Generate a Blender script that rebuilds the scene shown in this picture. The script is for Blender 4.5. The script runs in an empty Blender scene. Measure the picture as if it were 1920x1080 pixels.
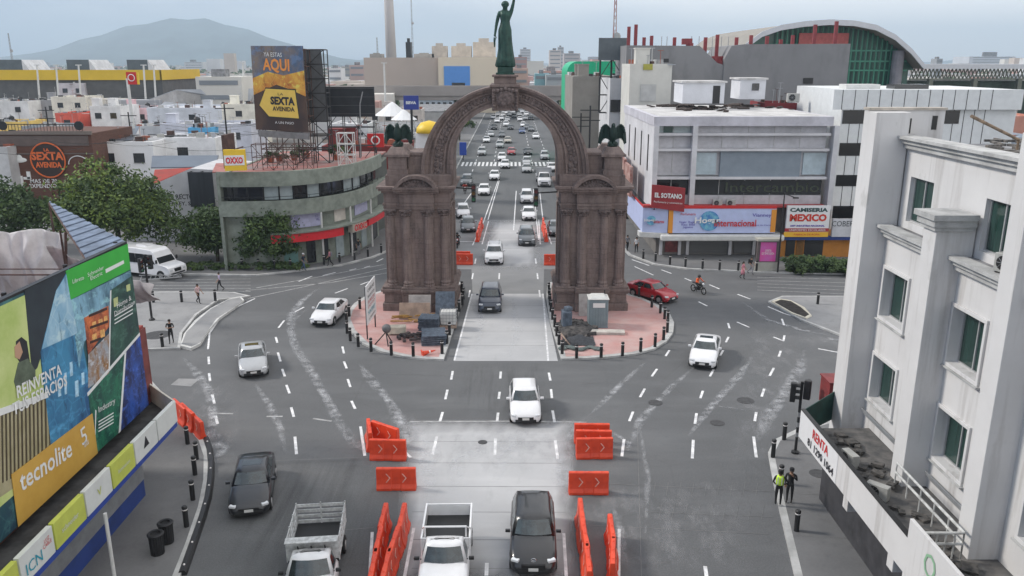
import bpy, math, random
from mathutils import Vector, Matrix
random.seed(11)
R = math.radians
sc = bpy.context.scene
COL = sc.collection
# ---------------------------------------------------------------- camera
H = 19.4; F = 1529.0; TH = R(15.5)
CT, ST = math.cos(TH), math.sin(TH)
cam = bpy.data.objects.new('camera', bpy.data.cameras.new('camera'))
COL.objects.link(cam)
cam.location = (0, 0, H); cam.rotation_euler = (math.pi/2-TH, 0, 0)
cam.data.sensor_width = 36; cam.data.lens = 36*F/1920
cam.data.clip_start = .5; cam.data.clip_end = 40000
sc.camera = cam
# ---------------------------------------------------------------- light
SUN_EL, SUN_AZ = R(37), R(-78)          # azimuth from +Y towards +X
world = bpy.data.worlds.new('World'); sc.world = world; world.use_nodes = True
nt = world.node_tree; N = nt.nodes; L = nt.links; N.clear()
wo = N.new('ShaderNodeOutputWorld'); bg = N.new('ShaderNodeBackground'); L.new(bg.outputs[0], wo.inputs[0])
bg.inputs[1].default_value = .1
sky = N.new('ShaderNodeTexSky'); sky.sky_type = 'NISHITA'; sky.sun_disc = False
sky.sun_elevation = SUN_EL; sky.sun_rotation = SUN_AZ
tc = N.new('ShaderNodeTexCoord')
sep = N.new('ShaderNodeSeparateXYZ'); L.new(tc.outputs['Generated'], sep.inputs[0])
def wmath(op, a, b=None, c=None):
    n = N.new('ShaderNodeMath'); n.operation = op
    for i, v in enumerate((a, b, c)):
        if v is None: continue
        if isinstance(v, (int, float)): n.inputs[i].default_value = v
        else: L.new(v, n.inputs[i])
    return n.outputs[0]
mp = N.new('ShaderNodeMapping'); mp.inputs['Scale'].default_value = (1, 1, 3.2); L.new(tc.outputs['Generated'], mp.inputs[0])
no = N.new('ShaderNodeTexNoise'); no.inputs['Scale'].default_value = 3.4; no.inputs['Detail'].default_value = 7
no.inputs['Roughness'].default_value = .5; L.new(mp.outputs[0], no.inputs['Vector'])
m0 = wmath('MULTIPLY_ADD', sep.outputs[0], .75, .32)       # brighter cloud towards the right
m1 = wmath('MULTIPLY_ADD', no.outputs[0], .95, m0)
m2 = wmath('MULTIPLY_ADD', sep.outputs[2], .12, m1)
cr = N.new('ShaderNodeValToRGB'); L.new(m2, cr.inputs[0])
e = cr.color_ramp.elements
e[0].position = .38; e[0].color = (3.7, 4.8, 6.9, 1)
e[1].position = 1.0; e[1].color = (14.0, 13.8, 13.8, 1)
q = cr.color_ramp.elements.new(.62); q.color = (7.6, 8.3, 9.4, 1)
mx = N.new('ShaderNodeMix'); mx.data_type = 'RGBA'; mx.inputs[0].default_value = .9
L.new(sky.outputs[0], mx.inputs[6]); L.new(cr.outputs[0], mx.inputs[7]); L.new(mx.outputs[2], bg.inputs[0])
sun = bpy.data.objects.new('sun', bpy.data.lights.new('sun', 'SUN')); COL.objects.link(sun)
sun.data.energy = 2.9; sun.data.angle = R(10); sun.data.color = (1, .94, .86)
sd = Vector((math.sin(SUN_AZ)*math.cos(SUN_EL), math.cos(SUN_AZ)*math.cos(SUN_EL), math.sin(SUN_EL)))
sun.rotation_euler = sd.to_track_quat('Z', 'Y').to_euler()
sc.view_settings.view_transform = 'Standard'; sc.view_settings.look = 'None'
sc.view_settings.exposure = .12; sc.view_settings.gamma = 1
sc.cycles.use_denoising = True
sc.cycles.max_bounces = 6; sc.cycles.transparent_max_bounces = 12; sc.cycles.volume_bounces = 0
# ---------------------------------------------------------------- pixel -> place helpers (survey of the photograph)
def ray(px, py):
    u = (px-960)/F; v = (py-540)/F
    return Vector((u, CT-v*ST, -ST-v*CT))
CAM = Vector((0, 0, H))
def G(px, py, z=0.):
    d = ray(px, py); return CAM+d*((z-H)/d.z)
def PY(px, py, Y):
    d = ray(px, py); return CAM+d*(Y/d.y)
def PX(px, py, X):
    d = ray(px, py); return CAM+d*(X/d.x)
# ---------------------------------------------------------------- materials
MATS = {}
def mat(name, col, rough=.75, metal=0., var=.12, scale=1.5, bump=0., col2=None, spec=.5, coat=0., stretch=None, fine=True):
    if name in MATS: return MATS[name]
    m = bpy.data.materials.new(name); m.use_nodes = True
    n = m.node_tree.nodes; l = m.node_tree.links
    b = n['Principled BSDF']
    b.inputs['Roughness'].default_value = rough; b.inputs['Metallic'].default_value = metal
    b.inputs['Specular IOR Level'].default_value = spec
    if coat: b.inputs['Coat Weight'].default_value = coat; b.inputs['Coat Roughness'].default_value = .06
    c1 = tuple(col)+(1,)
    if var or col2:
        t = n.new('ShaderNodeTexCoord'); src = t.outputs['Object']
        if stretch:
            mm = n.new('ShaderNodeMapping'); mm.inputs['Scale'].default_value = stretch; l.new(src, mm.inputs[0]); src = mm.outputs[0]
        a = n.new('ShaderNodeTexNoise'); a.inputs['Scale'].default_value = scale; a.inputs['Detail'].default_value = 6
        a.inputs['Roughness'].default_value = .65; l.new(src, a.inputs['Vector'])
        r = n.new('ShaderNodeValToRGB'); l.new(a.outputs[0], r.inputs[0])
        lo = tuple(x*(1-var) for x in col) if not col2 else tuple(col2)
        hi = tuple(min(1, x*(1+var)) for x in col) if not col2 else tuple(col)
        r.color_ramp.elements[0].position = .36; r.color_ramp.elements[0].color = lo+(1,)
        r.color_ramp.elements[1].position = .64; r.color_ramp.elements[1].color = hi+(1,)
        l.new(r.outputs[0], b.inputs['Base Color'])
        if bump:
            bn = n.new('ShaderNodeBump'); bn.inputs['Strength'].default_value = bump; bn.inputs['Distance'].default_value = .05
            a2 = n.new('ShaderNodeTexNoise'); a2.inputs['Scale'].default_value = scale*6; a2.inputs['Detail'].default_value = 4
            l.new(src, a2.inputs['Vector']); l.new(a2.outputs[0], bn.inputs['Height']); l.new(bn.outputs[0], b.inputs['Normal'])
    else:
        b.inputs['Base Color'].default_value = c1
    MATS[name] = m
    return m
def mat_layers(name, base, layers, rough=.9, bump=0):
    """base colour, then layers (texture 'noise'|'wave'|'brick'|'voro', scale, stretch, lo, hi, colour, amount)"""
    m = bpy.data.materials.new(name); m.use_nodes = True; MATS[name] = m
    n = m.node_tree.nodes; l = m.node_tree.links; b = n['Principled BSDF']; b.inputs['Roughness'].default_value = rough
    t = n.new('ShaderNodeTexCoord')
    rgb = n.new('ShaderNodeRGB'); rgb.outputs[0].default_value = tuple(base)+(1,); cur = rgb.outputs[0]
    for kind, s, stretch, lo, hi, colr, amt in layers:
        mm = n.new('ShaderNodeMapping'); mm.inputs['Scale'].default_value = stretch; l.new(t.outputs['Object'], mm.inputs[0])
        if kind == 'brick': mm.inputs['Rotation'].default_value = (math.pi/2, 0, 0)
        if kind == 'noise':
            a = n.new('ShaderNodeTexNoise'); a.inputs['Scale'].default_value = s; a.inputs['Detail'].default_value = 8; a.inputs['Roughness'].default_value = .62; o = a.outputs[0]
        elif kind == 'voro':
            a = n.new('ShaderNodeTexVoronoi'); a.feature = 'DISTANCE_TO_EDGE'; a.inputs['Scale'].default_value = s; o = a.outputs['Distance']
        elif kind == 'wave':
            a = n.new('ShaderNodeTexWave'); a.inputs['Scale'].default_value = s; a.inputs['Distortion'].default_value = .6; a.inputs['Detail'].default_value = 3; o = a.outputs['Fac']
        else:
            a = n.new('ShaderNodeTexBrick'); a.inputs['Scale'].default_value = s; a.inputs['Mortar Size'].default_value = .012
            a.inputs['Color1'].default_value = (1, 1, 1, 1); a.inputs['Color2'].default_value = (.55, .55, .55, 1); a.inputs['Mortar'].default_value = (0, 0, 0, 1); o = a.outputs[0]
        l.new(mm.outputs[0], a.inputs['Vector'])
        r = n.new('ShaderNodeMapRange'); r.inputs[1].default_value = lo; r.inputs[2].default_value = hi; r.inputs[3].default_value = 0; r.inputs[4].default_value = amt
        l.new(o, r.inputs[0])
        x = n.new('ShaderNodeMix'); x.data_type = 'RGBA'; l.new(r.outputs[0], x.inputs[0]); l.new(cur, x.inputs[6])
        x.inputs[7].default_value = tuple(colr)+(1,); cur = x.outputs[2]
    l.new(cur, b.inputs['Base Color'])
    if bump:
        a = n.new('ShaderNodeTexNoise'); a.inputs['Scale'].default_value = 9; a.inputs['Detail'].default_value = 5; l.new(t.outputs['Object'], a.inputs['Vector'])
        bn = n.new('ShaderNodeBump'); bn.inputs['Strength'].default_value = bump; bn.inputs['Distance'].default_value = .06
        l.new(a.outputs[0], bn.inputs['Height']); l.new(bn.outputs[0], b.inputs['Normal'])
    return m
def mat_alpha(name, col, lo, hi, scale, stretch=(1, 1, 1), amax=.8):
    m = bpy.data.materials.new(name); m.use_nodes = True; MATS[name] = m
    n = m.node_tree.nodes; l = m.node_tree.links; b = n['Principled BSDF']
    b.inputs['Base Color'].default_value = tuple(col)+(1,); b.inputs['Roughness'].default_value = .9
    t = n.new('ShaderNodeTexCoord'); mm = n.new('ShaderNodeMapping'); mm.inputs['Scale'].default_value = stretch; l.new(t.outputs['Object'], mm.inputs[0])
    a = n.new('ShaderNodeTexNoise'); a.inputs['Scale'].default_value = scale; a.inputs['Detail'].default_value = 9; a.inputs['Roughness'].default_value = .7
    l.new(mm.outputs[0], a.inputs['Vector'])
    r = n.new('ShaderNodeMapRange'); r.inputs[1].default_value = lo; r.inputs[2].default_value = hi; r.inputs[3].default_value = 0; r.inputs[4].default_value = amax
    at = n.new('ShaderNodeAttribute'); at.attribute_name = 'fade'
    mu = n.new('ShaderNodeMath'); mu.operation = 'MULTIPLY'
    l.new(a.outputs[0], r.inputs[0]); l.new(r.outputs[0], mu.inputs[0]); l.new(at.outputs['Fac'], mu.inputs[1]); l.new(mu.outputs[0], b.inputs['Alpha'])
    return m
# ---------------------------------------------------------------- mesh helpers
def wmat(o):
    m = Matrix.LocRotScale(o.location, o.rotation_euler, o.scale)
    return wmat(o.parent) @ m if o.parent else m
class MB:
    def __init__(s): s.v = []; s.f = []; s.mi = []; s.mats = []; s.cur = 0
    def use(s, m):
        if m not in s.mats: s.mats.append(m)
        s.cur = s.mats.index(m); return s
    def add(s, vs, fs):
        o = len(s.v); s.v += [tuple(a) for a in vs]
        for f in fs: s.f.append([i+o for i in f]); s.mi.append(s.cur)
        return s
    def box(s, x0, x1, y0, y1, z0, z1):
        if x0 > x1: x0, x1 = x1, x0
        if y0 > y1: y0, y1 = y1, y0
        if z0 > z1: z0, z1 = z1, z0
        return s.add([(x0,y0,z0),(x1,y0,z0),(x1,y1,z0),(x0,y1,z0),(x0,y0,z1),(x1,y0,z1),(x1,y1,z1),(x0,y1,z1)],
            [(0,3,2,1),(4,5,6,7),(0,1,5,4),(1,2,6,5),(2,3,7,6),(3,0,4,7)])
    def obox(s, c, sx, sy, sz, rz=0, rx=0, ry=0, taper=1.):
        M = Matrix.Translation(c) @ Matrix.Rotation(rz, 4, 'Z') @ Matrix.Rotation(rx, 4, 'X') @ Matrix.Rotation(ry, 4, 'Y')
        p = []
        for k in (-1, 1):
            t = taper if k > 0 else 1
            for a, b in ((-1,-1),(1,-1),(1,1),(-1,1)): p.append(M @ Vector((a*sx/2*t, b*sy/2*t, k*sz/2)))
        return s.add(p, [(0,3,2,1),(4,5,6,7),(0,1,5,4),(1,2,6,5),(2,3,7,6),(3,0,4,7)])
    def prism(s, poly, z0, z1):
        poly = [(p[0], p[1]) for p in poly]
        a = sum(poly[i][0]*poly[(i+1) % len(poly)][1]-poly[(i+1) % len(poly)][0]*poly[i][1] for i in range(len(poly)))
        if a < 0: poly = poly[::-1]
        n = len(poly)
        return s.add([(x,y,z0) for x,y in poly]+[(x,y,z1) for x,y in poly],
            [tuple(range(n))[::-1], tuple(range(n, 2*n))]+[(i,(i+1)%n,(i+1)%n+n,i+n) for i in range(n)])
    def extr(s, pts, vec):
        """planar polygon (3d points) extruded along vec"""
        n = len(pts); vec = Vector(vec)
        return s.add([Vector(p) for p in pts]+[Vector(p)+vec for p in pts],
            [tuple(range(n)), tuple(range(n, 2*n))[::-1]]+[(i,i+n,(i+1)%n+n,(i+1)%n) for i in range(n)])
    def quad(s, a, b, c, d): return s.add([a,b,c,d], [(0,1,2,3)])
    def tube(s, p0, p1, r0, r1=None, n=8, cap=True):
        p0, p1 = Vector(p0), Vector(p1); r1 = r0 if r1 is None else r1
        d = (p1-p0)
        if d.length < 1e-6: return s
        qq = d.to_track_quat('Z', 'Y'); vs = []
        for p, r in ((p0, r0), (p1, r1)):
            for i in range(n):
                a = 2*math.pi*i/n; vs.append(p+qq @ Vector((r*math.cos(a), r*math.sin(a), 0)))
        fs = [(i,(i+1)%n,(i+1)%n+n,i+n) for i in range(n)]
        if cap: fs += [tuple(range(n))[::-1], tuple(range(n, 2*n))]
        return s.add(vs, fs)
    def path(s, pts, r, n=6):
        for a, b in zip(pts, pts[1:]): s.tube(a, b, r, r, n)
        return s
    def lathe(s, prof, c=(0,0,0), n=16, flute=0, sx=1, sy=1, rx=0, arc=None):
        vs = []; k = len(prof); c = Vector(c); M = Matrix.Rotation(rx, 3, 'X')
        for r, z in prof:
            for i in range(n):
                a = 2*math.pi*i/n; rr = r*(1-flute*(i % 2))
                vs.append(c+M @ Vector((rr*math.cos(a)*sx, rr*math.sin(a)*sy, z)))
        fs = [(j*n+i, j*n+(i+1)%n, (j+1)*n+(i+1)%n, (j+1)*n+i) for j in range(k-1) for i in range(n)]
        fs += [tuple(range(n))[::-1], tuple(range((k-1)*n, k*n))]
        return s.add(vs, fs)
    def loft(s, secs, close=True, caps=True):
        n = len(secs[0]); vs = [p for q in secs for p in q]; fs = []
        for j in range(len(secs)-1):
            for i in range(n if close else n-1):
                fs.append((j*n+i, j*n+(i+1)%n, (j+1)*n+(i+1)%n, (j+1)*n+i))
        if caps: fs += [tuple(range(n))[::-1], tuple(range((len(secs)-1)*n, len(secs)*n))]
        return s.add(vs, fs)
    def ball(s, c, r, n=8, m=6, sx=1, sy=1, sz=1):
        prof = [(max(1e-4, r*math.sin(math.pi*j/m)), -r*math.cos(math.pi*j/m)*sz) for j in range(m+1)]
        return s.lathe(prof, c, n, sx=sx, sy=sy)
    def build(s, name, m=None, parent=None, smooth=False, bevel=0., kind=None, sub=0):
        me = bpy.data.meshes.new(name)
        vs = s.v
        if parent is not None:
            inv = wmat(parent).inverted(); vs = [inv @ Vector(a) for a in vs]
        me.from_pydata([tuple(a) for a in vs], [], s.f)
        for mm in (s.mats or [m]): me.materials.append(mm)
        if s.mats: me.polygons.foreach_set('material_index', s.mi)
        if smooth: me.polygons.foreach_set('use_smooth', [True]*len(me.polygons))
        me.update()
        o = bpy.data.objects.new(name, me); COL.objects.link(o)
        if parent is not None: o.parent = parent
        if bevel:
            b = o.modifiers.new('bevel', 'BEVEL'); b.width = bevel; b.segments = 2; b.limit_method = 'ANGLE'; b.angle_limit = R(40)
        if sub:
            b = o.modifiers.new('sub', 'SUBSURF'); b.levels = sub; b.render_levels = sub
        if kind: o['kind'] = kind
        return o
def tag(o, label=None, cat=None, group=None, kind=None):
    if label: o['label'] = label
    if cat: o['category'] = cat
    if group: o['group'] = group
    if kind: o['kind'] = kind
    return o
def thing(name, label, cat, loc=(0,0,0), rz=0, group=None):
    o = bpy.data.objects.new(name, None); COL.objects.link(o); o.empty_display_size = .3
    o.location = loc; o.rotation_euler = (0,0,rz)
    return tag(o, label, cat, group)
KIDS = {}
def kids(o): return [c for c in o.children]
def clone(o, parent=None, loc=None, rz=None, label=None, swap=None):
    c = o.copy(); COL.objects.link(c)
    if parent is not None: c.parent = parent
    if loc is not None: c.location = loc
    if rz is not None: c.rotation_euler = (0,0,rz)
    if label: c['label'] = label
    if swap and o.type == 'MESH':
        for i, ms in enumerate(c.material_slots):
            if ms.material in swap:
                ms.link = 'OBJECT'; ms.material = swap[o.material_slots[i].material]
    for ch in kids(o): clone(ch, c, swap=swap)
    return c
def text(s, c, right, up, w, h, m, parent=None, name='lettering', depth=.02, bold=0., off=.0):
    cu = bpy.data.curves.new(name, 'FONT'); cu.body = s; cu.resolution_u = 2; cu.offset = bold; cu.extrude = 0
    cu.space_line = .85; cu.align_x = 'CENTER'
    o = bpy.data.objects.new(name, cu); COL.objects.link(o)
    me = bpy.data.meshes.new_from_object(o.evaluated_get(bpy.context.evaluated_depsgraph_get()))
    bpy.data.objects.remove(o)
    xs = [v.co.x for v in me.vertices]; ys = [v.co.y for v in me.vertices]
    x0, x1, y0, y1 = min(xs), max(xs), min(ys), max(ys)
    right, up, c = Vector(right).normalized(), Vector(up).normalized(), Vector(c)
    nrm = right.cross(up).normalized()
    inv = wmat(parent).inverted() if parent is not None else Matrix()
    for v in me.vertices:
        a = (v.co.x-(x0+x1)/2)/(x1-x0)*w; b = (v.co.y-(y0+y1)/2)/(y1-y0)*h
        v.co = inv @ (c+right*a+up*b+nrm*(depth+off))
    me.materials.clear(); me.materials.append(m); me.name = name
    ob = bpy.data.objects.new(name, me); COL.objects.link(ob)
    if parent is not None: ob.parent = parent
    return ob
# ================================================================ GROUND, ROADS, KERBS
def struct(name, mb, m=None, smooth=False, **k): return mb.build(name, m, smooth=smooth, kind='structure', **k)
def gp(lst, z=0.): return [G(a, b, z) for a, b in lst]
ASPH = mat_layers('asphalt', (.085, .0875, .091), [
    ('noise', .25, (1.6, .1, 1), .5, .62, (.082, .084, .088), .5),
    ('voro', .16, (1, 1, 1), .012, .0, (.06, .06, .062), .45),
    ('noise', .07, (1, 1, 1), .4, .68, (.132, .135, .139), .8),
    ('noise', .55, (1, .12, 1), .45, .75, (.085, .09, .095), .55),
    ('noise', .35, (.25, 1, 1), .5, .75, (.17, .175, .18), .45),
    ('noise', 1.6, (1, 1, 1), .56, .78, (.075, .078, .083), .5),
    ('noise', 14, (1, 1, 1), .4, .7, (.19, .19, .19), .35)], bump=.12)
ASPHD = mat_layers('asphalt_dark', (.085, .09, .094), [
    ('noise', .06, (1, 1, 1), .4, .66, (.135, .14, .145), .7),
    ('noise', .9, (1, .06, 1), .45, .75, (.07, .073, .078), .6),
    ('noise', 14, (1, 1, 1), .4, .7, (.15, .15, .15), .3)])
CONC = mat_layers('road_concrete', (.44, .442, .45), [
    ('noise', .12, (1, 1, 1), .35, .65, (.34, .343, .35), .8),
    ('noise', .7, (.25, 1, 1), .5, .75, (.52, .52, .52), .6),
    ('noise', 1.2, (1, .3, 1), .58, .8, (.26, .26, .265), .6),
    ('noise', 12, (1, 1, 1), .4, .7, (.44, .44, .44), .3)])
CONC2 = mat_layers('road_concrete_grey', (.24, .243, .246), [
    ('noise', .15, (1, 1, 1), .35, .65, (.14, .145, .15), .8),
    ('noise', .8, (.2, 1, 1), .5, .75, (.26, .26, .26), .5),
    ('noise', 12, (1, 1, 1), .4, .7, (.22, .22, .22), .3)])
PAVE = mat_layers('pavement', (.13, .13, .132), [
    ('noise', .25, (1, 1, 1), .4, .68, (.18, .18, .18), .8),
    ('noise', 1.1, (1, 1, 1), .55, .8, (.09, .09, .095), .6),
    ('noise', 10, (1, 1, 1), .4, .7, (.2, .2, .2), .3)])
PAVEL = mat_layers('pavement_light', (.27, .27, .27), [
    ('noise', .35, (1, 1, 1), .4, .68, (.19, .19, .195), .8),
    ('noise', 1.4, (1, 1, 1), .55, .8, (.14, .14, .14), .5),
    ('noise', 10, (1, 1, 1), .4, .7, (.3, .3, .3), .3)])
KERB = mat('kerb_concrete', (.42, .42, .41), .85, var=.22, scale=.9)
TILE = mat_layers('pink_concrete', (.44, .22, .20), [
    ('noise', .5, (1, 1, 1), .35, .66, (.46, .34, .32), .85),
    ('noise', 1.4, (.3, 1, 1), .5, .8, (.30, .17, .16), .6),
    ('noise', 9, (1, 1, 1), .45, .7, (.5, .36, .34), .3)])
PAINT = mat('road_paint', (.82, .82, .82), .7, col2=(.5, .5, .51), scale=2.2, var=.1)
PAINTW = mat('worn_road_paint', (.42, .42, .42), .8, col2=(.2, .2, .2), scale=2.5, var=.1)
CHALK = mat_alpha('dusty_scuff', (.62, .63, .65), .42, .7, 1.5, amax=.66)
DIRT = mat('city_ground', (.16, .15, .14), .95, var=.3, scale=.02)

g = MB(); g.quad((-8800, -60, 0), (8800, -60, 0), (8800, 9300, 0), (-8800, 9300, 0)); struct('ground', g, DIRT)
# plaza asphalt and the avenue beyond
g = MB(); g.quad((-75, 4, .004), (80, 4, .004), (80, 92, .004), (-75, 92, .004)); struct('plaza_road', g, ASPH)
g = MB(); g.quad((-11, 92, .004), (11.6, 92, .004), (11.6, 560, .004), (-11, 560, .004)); struct('avenue_road', g, ASPHD)
def soft_sheet(name, corners, m, z=.008, nu=24, nv=16, eu=.12, ev=.1, seed=1):
    rd = random.Random(seed); c = [G(*p) for p in corners]; vs, at_, fs = [], [], []
    for i in range(nu+1):
        for j in range(nv+1):
            u, v = i/nu, j/nv; p = c[0].lerp(c[1], u).lerp(c[3].lerp(c[2], u), v); vs.append((p.x, p.y, z))
            f = min(1, min(u, 1-u)/eu, (min(v, 1-v)/ev if ev else 1)); at_.append(max(0, min(1, f*1.1+rd.uniform(-.18, .12)*(f < 1))) if f > 0 else 0)
    for i in range(nu):
        for j in range(nv): a = i*(nv+1)+j; fs.append((a, a+nv+1, a+nv+2, a+1))
    me = bpy.data.meshes.new(name); me.from_pydata(vs, [], fs); me.materials.append(m)
    me.attributes.new('fade', 'FLOAT', 'POINT').data.foreach_set('value', at_)
    o = bpy.data.objects.new(name, me); COL.objects.link(o); o['kind'] = 'structure'
def faded(m):
    n = m.node_tree.nodes; l = m.node_tree.links; at = n.new('ShaderNodeAttribute'); at.attribute_name = 'fade'; l.new(at.outputs['Fac'], n['Principled BSDF'].inputs['Alpha']); return m
CONCF = CONC.copy(); faded(CONCF)
soft_sheet('concrete_lane', [(740, 1095), (1085, 1095), (1082, 786), (748, 786)], CONCF)
DUST = mat_alpha('road_dust', (.40, .40, .41), .46, .74, 1.1, (1, .5, 1), .42)
soft_sheet('road_dust', [(640, 900), (1200, 900), (1160, 770), (690, 770)], DUST, .0165, eu=.3, ev=.4, seed=3)
soft_sheet('road_dust', [(330, 900), (470, 900), (450, 700), (330, 700)], DUST, .0165, eu=.4, ev=.4, seed=4)
soft_sheet('road_dust', [(1350, 900), (1440, 900), (1530, 600), (1400, 600)], DUST, .0165, eu=.4, ev=.3, seed=5)
soft_sheet('road_dust', [(1050, 1080), (1420, 1080), (1400, 900), (1060, 900)], DUST, .0165, eu=.2, ev=.2, seed=6)
soft_sheet('road_dust', [(1480, 560), (1590, 560), (1600, 680), (1500, 660)][::-1], DUST, .0165, eu=.3, ev=.3, seed=7)
soft_sheet('concrete_lane', [(895, 507), (1022, 507), (1010, 413), (915, 413)], CONCF, .0085, eu=.25, ev=.12, seed=12)
STAIN = mat_alpha('tyre_stain', (.05, .05, .052), .45, .7, 1.6, (1, .06, 1), .28)
soft_sheet('tyre_stain', [(380, 1090), (720, 1090), (700, 840), (480, 840)], STAIN, .0155, eu=.3, ev=.3, seed=8)
soft_sheet('tyre_stain', [(840, 780), (1040, 780), (1020, 680), (860, 680)], STAIN, .0155, eu=.2, ev=.2, seed=9)
JNT = mat('slab_joint', (.17, .17, .17), .95, var=.2, scale=2)
jg = MB()
def joint(a, b, w=.035, z=.0115):
    p, q_ = G(*a), G(*b); d = q_-p; n = Vector((-d.y, d.x, 0)).normalized()*w/2; jg.add([(v.x, v.y, z) for v in (p+n, p-n, q_-n, q_+n)], [(0, 1, 2, 3)])
for py in (828, 868, 912, 960, 1012, 1066): joint((772, py), (1060, py+1))
for py in (573, 596, 621, 648): joint((852+(677-py)*.27, py), (1046-(677-py)*.2, py))
for py in (430, 447, 466, 486): joint((905, py), (1014, py))
for a, b in (((1195, 800), (1203, 1090)), ((1085, 905), (1450, 922)), ((1100, 985), (1440, 1002)), ((480, 870), (690, 862)), ((560, 1000), (700, 990)), ((1210, 960), (1450, 970)), ((700, 700), (860, 705)), ((1080, 720), (1180, 716)), ((300, 960), (370, 962)), ((1470, 930), (1560, 934)), ((1490, 1010), (1640, 1018)), ((270, 900), (380, 905))): joint(a, b, .03, .0175 if a[0] > 480 and a[0] < 1460 else .152)
for k in range(9):
    x = 1225+k*24; joint((x, 930), (x+4, 905), .02, .0176); joint((x+10, 975), (x+16, 945), .02, .0176)
struct('slab_joint', jg, JNT)
g = MB()
g.add([(x, y, .008) for x, y, z in gp([(851, 677), (1046, 677), (1019, 551), (886, 551)])], [(0, 3, 2, 1)])
struct('concrete_lane', g, CONC)
g = MB()
g.add([(x, y, .0065) for x, y, z in gp([(886, 551), (1019, 551), (1020, 505), (1050, 505), (1052, 412), (845, 412), (858, 505), (884, 505)])], [tuple(range(8))[::-1]])
struct('road_patch', g, CONC2)

def pave(name, pts, m=PAVE, kerb=.16, h=.14, inner=None):
    a = [Vector((p.x, p.y)) for p in gp(pts, .07)]
    g = MB().use(KERB); g.prism(a, -.02, h)
    if kerb:
        c = sum(a, Vector((0, 0)))/len(a)
        area = sum(a[i].x*a[(i+1) % len(a)].y-a[(i+1) % len(a)].x*a[i].y for i in range(len(a)))
        s = 1 if area > 0 else -1; b = []
        n = len(a)
        for i in range(n):
            e1 = (a[i]-a[i-1]).normalized(); e2 = (a[(i+1) % n]-a[i]).normalized()
            n1 = Vector((-e1.y, e1.x))*s; n2 = Vector((-e2.y, e2.x))*s
            m_ = (n1+n2); m_ = m_/max(.5, m_.length_squared)*2
            b.append(a[i]+m_*kerb)
        g.use(m); vs = [(p.x, p.y, h+.004) for p in b]
        g.add(vs if s > 0 else vs[::-1], [tuple(range(n))])
    return struct(name, g)
LI = [(832,675),(800,674),(760,670),(715,660),(680,645),(657,622),(648,600),(652,585),(664,570),(684,557),(712,547),(750,536),(800,530),(866,530),(872,553)]
RI = [(1052,674),(1100,673),(1143,670),(1190,665),(1227,655),(1250,641),(1262,625),(1264,606),(1256,590),(1236,574),(1205,560),(1170,550),(1130,538),(1080,532),(1027,530),(1024,560),(1030,600)]
pave('traffic_island', LI, TILE, .38)
pave('traffic_island', RI, TILE, .38)
pave('pavement', [(300, 1150), (337, 1085), (362, 1020), (385, 950), (394, 900), (394, 855), (384, 826), (352, 790), (318, 752), (270, 700), (60, 690), (-400, 900), (-700, 1150)], PAVE, .3)
pave('pavement', [(150, 660), (338, 654), (342, 625), (370, 590), (410, 563), (470, 556), (440, 549), (340, 548), (150, 549)], PAVEL, .2)
pave('pavement', [(-200, 500), (250, 507), (345, 515), (480, 517), (560, 508), (640, 498), (700, 483), (735, 468), (790, 430), (833, 395), (400, 330), (-200, 350)], PAVE, .3)
pave('pavement', [(1160, 458), (1178, 478), (1225, 496), (1290, 505), (1400, 510), (1470, 512), (1800, 518), (2300, 520), (2300, 400), (1063, 400), (1110, 430)], PAVE, .3)
pave('pavement', [(1440, 566), (1466, 556), (1700, 556), (1700, 660), (1578, 630), (1500, 600)], PAVEL, .2)
pave('pavement', [(1720, 790), (1570, 786), (1495, 806), (1452, 826), (1440, 850), (1447, 890), (1462, 960), (1492, 1090), (1520, 1180), (2300, 1180), (2300, 790)], PAVE, .3)
for x0, x1 in ((-15.5, -10.4), (11.0, 16)):
    g = MB().use(KERB); g.box(x0, x1, 102, 560, -.02, .14); g.use(PAVE)
    g.box(x0+.2, x1-.2, 102.2, 559, .13, .144); struct('pavement', g)

# curbed median islands (paint and low kerb)
def ring(pts, w, h, m, top=None, name='kerb_island'):
    a = [Vector((p.x, p.y)) for p in gp(pts, h/2)]; c = sum(a, Vector((0, 0)))/len(a)
    g = MB().use(m); g.prism(a, .0, h)
    g.use(top); b = [p+(c-p).normalized()*w for p in a]; g.prism(b, h-.05, h+.01); return struct(name, g)
ring([(338,650),(345,628),(365,603),(395,580),(430,562),(452,558),(458,564),(440,578),(412,598),(392,620),(376,646),(358,655)], .28, .2, mat('white_kerb', (.55, .55, .53), .8, var=.15), PAVEL)
ring([(1446,567),(1461,562),(1482,565),(1508,578),(1522,594),(1512,599),(1485,590)], .32, .22, mat('pale_kerb', (.58, .54, .44), .8, var=.15), mat('planting_soil', (.035, .03, .026), 1, var=.4, scale=3))

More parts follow.
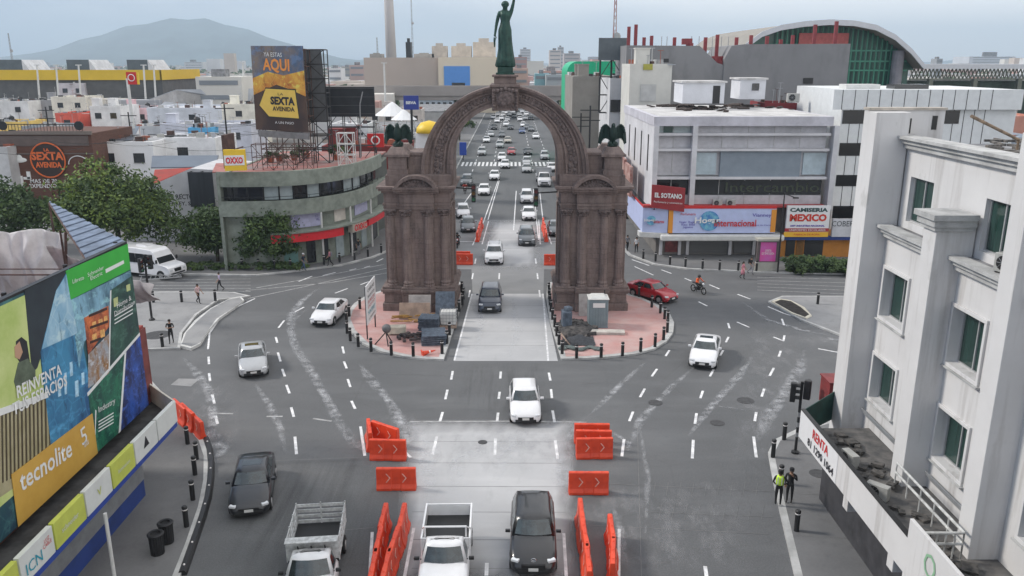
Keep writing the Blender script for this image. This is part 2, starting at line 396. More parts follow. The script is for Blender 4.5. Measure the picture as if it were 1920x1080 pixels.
# painted markings
mk = MB().use(PAINT); wk = MB().use(PAINTW)
def stripe(mb, a, b, w=.14, z=.013):
    p, q_ = G(*a), G(*b); d = (q_-p); d.z = 0
    if d.length < .01: return
    n = Vector((-d.y, d.x, 0)).normalized()*w/2
    mb.add([(v.x, v.y, z) for v in (p+n, p-n, q_-n, q_+n)], [(0, 1, 2, 3)])
def fan(mb, pts, w=.14, fill=.5, n=1):
    """dashes laid along a surveyed polyline, one dash per segment"""
    for a, b in zip(pts, pts[1:]):
        stripe(mb, a, (a[0]+(b[0]-a[0])*fill, a[1]+(b[1]-a[1])*fill), w)
dash = [((642,650),(645,663)),((645,678),(650,691)),((652,711),(657,726)),((659,752),(666,767)),
 ((517,632),(520,643)),((521,661),(526,678)),((529,692),(534,706)),((537,722),(543,738)),((546,764),(551,782)),
 ((522,615),(533,601)),((553,585),(570,576)),((628,550),(652,541)),((553,819),(556,852)),
 ((849,696),(846,712)),((839,731),(835,749)),((830,773),(825,790)),((819,819),(811,853)),
 ((939,697),(938,710)),((937,735),(935,748)),((934,774),(932,790)),((929,822),(928,853)),
 ((1029,699),(1032,714)),((1033,730),(1035,747)),((1036,770),(1040,792)),((1041,826),(1046,861)),
 ((1255,657),(1248,668)),((1232,692),(1222,706)),((1209,729),(1200,745)),((1187,772),(1180,790)),((1170,824),(1166,856)),
 ((1365,606),(1368,616)),((1366,632),(1361,642)),((1356,657),(1350,667)),((1338,693),(1331,706)),((1318,733),(1313,747)),((1306,775),(1303,795)),((1300,825),(1298,860)),
 ((1466,598),(1470,610)),((1471,629),(1469,639)),((1464,658),(1460,669)),((1451,690),(1443,705)),((1433,729),(1428,744)),((1418,773),(1415,790)),((1413,819),(1418,858)),
 ((391,669),(392,683)),((392,700),(394,715)),((398,740),(402,757)),((404,780),(408,795)),
 ((1450,632),(1470,640)),((1382,604),(1405,614)),((1383,552),(1407,561)),((1310,566),(1326,574)),((1534,654),(1572,661)),
 ((676,800),(684,855)),((753,842),(770,858)),((852,1079),(854,1060)),((1322,1062),(1326,1090)),
 ((588,1086),(589,1076)),((912,1080),(913,1056)),
 ((1185,487),(1217,498)),((1240,506),(1259,513)),((1284,522),(1296,527)),((1330,534),(1349,542)),
 ((605,517),(629,511)),((655,507),(668,504)),((683,502),(694,499)),((706,491),(718,485)),((676,534),(692,528)),((560,528),(585,518))]
for a, b in dash: stripe(mk, a, b, .15)
for pts in ([(852,676),(885,551)], [(1028,677),(1018,551)], [(693,1085),(698,998)], [(758,1085),(776,990)], [(1062,1085),(1057,1000)], [(1160,1085),(1161,992)],
            [(390,655),(393,625),(410,600),(440,578),(478,560)], [(1190,500),(1225,516)], [(1207,560),(1170,548)], [(1249,584),(1262,606)],
            [(1440,575),(1470,588),(1520,603),(1580,628)],
            [(847,412),(860,395)], [(864,390),(884,362)], [(908,412),(935,336)], [(915,412),(937,336)], [(1010,450),(1000,355)], [(1018,412),(1012,360)], [(963,432),(968,358)],
            [(886,460),(908,413)], [(904,458),(916,415)], [(1013,458),(1010,412)], [(1034,458),(1019,413)],
            [(855,437),(975,437)], [(1005,437),(1048,437)], [(860,453),(905,453)], [(1008,453),(1048,453)]):
    for a, b in zip(pts, pts[1:]): stripe(mk, a, b, .13, .0135)
for pts in ([(480,540),(600,519),(720,496)], [(465,560),(560,540),(650,520),(725,503)], [(460,545),(620,530),(725,512)], [(768,791),(960,790),(1100,792)],
            [(395,775),(437,776)], [(587,785),(622,790)], [(500,781),(530,781)]):
    for a, b in zip(pts, pts[1:]): stripe(wk, a, b, .16, .012)
for i in range(5):   # faded side-street crossing lines
    stripe(wk, (245, 526+i*5), (470, 523+i*6), .1); stripe(wk, (1420, 520+i*6), (1600, 524+i*7), .1)
# dashes along the avenue lanes
for X0 in (-7.3, -3.6, 3.9, 7.4):
    y = 150
    while y < 330:
        mk.box(X0-.08, X0+.08, y, y+3, .009, .0135); y += 8
for X0 in (-3.7, -1.2, 2.4):
    for y in (67, 73, 79): mk.box(X0-.07, X0+.07, y, y+2.2, .009, .0135)
for i in range(27):  # zebra crossing
    x = -9.9+i*.8; mk.add([(x, 158, .0135), (x+.42, 158, .0135), (x+.42, 164.5, .0135), (x, 164.5, .0135)], [(0, 1, 2, 3)])
struct('road_marking', mk); struct('worn_road_marking', wk)

# pale concrete dust dragged over the asphalt
sv, sf, sa = [], [], []
def scuff(pts, w):
    P = [G(*p) for p in pts]; o = len(sv); m_ = len(P)
    for i, p in enumerate(P):
        d = (P[min(i+1, m_-1)]-P[max(i-1, 0)]); n = Vector((-d.y, d.x, 0)).normalized()
        ww = w*.75*(.35 if i in (0, m_-1) else 1)*random.uniform(.7, 1.3)
        for k, f in ((-1, 0), (-.35, 1), (.35, 1), (1, 0)):
            sv.append((p.x+n.x*ww*k, p.y+n.y*ww*k, .018)); sa.append(f*(.25 if i in (0, m_-1) else 1))
    for i in range(m_-1):
        for k in range(3): a = o+i*4+k; sf.append((a, a+1, a+5, a+4))
for pts, w in (([(600,540),(565,565),(547,590),(545,620),(556,655),(580,690),(605,735),(630,780),(660,840)], .5),
    ([(575,580),(547,605),(546,640),(552,665)], .3),
    ([(675,684),(695,712),(728,750),(750,790),(775,830),(790,870)], .55), ([(480,720),(505,760),(525,800),(535,850)], .5),
    ([(345,672),(370,700),(395,740),(400,790),(392,830),(400,850)], .6), ([(1210,680),(1170,715),(1140,745),(1105,780)], .35),
    ([(1300,690),(1260,725),(1230,755),(1200,790),(1180,840)], .35), ([(1410,670),(1385,705),(1345,750),(1315,785),(1290,820)], .42),
    ([(1508,655),(1500,690),(1470,740),(1440,780),(1418,830)], .6), ([(765,780),(800,850),(805,900),(800,950)], .9), ([(1090,790),(1060,830),(1055,900),(1065,960)], .6),
    ([(1530,632),(1560,636),(1600,640)], .5), ([(1390,565),(1440,600),(1500,618),(1560,630)], .5), ([(395,800),(420,840),(400,870)], .8),
    ([(1150,950),(1165,1000),(1170,1060)], .5), ([(1200,800),(1215,900),(1210,1000)], .25), ([(650,800),(665,830),(690,850)], .5),
    ([(1330,760),(1370,765),(1400,770)], .2), ([(600,690),(590,700)], .2), ([(1130,800),(1180,830),(1175,850)], .25),
    ([(880,560),(905,600),(890,660)], .7), ([(960,560),(970,620),(955,670)], .6), ([(950,830),(860,860),(850,920)], 1.2), ([(990,800),(950,840),(930,900)], 1.0)): scuff(pts, w)
me = bpy.data.meshes.new('dust_scuffs'); me.from_pydata(sv, [], sf); me.materials.append(CHALK)
at = me.attributes.new('fade', 'FLOAT', 'POINT'); at.data.foreach_set('value', sa)
o = bpy.data.objects.new('dust_scuffs', me); COL.objects.link(o); o['kind'] = 'stuff'; tag(o, 'pale dusty scuff trails dragged across the dark asphalt', 'dust')
# pale patch and utility covers in the asphalt
g = MB(); g.add([(p.x, p.y, .015) for p in gp([(320,722),(335,710),(374,711),(358,725)])], [(0, 1, 2, 3)]); struct('road_patch', g, PAVEL)
IRON = mat('cast_iron', (.05, .05, .052), .7, var=.3, scale=6)
for px, py, r, lab in ((295,628,1.0,'large round iron cover set in the pale pavement on the left'), (1229,755,.42,'small round iron cover in the asphalt right of the white hatchback'), (1398,751,.5,'round iron cover in the right lanes below the white sedan'), (1535,888,.45,'round iron cover in the pavement beside the two officers'), (1345,793,.4,'round iron cover just beyond the right lane stubs'), (905,829,.25,'tiny round cover in the concrete lane')):
    z = .146 if (px, py) in ((295, 628), (1535, 888)) else .016
    p = G(px, py, z); g = MB(); g.lathe([(r, -.02), (r, .006), (r*.9, .008), (r*.88, .004)], (p.x, p.y, z), 20)
    tag(g.build('manhole_cover', IRON), lab, 'manhole cover', 'iron covers in the road and pavement')
# ================================================================ THE ARCH
STONE = mat_layers('arch_stone', (.125, .09, .081), [
    ('brick', .62, (1, 1, 1), 0., 1., (.20, .148, .132), .9),
    ('noise', .6, (1, 1, 1), .42, .7, (.23, .18, .16), .6),
    ('noise', 1.6, (1, 1, .25), .46, .74, (.05, .038, .036), .85),
    ('noise', 7, (1, 1, 1), .42, .7, (.23, .18, .17), .4)], bump=.5)
STONE2 = mat_layers('carved_stone', (.11, .083, .078), [
    ('noise', 3.5, (1, 1, 1), .42, .6, (.20, .155, .145), .8),
    ('noise', 9, (1, 1, 1), .48, .66, (.045, .035, .034), .8)], bump=1.)
BRONZE = mat('green_bronze', (.008, .034, .026), .5, .3, col2=(.022, .075, .058), scale=2.2, bump=.3)
AX = -.52                      # centre line of the arch
arch = thing('triumphal_arch', 'tall brown stone triumphal arch standing over the concrete lane in the middle of the roundabout', 'arch', (AX, 65.5, 0))
YF, YB = 63.0, 68.0            # pier shaft front / back
def molding(mb, x0, x1, y0, y1, steps):
    for z0, z1, o in steps: mb.box(x0-o, x1+o, y0-o, y1+o, z0, z1)
for sx in (-1, 1):
    xa, xb = AX+sx*4.38, AX+sx*9.4
    x0, x1 = min(xa, xb), max(xa, xb)
    g = MB(); molding(g, x0, x1, YF, YB, [(2.15, 8.35, 0)])
    ctr = (x0+x1)/2; hw = 1.25
    g.box(ctr-hw, ctr+hw, YF-.32, YB+.32, 2.15, 8.35)
    for yy in (YF-.05, YB+.02):   # recessed looking joints between courses
        pass
    pier = g.build('pier', STONE, arch, bevel=.03)
    g = MB(); molding(g, x0, x1, YF, YB, [(.1, .75, .42), (.75, 1.55, .28), (1.55, 1.75, .4), (1.75, 1.95, .52), (1.95, 2.15, .4)])
    for a, b, o in [(.1, .75, .82), (.75, 1.55, .66), (1.55, 1.75, .78), (1.75, 1.95, .9), (1.95, 2.15, .78)]:
        g.box(ctr-hw-.1, ctr+hw+.1, YF-o, YB+o, a, b-.004)
    g.build('plinth', STONE, pier, bevel=.03)
    # engaged fluted columns with base and leafy capital
    for cx, oy in ((x0+.42, 0), (ctr-hw+.42, -.32), (ctr+hw-.42, -.32), (x1-.42, 0)):
        for yy, s in ((YF+oy, 1), (YB-oy, -1)):
            g = MB(); prof = [(.44, 2.15), (.44, 2.3), (.38, 2.36), (.42, 2.5), (.36, 2.6), (.33, 2.66), (.335, 3.6), (.345, 3.68), (.335, 3.76), (.32, 5.5), (.295, 7.72), (.33, 7.76), (.29, 7.82)]
            g.lathe(prof, (cx, yy, 0), 28, flute=.07); col_ = g.build('column', STONE, pier)
            g = MB(); g.lathe([(.29, 7.8), (.36, 7.92), (.33, 8.0), (.42, 8.15), (.47, 8.24)], (cx, yy, 0), 12)
            for k in range(8):
                a = k*math.pi/4
                g.ball((cx+.37*math.cos(a), yy+.37*math.sin(a), 7.95), .085, 6, 4); g.ball((cx+.45*math.cos(a), yy+.45*math.sin(a), 8.17), .09, 6, 4)
            g.box(cx-.46, cx+.46, yy-.46, yy+.46, 8.24, 8.345); g.build('capital', STONE2, pier)
    # side faces: two pilasters towards the road and the outside
    for yy in (YF+1.2, YB-1.2):
        for xx, o in ((x0, -.09), (x1, .09)):
            g = MB(); g.box(xx+o-.1, xx+o+.1, yy-.4, yy+.4, 2.15, 8.35); g.build('pilaster', STONE, pier, bevel=.03)
    g = MB()
    molding(g, x0, x1, YF, YB, [(8.35, 8.62, .1), (8.62, 8.8, .16), (8.8, 9.62, .06)])
    for a, b, o in [(8.35, 8.62, .44), (8.62, 8.8, .5), (8.8, 9.62, .38)]: g.box(ctr-hw-.1, ctr+hw+.1, YF-o, YB+o, a, b-.004)
    g.build('entablature', STONE, pier, bevel=.02)
    g = MB()
    molding(g, x0, x1, YF, YB, [(9.62, 9.78, .22), (9.78, 9.96, .42), (9.96, 10.14, .55)])
    for a, b, o in [(9.62, 9.78, .62), (9.78, 9.96, .8), (9.96, 10.14, .93)]: g.box(ctr-hw-.5, ctr+hw+.5, YF-o, YB+o, a+.002, b-.004)
    g.build('cornice', STONE, pier, bevel=.03)
    # curved pediment
    for yf, s in ((YF-.95, 1), (YB+.95, -1)):
        g = MB(); n = 16; rr = 1.85
        def arc_pt(r, k, zc=9.35): a = math.pi*(.14+.72*k/n); return (ctr+r*math.cos(a), zc+r*math.sin(a)*.92)
        for k in range(n):
            a, b = arc_pt(rr, k), arc_pt(rr, k+1); c, d = arc_pt(rr-.26, k+1), arc_pt(rr-.26, k)
            g.extr([(a[0], yf, a[1]), (b[0], yf, b[1]), (c[0], yf, c[1]), (d[0], yf, d[1])], (0, s*1.1, 0))
        pd = g.build('pediment', STONE, pier)
        g = MB(); pts = [(lambda p: (p[0], yf+s*.3, max(10.14, p[1])))(arc_pt(rr-.24, k)) for k in range(n+1)]
        g.extr(pts, (0, s*.7, 0))
        for k in range(9): g.ball((ctr-.9+k*.22, yf+s*.27, 10.3+.28*math.sin(math.pi*(k+.5)/9)), .11, 6, 4)
        g.build('carved_panel', STONE2, pd)
    # attic: block beneath the ring, recess, and outer pedestal with stepped cap
    xo = AX+sx*8.35; xi = AX+sx*7.1
    g = MB(); g.box(AX+sx*4.2, AX+sx*9.3, YF+.1, YB-.1, 10.14, 10.95)
    g.box(AX+sx*6.2, AX+sx*7.6, YF+1.0, YB-1.0, 10.95, 12.4); g.box(AX+sx*6.0, AX+sx*7.8, YF+.85, YB-.85, 12.4, 12.62)
    g.build('attic', STONE, pier, bevel=.02)
    for yc in (YF+1.15, YB-1.15):
        g = MB(); g.box(xo-.8, xo+.8, yc-1.0, yc+1.0, 10.95, 11.35); g.box(xo-.7, xo+.7, yc-.9, yc+.9, 11.35, 12.35)
        g.box(xo-.95, xo+.95, yc-1.1, yc+1.1, 12.35, 12.55); g.obox((xo, yc, 12.8), 1.7, 2.0, .5, taper=.62)
        g.build('corner_pedestal', STONE, pier, bevel=.02)
    # iron lantern bracket on the road side of the pier
# ring
def ring_pt(t, k):
    """t 0..1 round the ring from left to right, k 0 inner .. 1 outer"""
    a = math.pi*(1-t)
    a1 = math.pi+R(9)-(math.pi+R(18))*t
    O = Vector((6.55*math.cos(a1), 11.1+6.55*math.sin(a1)))
    leg = .13
    if t < leg: I = Vector((-4.05, 10.1+(12.15-10.1)*t/leg))
    elif t > 1-leg: I = Vector((4.05, 10.1+(12.15-10.1)*(1-t)/leg))
    else:
        a2 = math.pi*(1-(t-leg)/(1-2*leg)); I = Vector((4.05*math.cos(a2), 12.15+4.0*math.sin(a2)))
    p = I.lerp(O, k); return (AX+p.x, p.y)
def ring_band(k0, k1, y0, y1, n=72, t0=0, t1=1):
    g = MB(); secs = []
    for i in range(n+1):
        t = t0+(t1-t0)*i/n; a, b = ring_pt(t, k0), ring_pt(t, k1)
        secs.append([(a[0], y0, a[1]), (b[0], y0, b[1]), (b[0], y1, b[1]), (a[0], y1, a[1])])
    g.loft(secs); return g
ra = ring_band(.02, .98, 64.0, 67.0).build('arch_ring', STONE, arch)
for k0, k1, d in ((0, .1, .3), (.1, .2, .2), (.27, .33, .1), (.66, .72, .12), (.80, .90, .2), (.90, 1.0, .38)):
    ring_band(k0, k1, 64.0-d, 67.0+d).build('ring_moulding', STONE, ra)
for yy, s in ((63.98, -1), (67.02, 1)):
  for h0, h1 in ((0, 30), (36, 66)):
    g = MB()
    for i in range(h0, h1):
        t = .03+.94*i/65
        if .46 < t < .54: continue
        for kk in (.42, .56):
            p = ring_pt(t+random.uniform(-.003, .003), kk+random.uniform(-.03, .03)); g.ball((p[0], yy, p[1]), random.uniform(.13, .19), 6, 4, sy=.6)
    g.build('carved_frieze', STONE2, ra)
# keystone with shield and scrolls
g = MB(); g.box(AX-1.0, AX+1.0, 63.45, 67.55, 15.8, 17.55); g.box(AX-1.15, AX+1.15, 63.3, 67.7, 17.55, 17.75)
g.box(AX-.85, AX+.85, 63.9, 67.1, 17.75, 18.3); g.box(AX-1.0, AX+1.0, 63.75, 67.25, 18.3, 18.45)
ks = g.build('keystone', STONE, arch, bevel=.04)
for yy, s in ((63.42, -1), (67.58, 1)):
    g = MB(); g.lathe([(.05, -.2), (.62, -.12), (.72, .05), (.5, .2)], (AX, yy, 16.75), 18, rx=math.pi/2)
    for k in range(-3, 4): g.ball((AX+k*.28, yy+s*.1, 17.42-abs(k)*.05), .17, 7, 5)
    for k in range(6): g.ball((AX-.85, yy+s*.05, 15.95+k*.22), .12, 6, 4); g.ball((AX+.85, yy+s*.05, 15.95+k*.22), .12, 6, 4)
    for k in range(-4, 5): g.tube((AX+k*.2, yy, 16.0), (AX+k*.17, yy+s*.05, 16.5), .06, .04, 6)
    g.build('carved_shield', STONE2, ks)
# ---- statue on the crown
g = MB(); g.box(AX-.72, AX+.72, 64.7, 66.3, 18.45, 18.6); g.box(AX-.6, AX+.6, 64.85, 66.15, 18.6, 19.0)
g2 = g
st = thing('winged_victory_statue', 'green bronze statue of a robed woman raising one arm on the arch crown', 'statue', (AX, 65.5, 18.45))
st.name = 'bronze_statue'
g.build('base', BRONZE, st, bevel=.03)
def skin_body(name, bones, radii, parent, mats, sub=2, extra=None, pick=None):
    """bones: list of (joint a, joint b); radii: joint -> (pos, r). continuous skinned surface"""
    names = list(radii); idx = {k: i for i, k in enumerate(names)}
    me = bpy.data.meshes.new('tmp'); me.from_pydata([radii[k][0] for k in names], [(idx[a], idx[b]) for a, b in bones], [])
    ob = bpy.data.objects.new('tmp', me); COL.objects.link(ob)
    md = ob.modifiers.new('skin', 'SKIN'); md.use_smooth_shade = True; md.branch_smoothing = .2
    sk = me.skin_vertices[0].data
    for i, k in enumerate(names):
        r = radii[k][1]; sk[i].radius = r if isinstance(r, tuple) else (r, r); sk[i].use_root = (i == 0)
    if sub: s_ = ob.modifiers.new('s', 'SUBSURF'); s_.levels = sub; s_.render_levels = sub
    dg = bpy.context.evaluated_depsgraph_get(); dg.update()
    m2 = bpy.data.meshes.new_from_object(ob.evaluated_get(dg))
    bpy.data.objects.remove(ob)
    vs = [tuple(v.co) for v in m2.vertices]; fs = [tuple(p.vertices) for p in m2.polygons]
    g = MB()
    if pick:
        seg = [(Vector(radii[a][0]), Vector(radii[b][0]), (a, b)) for a, b in bones]
        o = 0; g.v = vs
        for m_ in mats: g.use(m_)
        for f in fs:
            c = sum((Vector(vs[i]) for i in f), Vector())/len(f); best = None
            for a, b, key in seg:
                ab = b-a; t = max(0, min(1, (c-a).dot(ab)/max(1e-9, ab.length_squared))); d = (c-a-ab*t).length
                if best is None or d < best[0]: best = (d, key, t)
            g.f.append(list(f)); g.mi.append(pick(best[1], best[2], c))
    else:
        g.add(vs, fs)
        if len(mats) == 1: g.use(mats[0]); g.mi = [0]*len(g.f)
    if extra: extra(g)
    return g.build(name, None, parent, smooth=True)
def S(x, y, z): return (AX+x, 65.5+y, 19.0+z)
J = {'pelvis': (S(0, 0, 2.75), (.46, .36)), 'waist': (S(.02, 0, 3.25), (.33, .27)), 'chest': (S(0, -.05, 3.8), (.45, .32)), 'neck': (S(0, 0, 4.22), (.15, .15)),
     'head': (S(.0, -.04, 4.5), (.25, .27)), 'crown': (S(0, 0, 4.78), (.17, .19)),
     'sl': (S(-.46, 0, 4.02), .17), 'el': (S(-.66, .02, 3.2), .13), 'wl': (S(-.78, -.12, 2.45), .09), 'hl': (S(-.8, -.16, 2.25), .1),
     'sr': (S(.46, 0, 4.05), .17), 'er': (S(.62, -.05, 4.7), .12), 'wr': (S(.75, -.08, 5.4), .085), 'hr': (S(.77, -.1, 5.62), .09)}
B = [('pelvis', 'waist'), ('waist', 'chest'), ('chest', 'neck'), ('neck', 'head'), ('head', 'crown'), ('chest', 'sl'), ('sl', 'el'), ('el', 'wl'), ('wl', 'hl'), ('chest', 'sr'), ('sr', 'er'), ('er', 'wr'), ('wr', 'hr')]
def hands(g):
    for c, dz in ((S(-.8, -.16, 2.2), -1), (S(.77, -.1, 5.66), 1)):
        for k in range(4): g.tube((c[0]-.07+.045*k, c[1], c[2]), (c[0]-.08+.05*k, c[1]-.05, c[2]+dz*.2), .026, .018, 6)
        g.tube((c[0]+.08, c[1], c[2]-dz*.08), (c[0]+.14, c[1]-.06, c[2]+dz*.06), .028, .02, 6)
    g.ball(S(0, -.3, 4.5), .045, 6, 4)
    # broken chain hanging from the lowered hand
    for k in range(5): g.ball(S(-.82, -.2, 2.0-k*.11), .09-.006*k, 8, 5)
skin_body('figure', B, J, st, [BRONZE], extra=hands)
g = MB(); n = 28
prof = [(-.15, .66, .55), (.0, .74, .62), (.5, .66, .56), (1.2, .55, .48), (2.0, .52, .43), (2.6, .5, .4), (3.0, .38, .31), (3.25, .34, .28), (3.6, .43, .33), (3.95, .45, .3)]
secs = []
for z, rx_, ry_ in prof:
    q_ = []
    for i in range(n*2):
        a = math.pi*i/n; f = 1+.07*(1-z/5)*math.sin(a*9+z*.7)+.03*math.sin(a*17+2*z)
        q_.append(S(rx_*f*math.cos(a)+.03*math.sin(z*2), ry_*f*math.sin(a), z+.15))
    secs.append(q_)
g.loft(secs); g.build('robe', BRONZE, st, smooth=True)
g = MB(); g.ball(S(0, .03, 4.62), .3, 12, 8, sz=.85); g.ball(S(0, .3, 4.55), .14, 8, 6); g.build('hair', BRONZE, st, smooth=True)
# ---- eagles on the corner pedestals
EBR = mat('dark_bronze', (.006, .018, .014), .55, .3, col2=(.012, .04, .032), scale=3, bump=.4)
def eagle(x, y, label):
    BRONZE = EBR; e_ = thing('eagle_statue', label, 'statue', (x, y, 13.05), group='bronze eagles on the corner pedestals of the arch')
    def E(a, b, c): return (x+a, y+b, 13.05+c)
    g = MB(); g.lathe([(.42, 0), (.5, .12), (.3, .3), (.36, .45)], (x, y, 13.05), 10)
    for k in range(5): g.ball(E(.3*math.cos(k*1.3), .3*math.sin(k*1.3), .25), .2, 7, 5)
    g.build('rock', BRONZE, e_)
    g = MB(); secs = []
    for z, r, yo in ((.4, .16, .1), (.6, .28, .05), (.9, .36, 0), (1.25, .38, -.03), (1.55, .28, -.08), (1.75, .19, -.12), (1.9, .18, -.15), (2.03, .14, -.18), (2.1, .05, -.18)):
        secs.append([E(r*math.cos(a*math.pi/6), yo+r*.8*math.sin(a*math.pi/6), z) for a in range(12)])
    g.loft(secs); g.tube(E(0, -.3, 1.93), E(0, -.5, 1.82), .07, .02, 7)
    for s in (-1, 1): g.tube(E(s*.15, 0, .6), E(s*.17, -.1, .3), .11, .06, 7)
    g.extr([E(-.2, .2, .7), E(.2, .2, .7), E(.28, .45, .05), E(-.28, .45, .05)], (0, .06, 0))
    g.build('body', BRONZE, e_, smooth=True)
    for s in (-1, 1):
        g = MB()
        # folded half-open wing, feathers hanging down as a fan
        out = [(.15, 1.25), (.38, 1.7), (.66, 1.95), (.92, 1.75), (1.06, 1.25)]
        for k in range(10):
            t = k/9; i = min(3, int(t*4)); f = t*4-i
            ax, az = out[i][0]*(1-f)+out[i+1][0]*f, out[i][1]*(1-f)+out[i+1][1]*f
            ln = .7+.45*math.sin(t*2.5)
            g.extr([E(s*(ax-.14), .05, az), E(s*(ax+.14), .07+.02*k, az+.03), E(s*(ax+.14+.01*k), .12+.02*k, az-ln), E(s*(ax-.02), .1, az-ln-.12)], (0, .07, 0))
        g.path([E(s*a, .08, b) for a, b in out], .1, 7)
        g.build('wing', BRONZE, e_)
    e_.scale = (.86, .86, .86)
for sx, w in ((-1, 'left'), (1, 'right')):
    for yc, d in ((YF+1.15, 'front'), (YB-1.15, 'rear')):
        if d == 'front': eagle(AX+sx*8.35, yc, 'dark bronze eagle with spread wings on the front pedestal of the %s pier' % w)
# ================================================================ VEHICLES
GLASS = mat('car_glass', (.022, .034, .038), .04, var=.5, scale=2.5, spec=1.0)
GLASSG = mat('green_tinted_glass', (.03, .06, .055), .08, var=0, spec=.9)
TYRE = mat('tyre_rubber', (.012, .012, .012), .85, var=0)
RIM = mat('wheel_metal', (.38, .38, .39), .3, .8, var=0)
TRIM = mat('black_plastic', (.012, .012, .013), .5, var=0)
LAMP = mat('lamp_glass', (.62, .64, .66), .12, var=0, spec=.9)
REDL = mat('tail_lamp_red', (.35, .01, .01), .2, var=0)
PLATE = mat('number_plate', (.62, .62, .6), .5, var=0)
CHROME = mat('chrome', (.55, .55, .56), .15, .9, var=0)
PAINTS = {}
def paint(k):
    c = {'white': (.72, .72, .73), 'silver': (.42, .43, .44), 'grey': (.11, .12, .13), 'dark': (.018, .02, .025), 'black': (.012, .012, .014), 'red': (.36, .01, .02),
         'blue': (.03, .07, .2), 'beige': (.4, .36, .3), 'navy': (.04, .05, .075)}[k]
    if k not in PAINTS: PAINTS[k] = mat('car_paint_'+k, c, .32, .15 if k in ('silver', 'grey', 'dark', 'navy') else 0, var=.04, scale=2, coat=.6)
    return PAINTS[k]
def half(sec): return sec+[(-x, y, z) for x, y, z in reversed(sec) if abs(x) > 1e-6]
SPEC = {  # L, W, nose z, cowl z, belt z, roof z, y: cowl, roof front, roof rear, rear glass base (fractions from the nose), deck z
 'sedan': (4.55, 1.8, .79, 1.0, 1.03, 1.49, .27, .42, .70, .88, 1.08),
 'hatch': (4.1, 1.74, .76, 1.0, 1.02, 1.55, .27, .43, .84, .975, .98),
 'suv':   (4.55, 1.86, .92, 1.1, 1.13, 1.70, .27, .40, .86, .97, 1.08),
 'pickup': (2.35, 1.9, .98, 1.12, 1.14, 1.76, .50, .70, .93, 1.0, 1.14)}
def make_car(kind, col, roof=None, name=None, label='car', cat='car', sunroof=False, rack=False):
    P = paint(col); L_, W, zn, zc, zb, zr, fc, frf, frr, fbb, zd = SPEC[kind]
    root = thing(name or {'sedan': 'sedan_car', 'hatch': 'hatchback_car', 'suv': 'suv_car', 'pickup': 'pickup_truck'}[kind], label, cat)
    y0 = -L_/2; Y = lambda f: y0+L_*f
    tail = kind != 'pickup'
    st_ = [(0, .70, .52, .30), (.012, .80, .60, .26), (.035, .90, zn-.08, .22), (.08, .97, zn, .2), (fc*.55, .995, (zn*.45+zc*.55), .18), (fc, 1, zc, .18), ((fc+fbb)/2, 1, zb, .18), (fbb*.93, 1, max(zb, zd-.02), .18)]
    if tail: st_ += [(.955, .97, zd, .22), (.985, .90, zd-.1, .26), (1, .80, zd-.3, .3)]
    else: st_ += [(1, 1, zd, .2)]
    secs = []
    for f, w, zt, zl in st_:
        h = W/2*w; zm = .55*zt+.45*zl
        secs.append(half([(0, Y(f), zt+.035), (h*.5, Y(f), zt+.03), (h*.8, Y(f), zt), (h*.93, Y(f), zt-.055), (h*.985, Y(f), zt-.15 if zt > .6 else zt-.06), (h, Y(f), zm), (h*.985, Y(f), zl+.12), (h*.9, Y(f), zl), (0, Y(f), zl)]))
    g = MB(); g.loft(secs)
    body = g.build('body', P, root, smooth=True)
    # cabin shell
    def ringp(yf, yr, w, bow, z, n=4, bowr=None):
        bowr = bow*.6 if bowr is None else bowr; r = []
        for i in range(n+1): t = -1+2*i/n; r.append((w*t, yf+bow*t*t, z))
        for i in range(1, n): r.append((w, yf+bow+(yr-bowr-yf-bow)*i/n, z))
        for i in range(n+1): t = 1-2*i/n; r.append((w*t, yr-bowr*t*t, z))
        for i in range(1, n): r.append((-w, yr-bowr+(yf+bow-yr+bowr)*i/n, z))
        return r
    A = ringp(Y(fc)-.02, Y(fbb), W/2*.93, .16, zb-.05); Bz = ringp(Y(frf)-.1, Y(frr)+.08, W/2*.74, .1, zr-.07)
    C_ = ringp(Y(frf)+.05, Y(frr)-.05, W/2*.66, .08, zr-.012); D_ = ringp(Y(frf)+.3, Y(frr)-.3, W/2*.35, .05, zr+.012)
    g = MB(); g.loft([A, Bz, C_, D_]); cab = g.build('cabin', P if roof is None else paint(roof), root, smooth=True)
    # panes
    def patch(pa, pb, i0, i1, name, t0=.1, t1=.93, s0=.06, s1=.94, m=GLASS):
        g = MB(); idx = [k % 16 for k in range(i0, i1+1)]; k = len(idx)-1
        def P_(s, t):
            f = s*k; i = min(k-1, int(f)); f -= i
            a = Vector(pa[idx[i]]).lerp(Vector(pa[idx[i+1]]), f); b = Vector(pb[idx[i]]).lerp(Vector(pb[idx[i+1]]), f); return a.lerp(b, t)
        rows = []
        c = Vector((0, L_*.08, .8))
        e1 = P_(.5, .2); nrm = (P_(.6, .2)-P_(.4, .2)).cross(P_(.5, .6)-P_(.5, .2)).normalized()
        if nrm.dot(e1-c) < 0: nrm = -nrm
        for t in (t0, (t0+t1)/2, t1): rows.append([P_(s0+(s1-s0)*j/8, t)+nrm*.018 for j in range(9)])
        g.loft(rows, close=False, caps=False); return g.build(name, m, root, smooth=True)
    patch(A, Bz, 0, 4, 'windscreen', t0=.12)
    patch(A, Bz, 8, 12, 'rear_window')
    for i0, n_ in ((4, 0), (12, 1)):
        for s0, s1 in (((.1, .48), (.53, .92)) if kind != 'pickup' else ((.12, .88),)): patch(A, Bz, i0, i0+4, 'side_window', s0=s0, s1=s1, t0=.18, t1=.9)
    if sunroof:
        g = MB(); g.obox((0, Y(frf)+.62, zr+.008), .85, .5, .02); g.build('sunroof', GLASS, root)
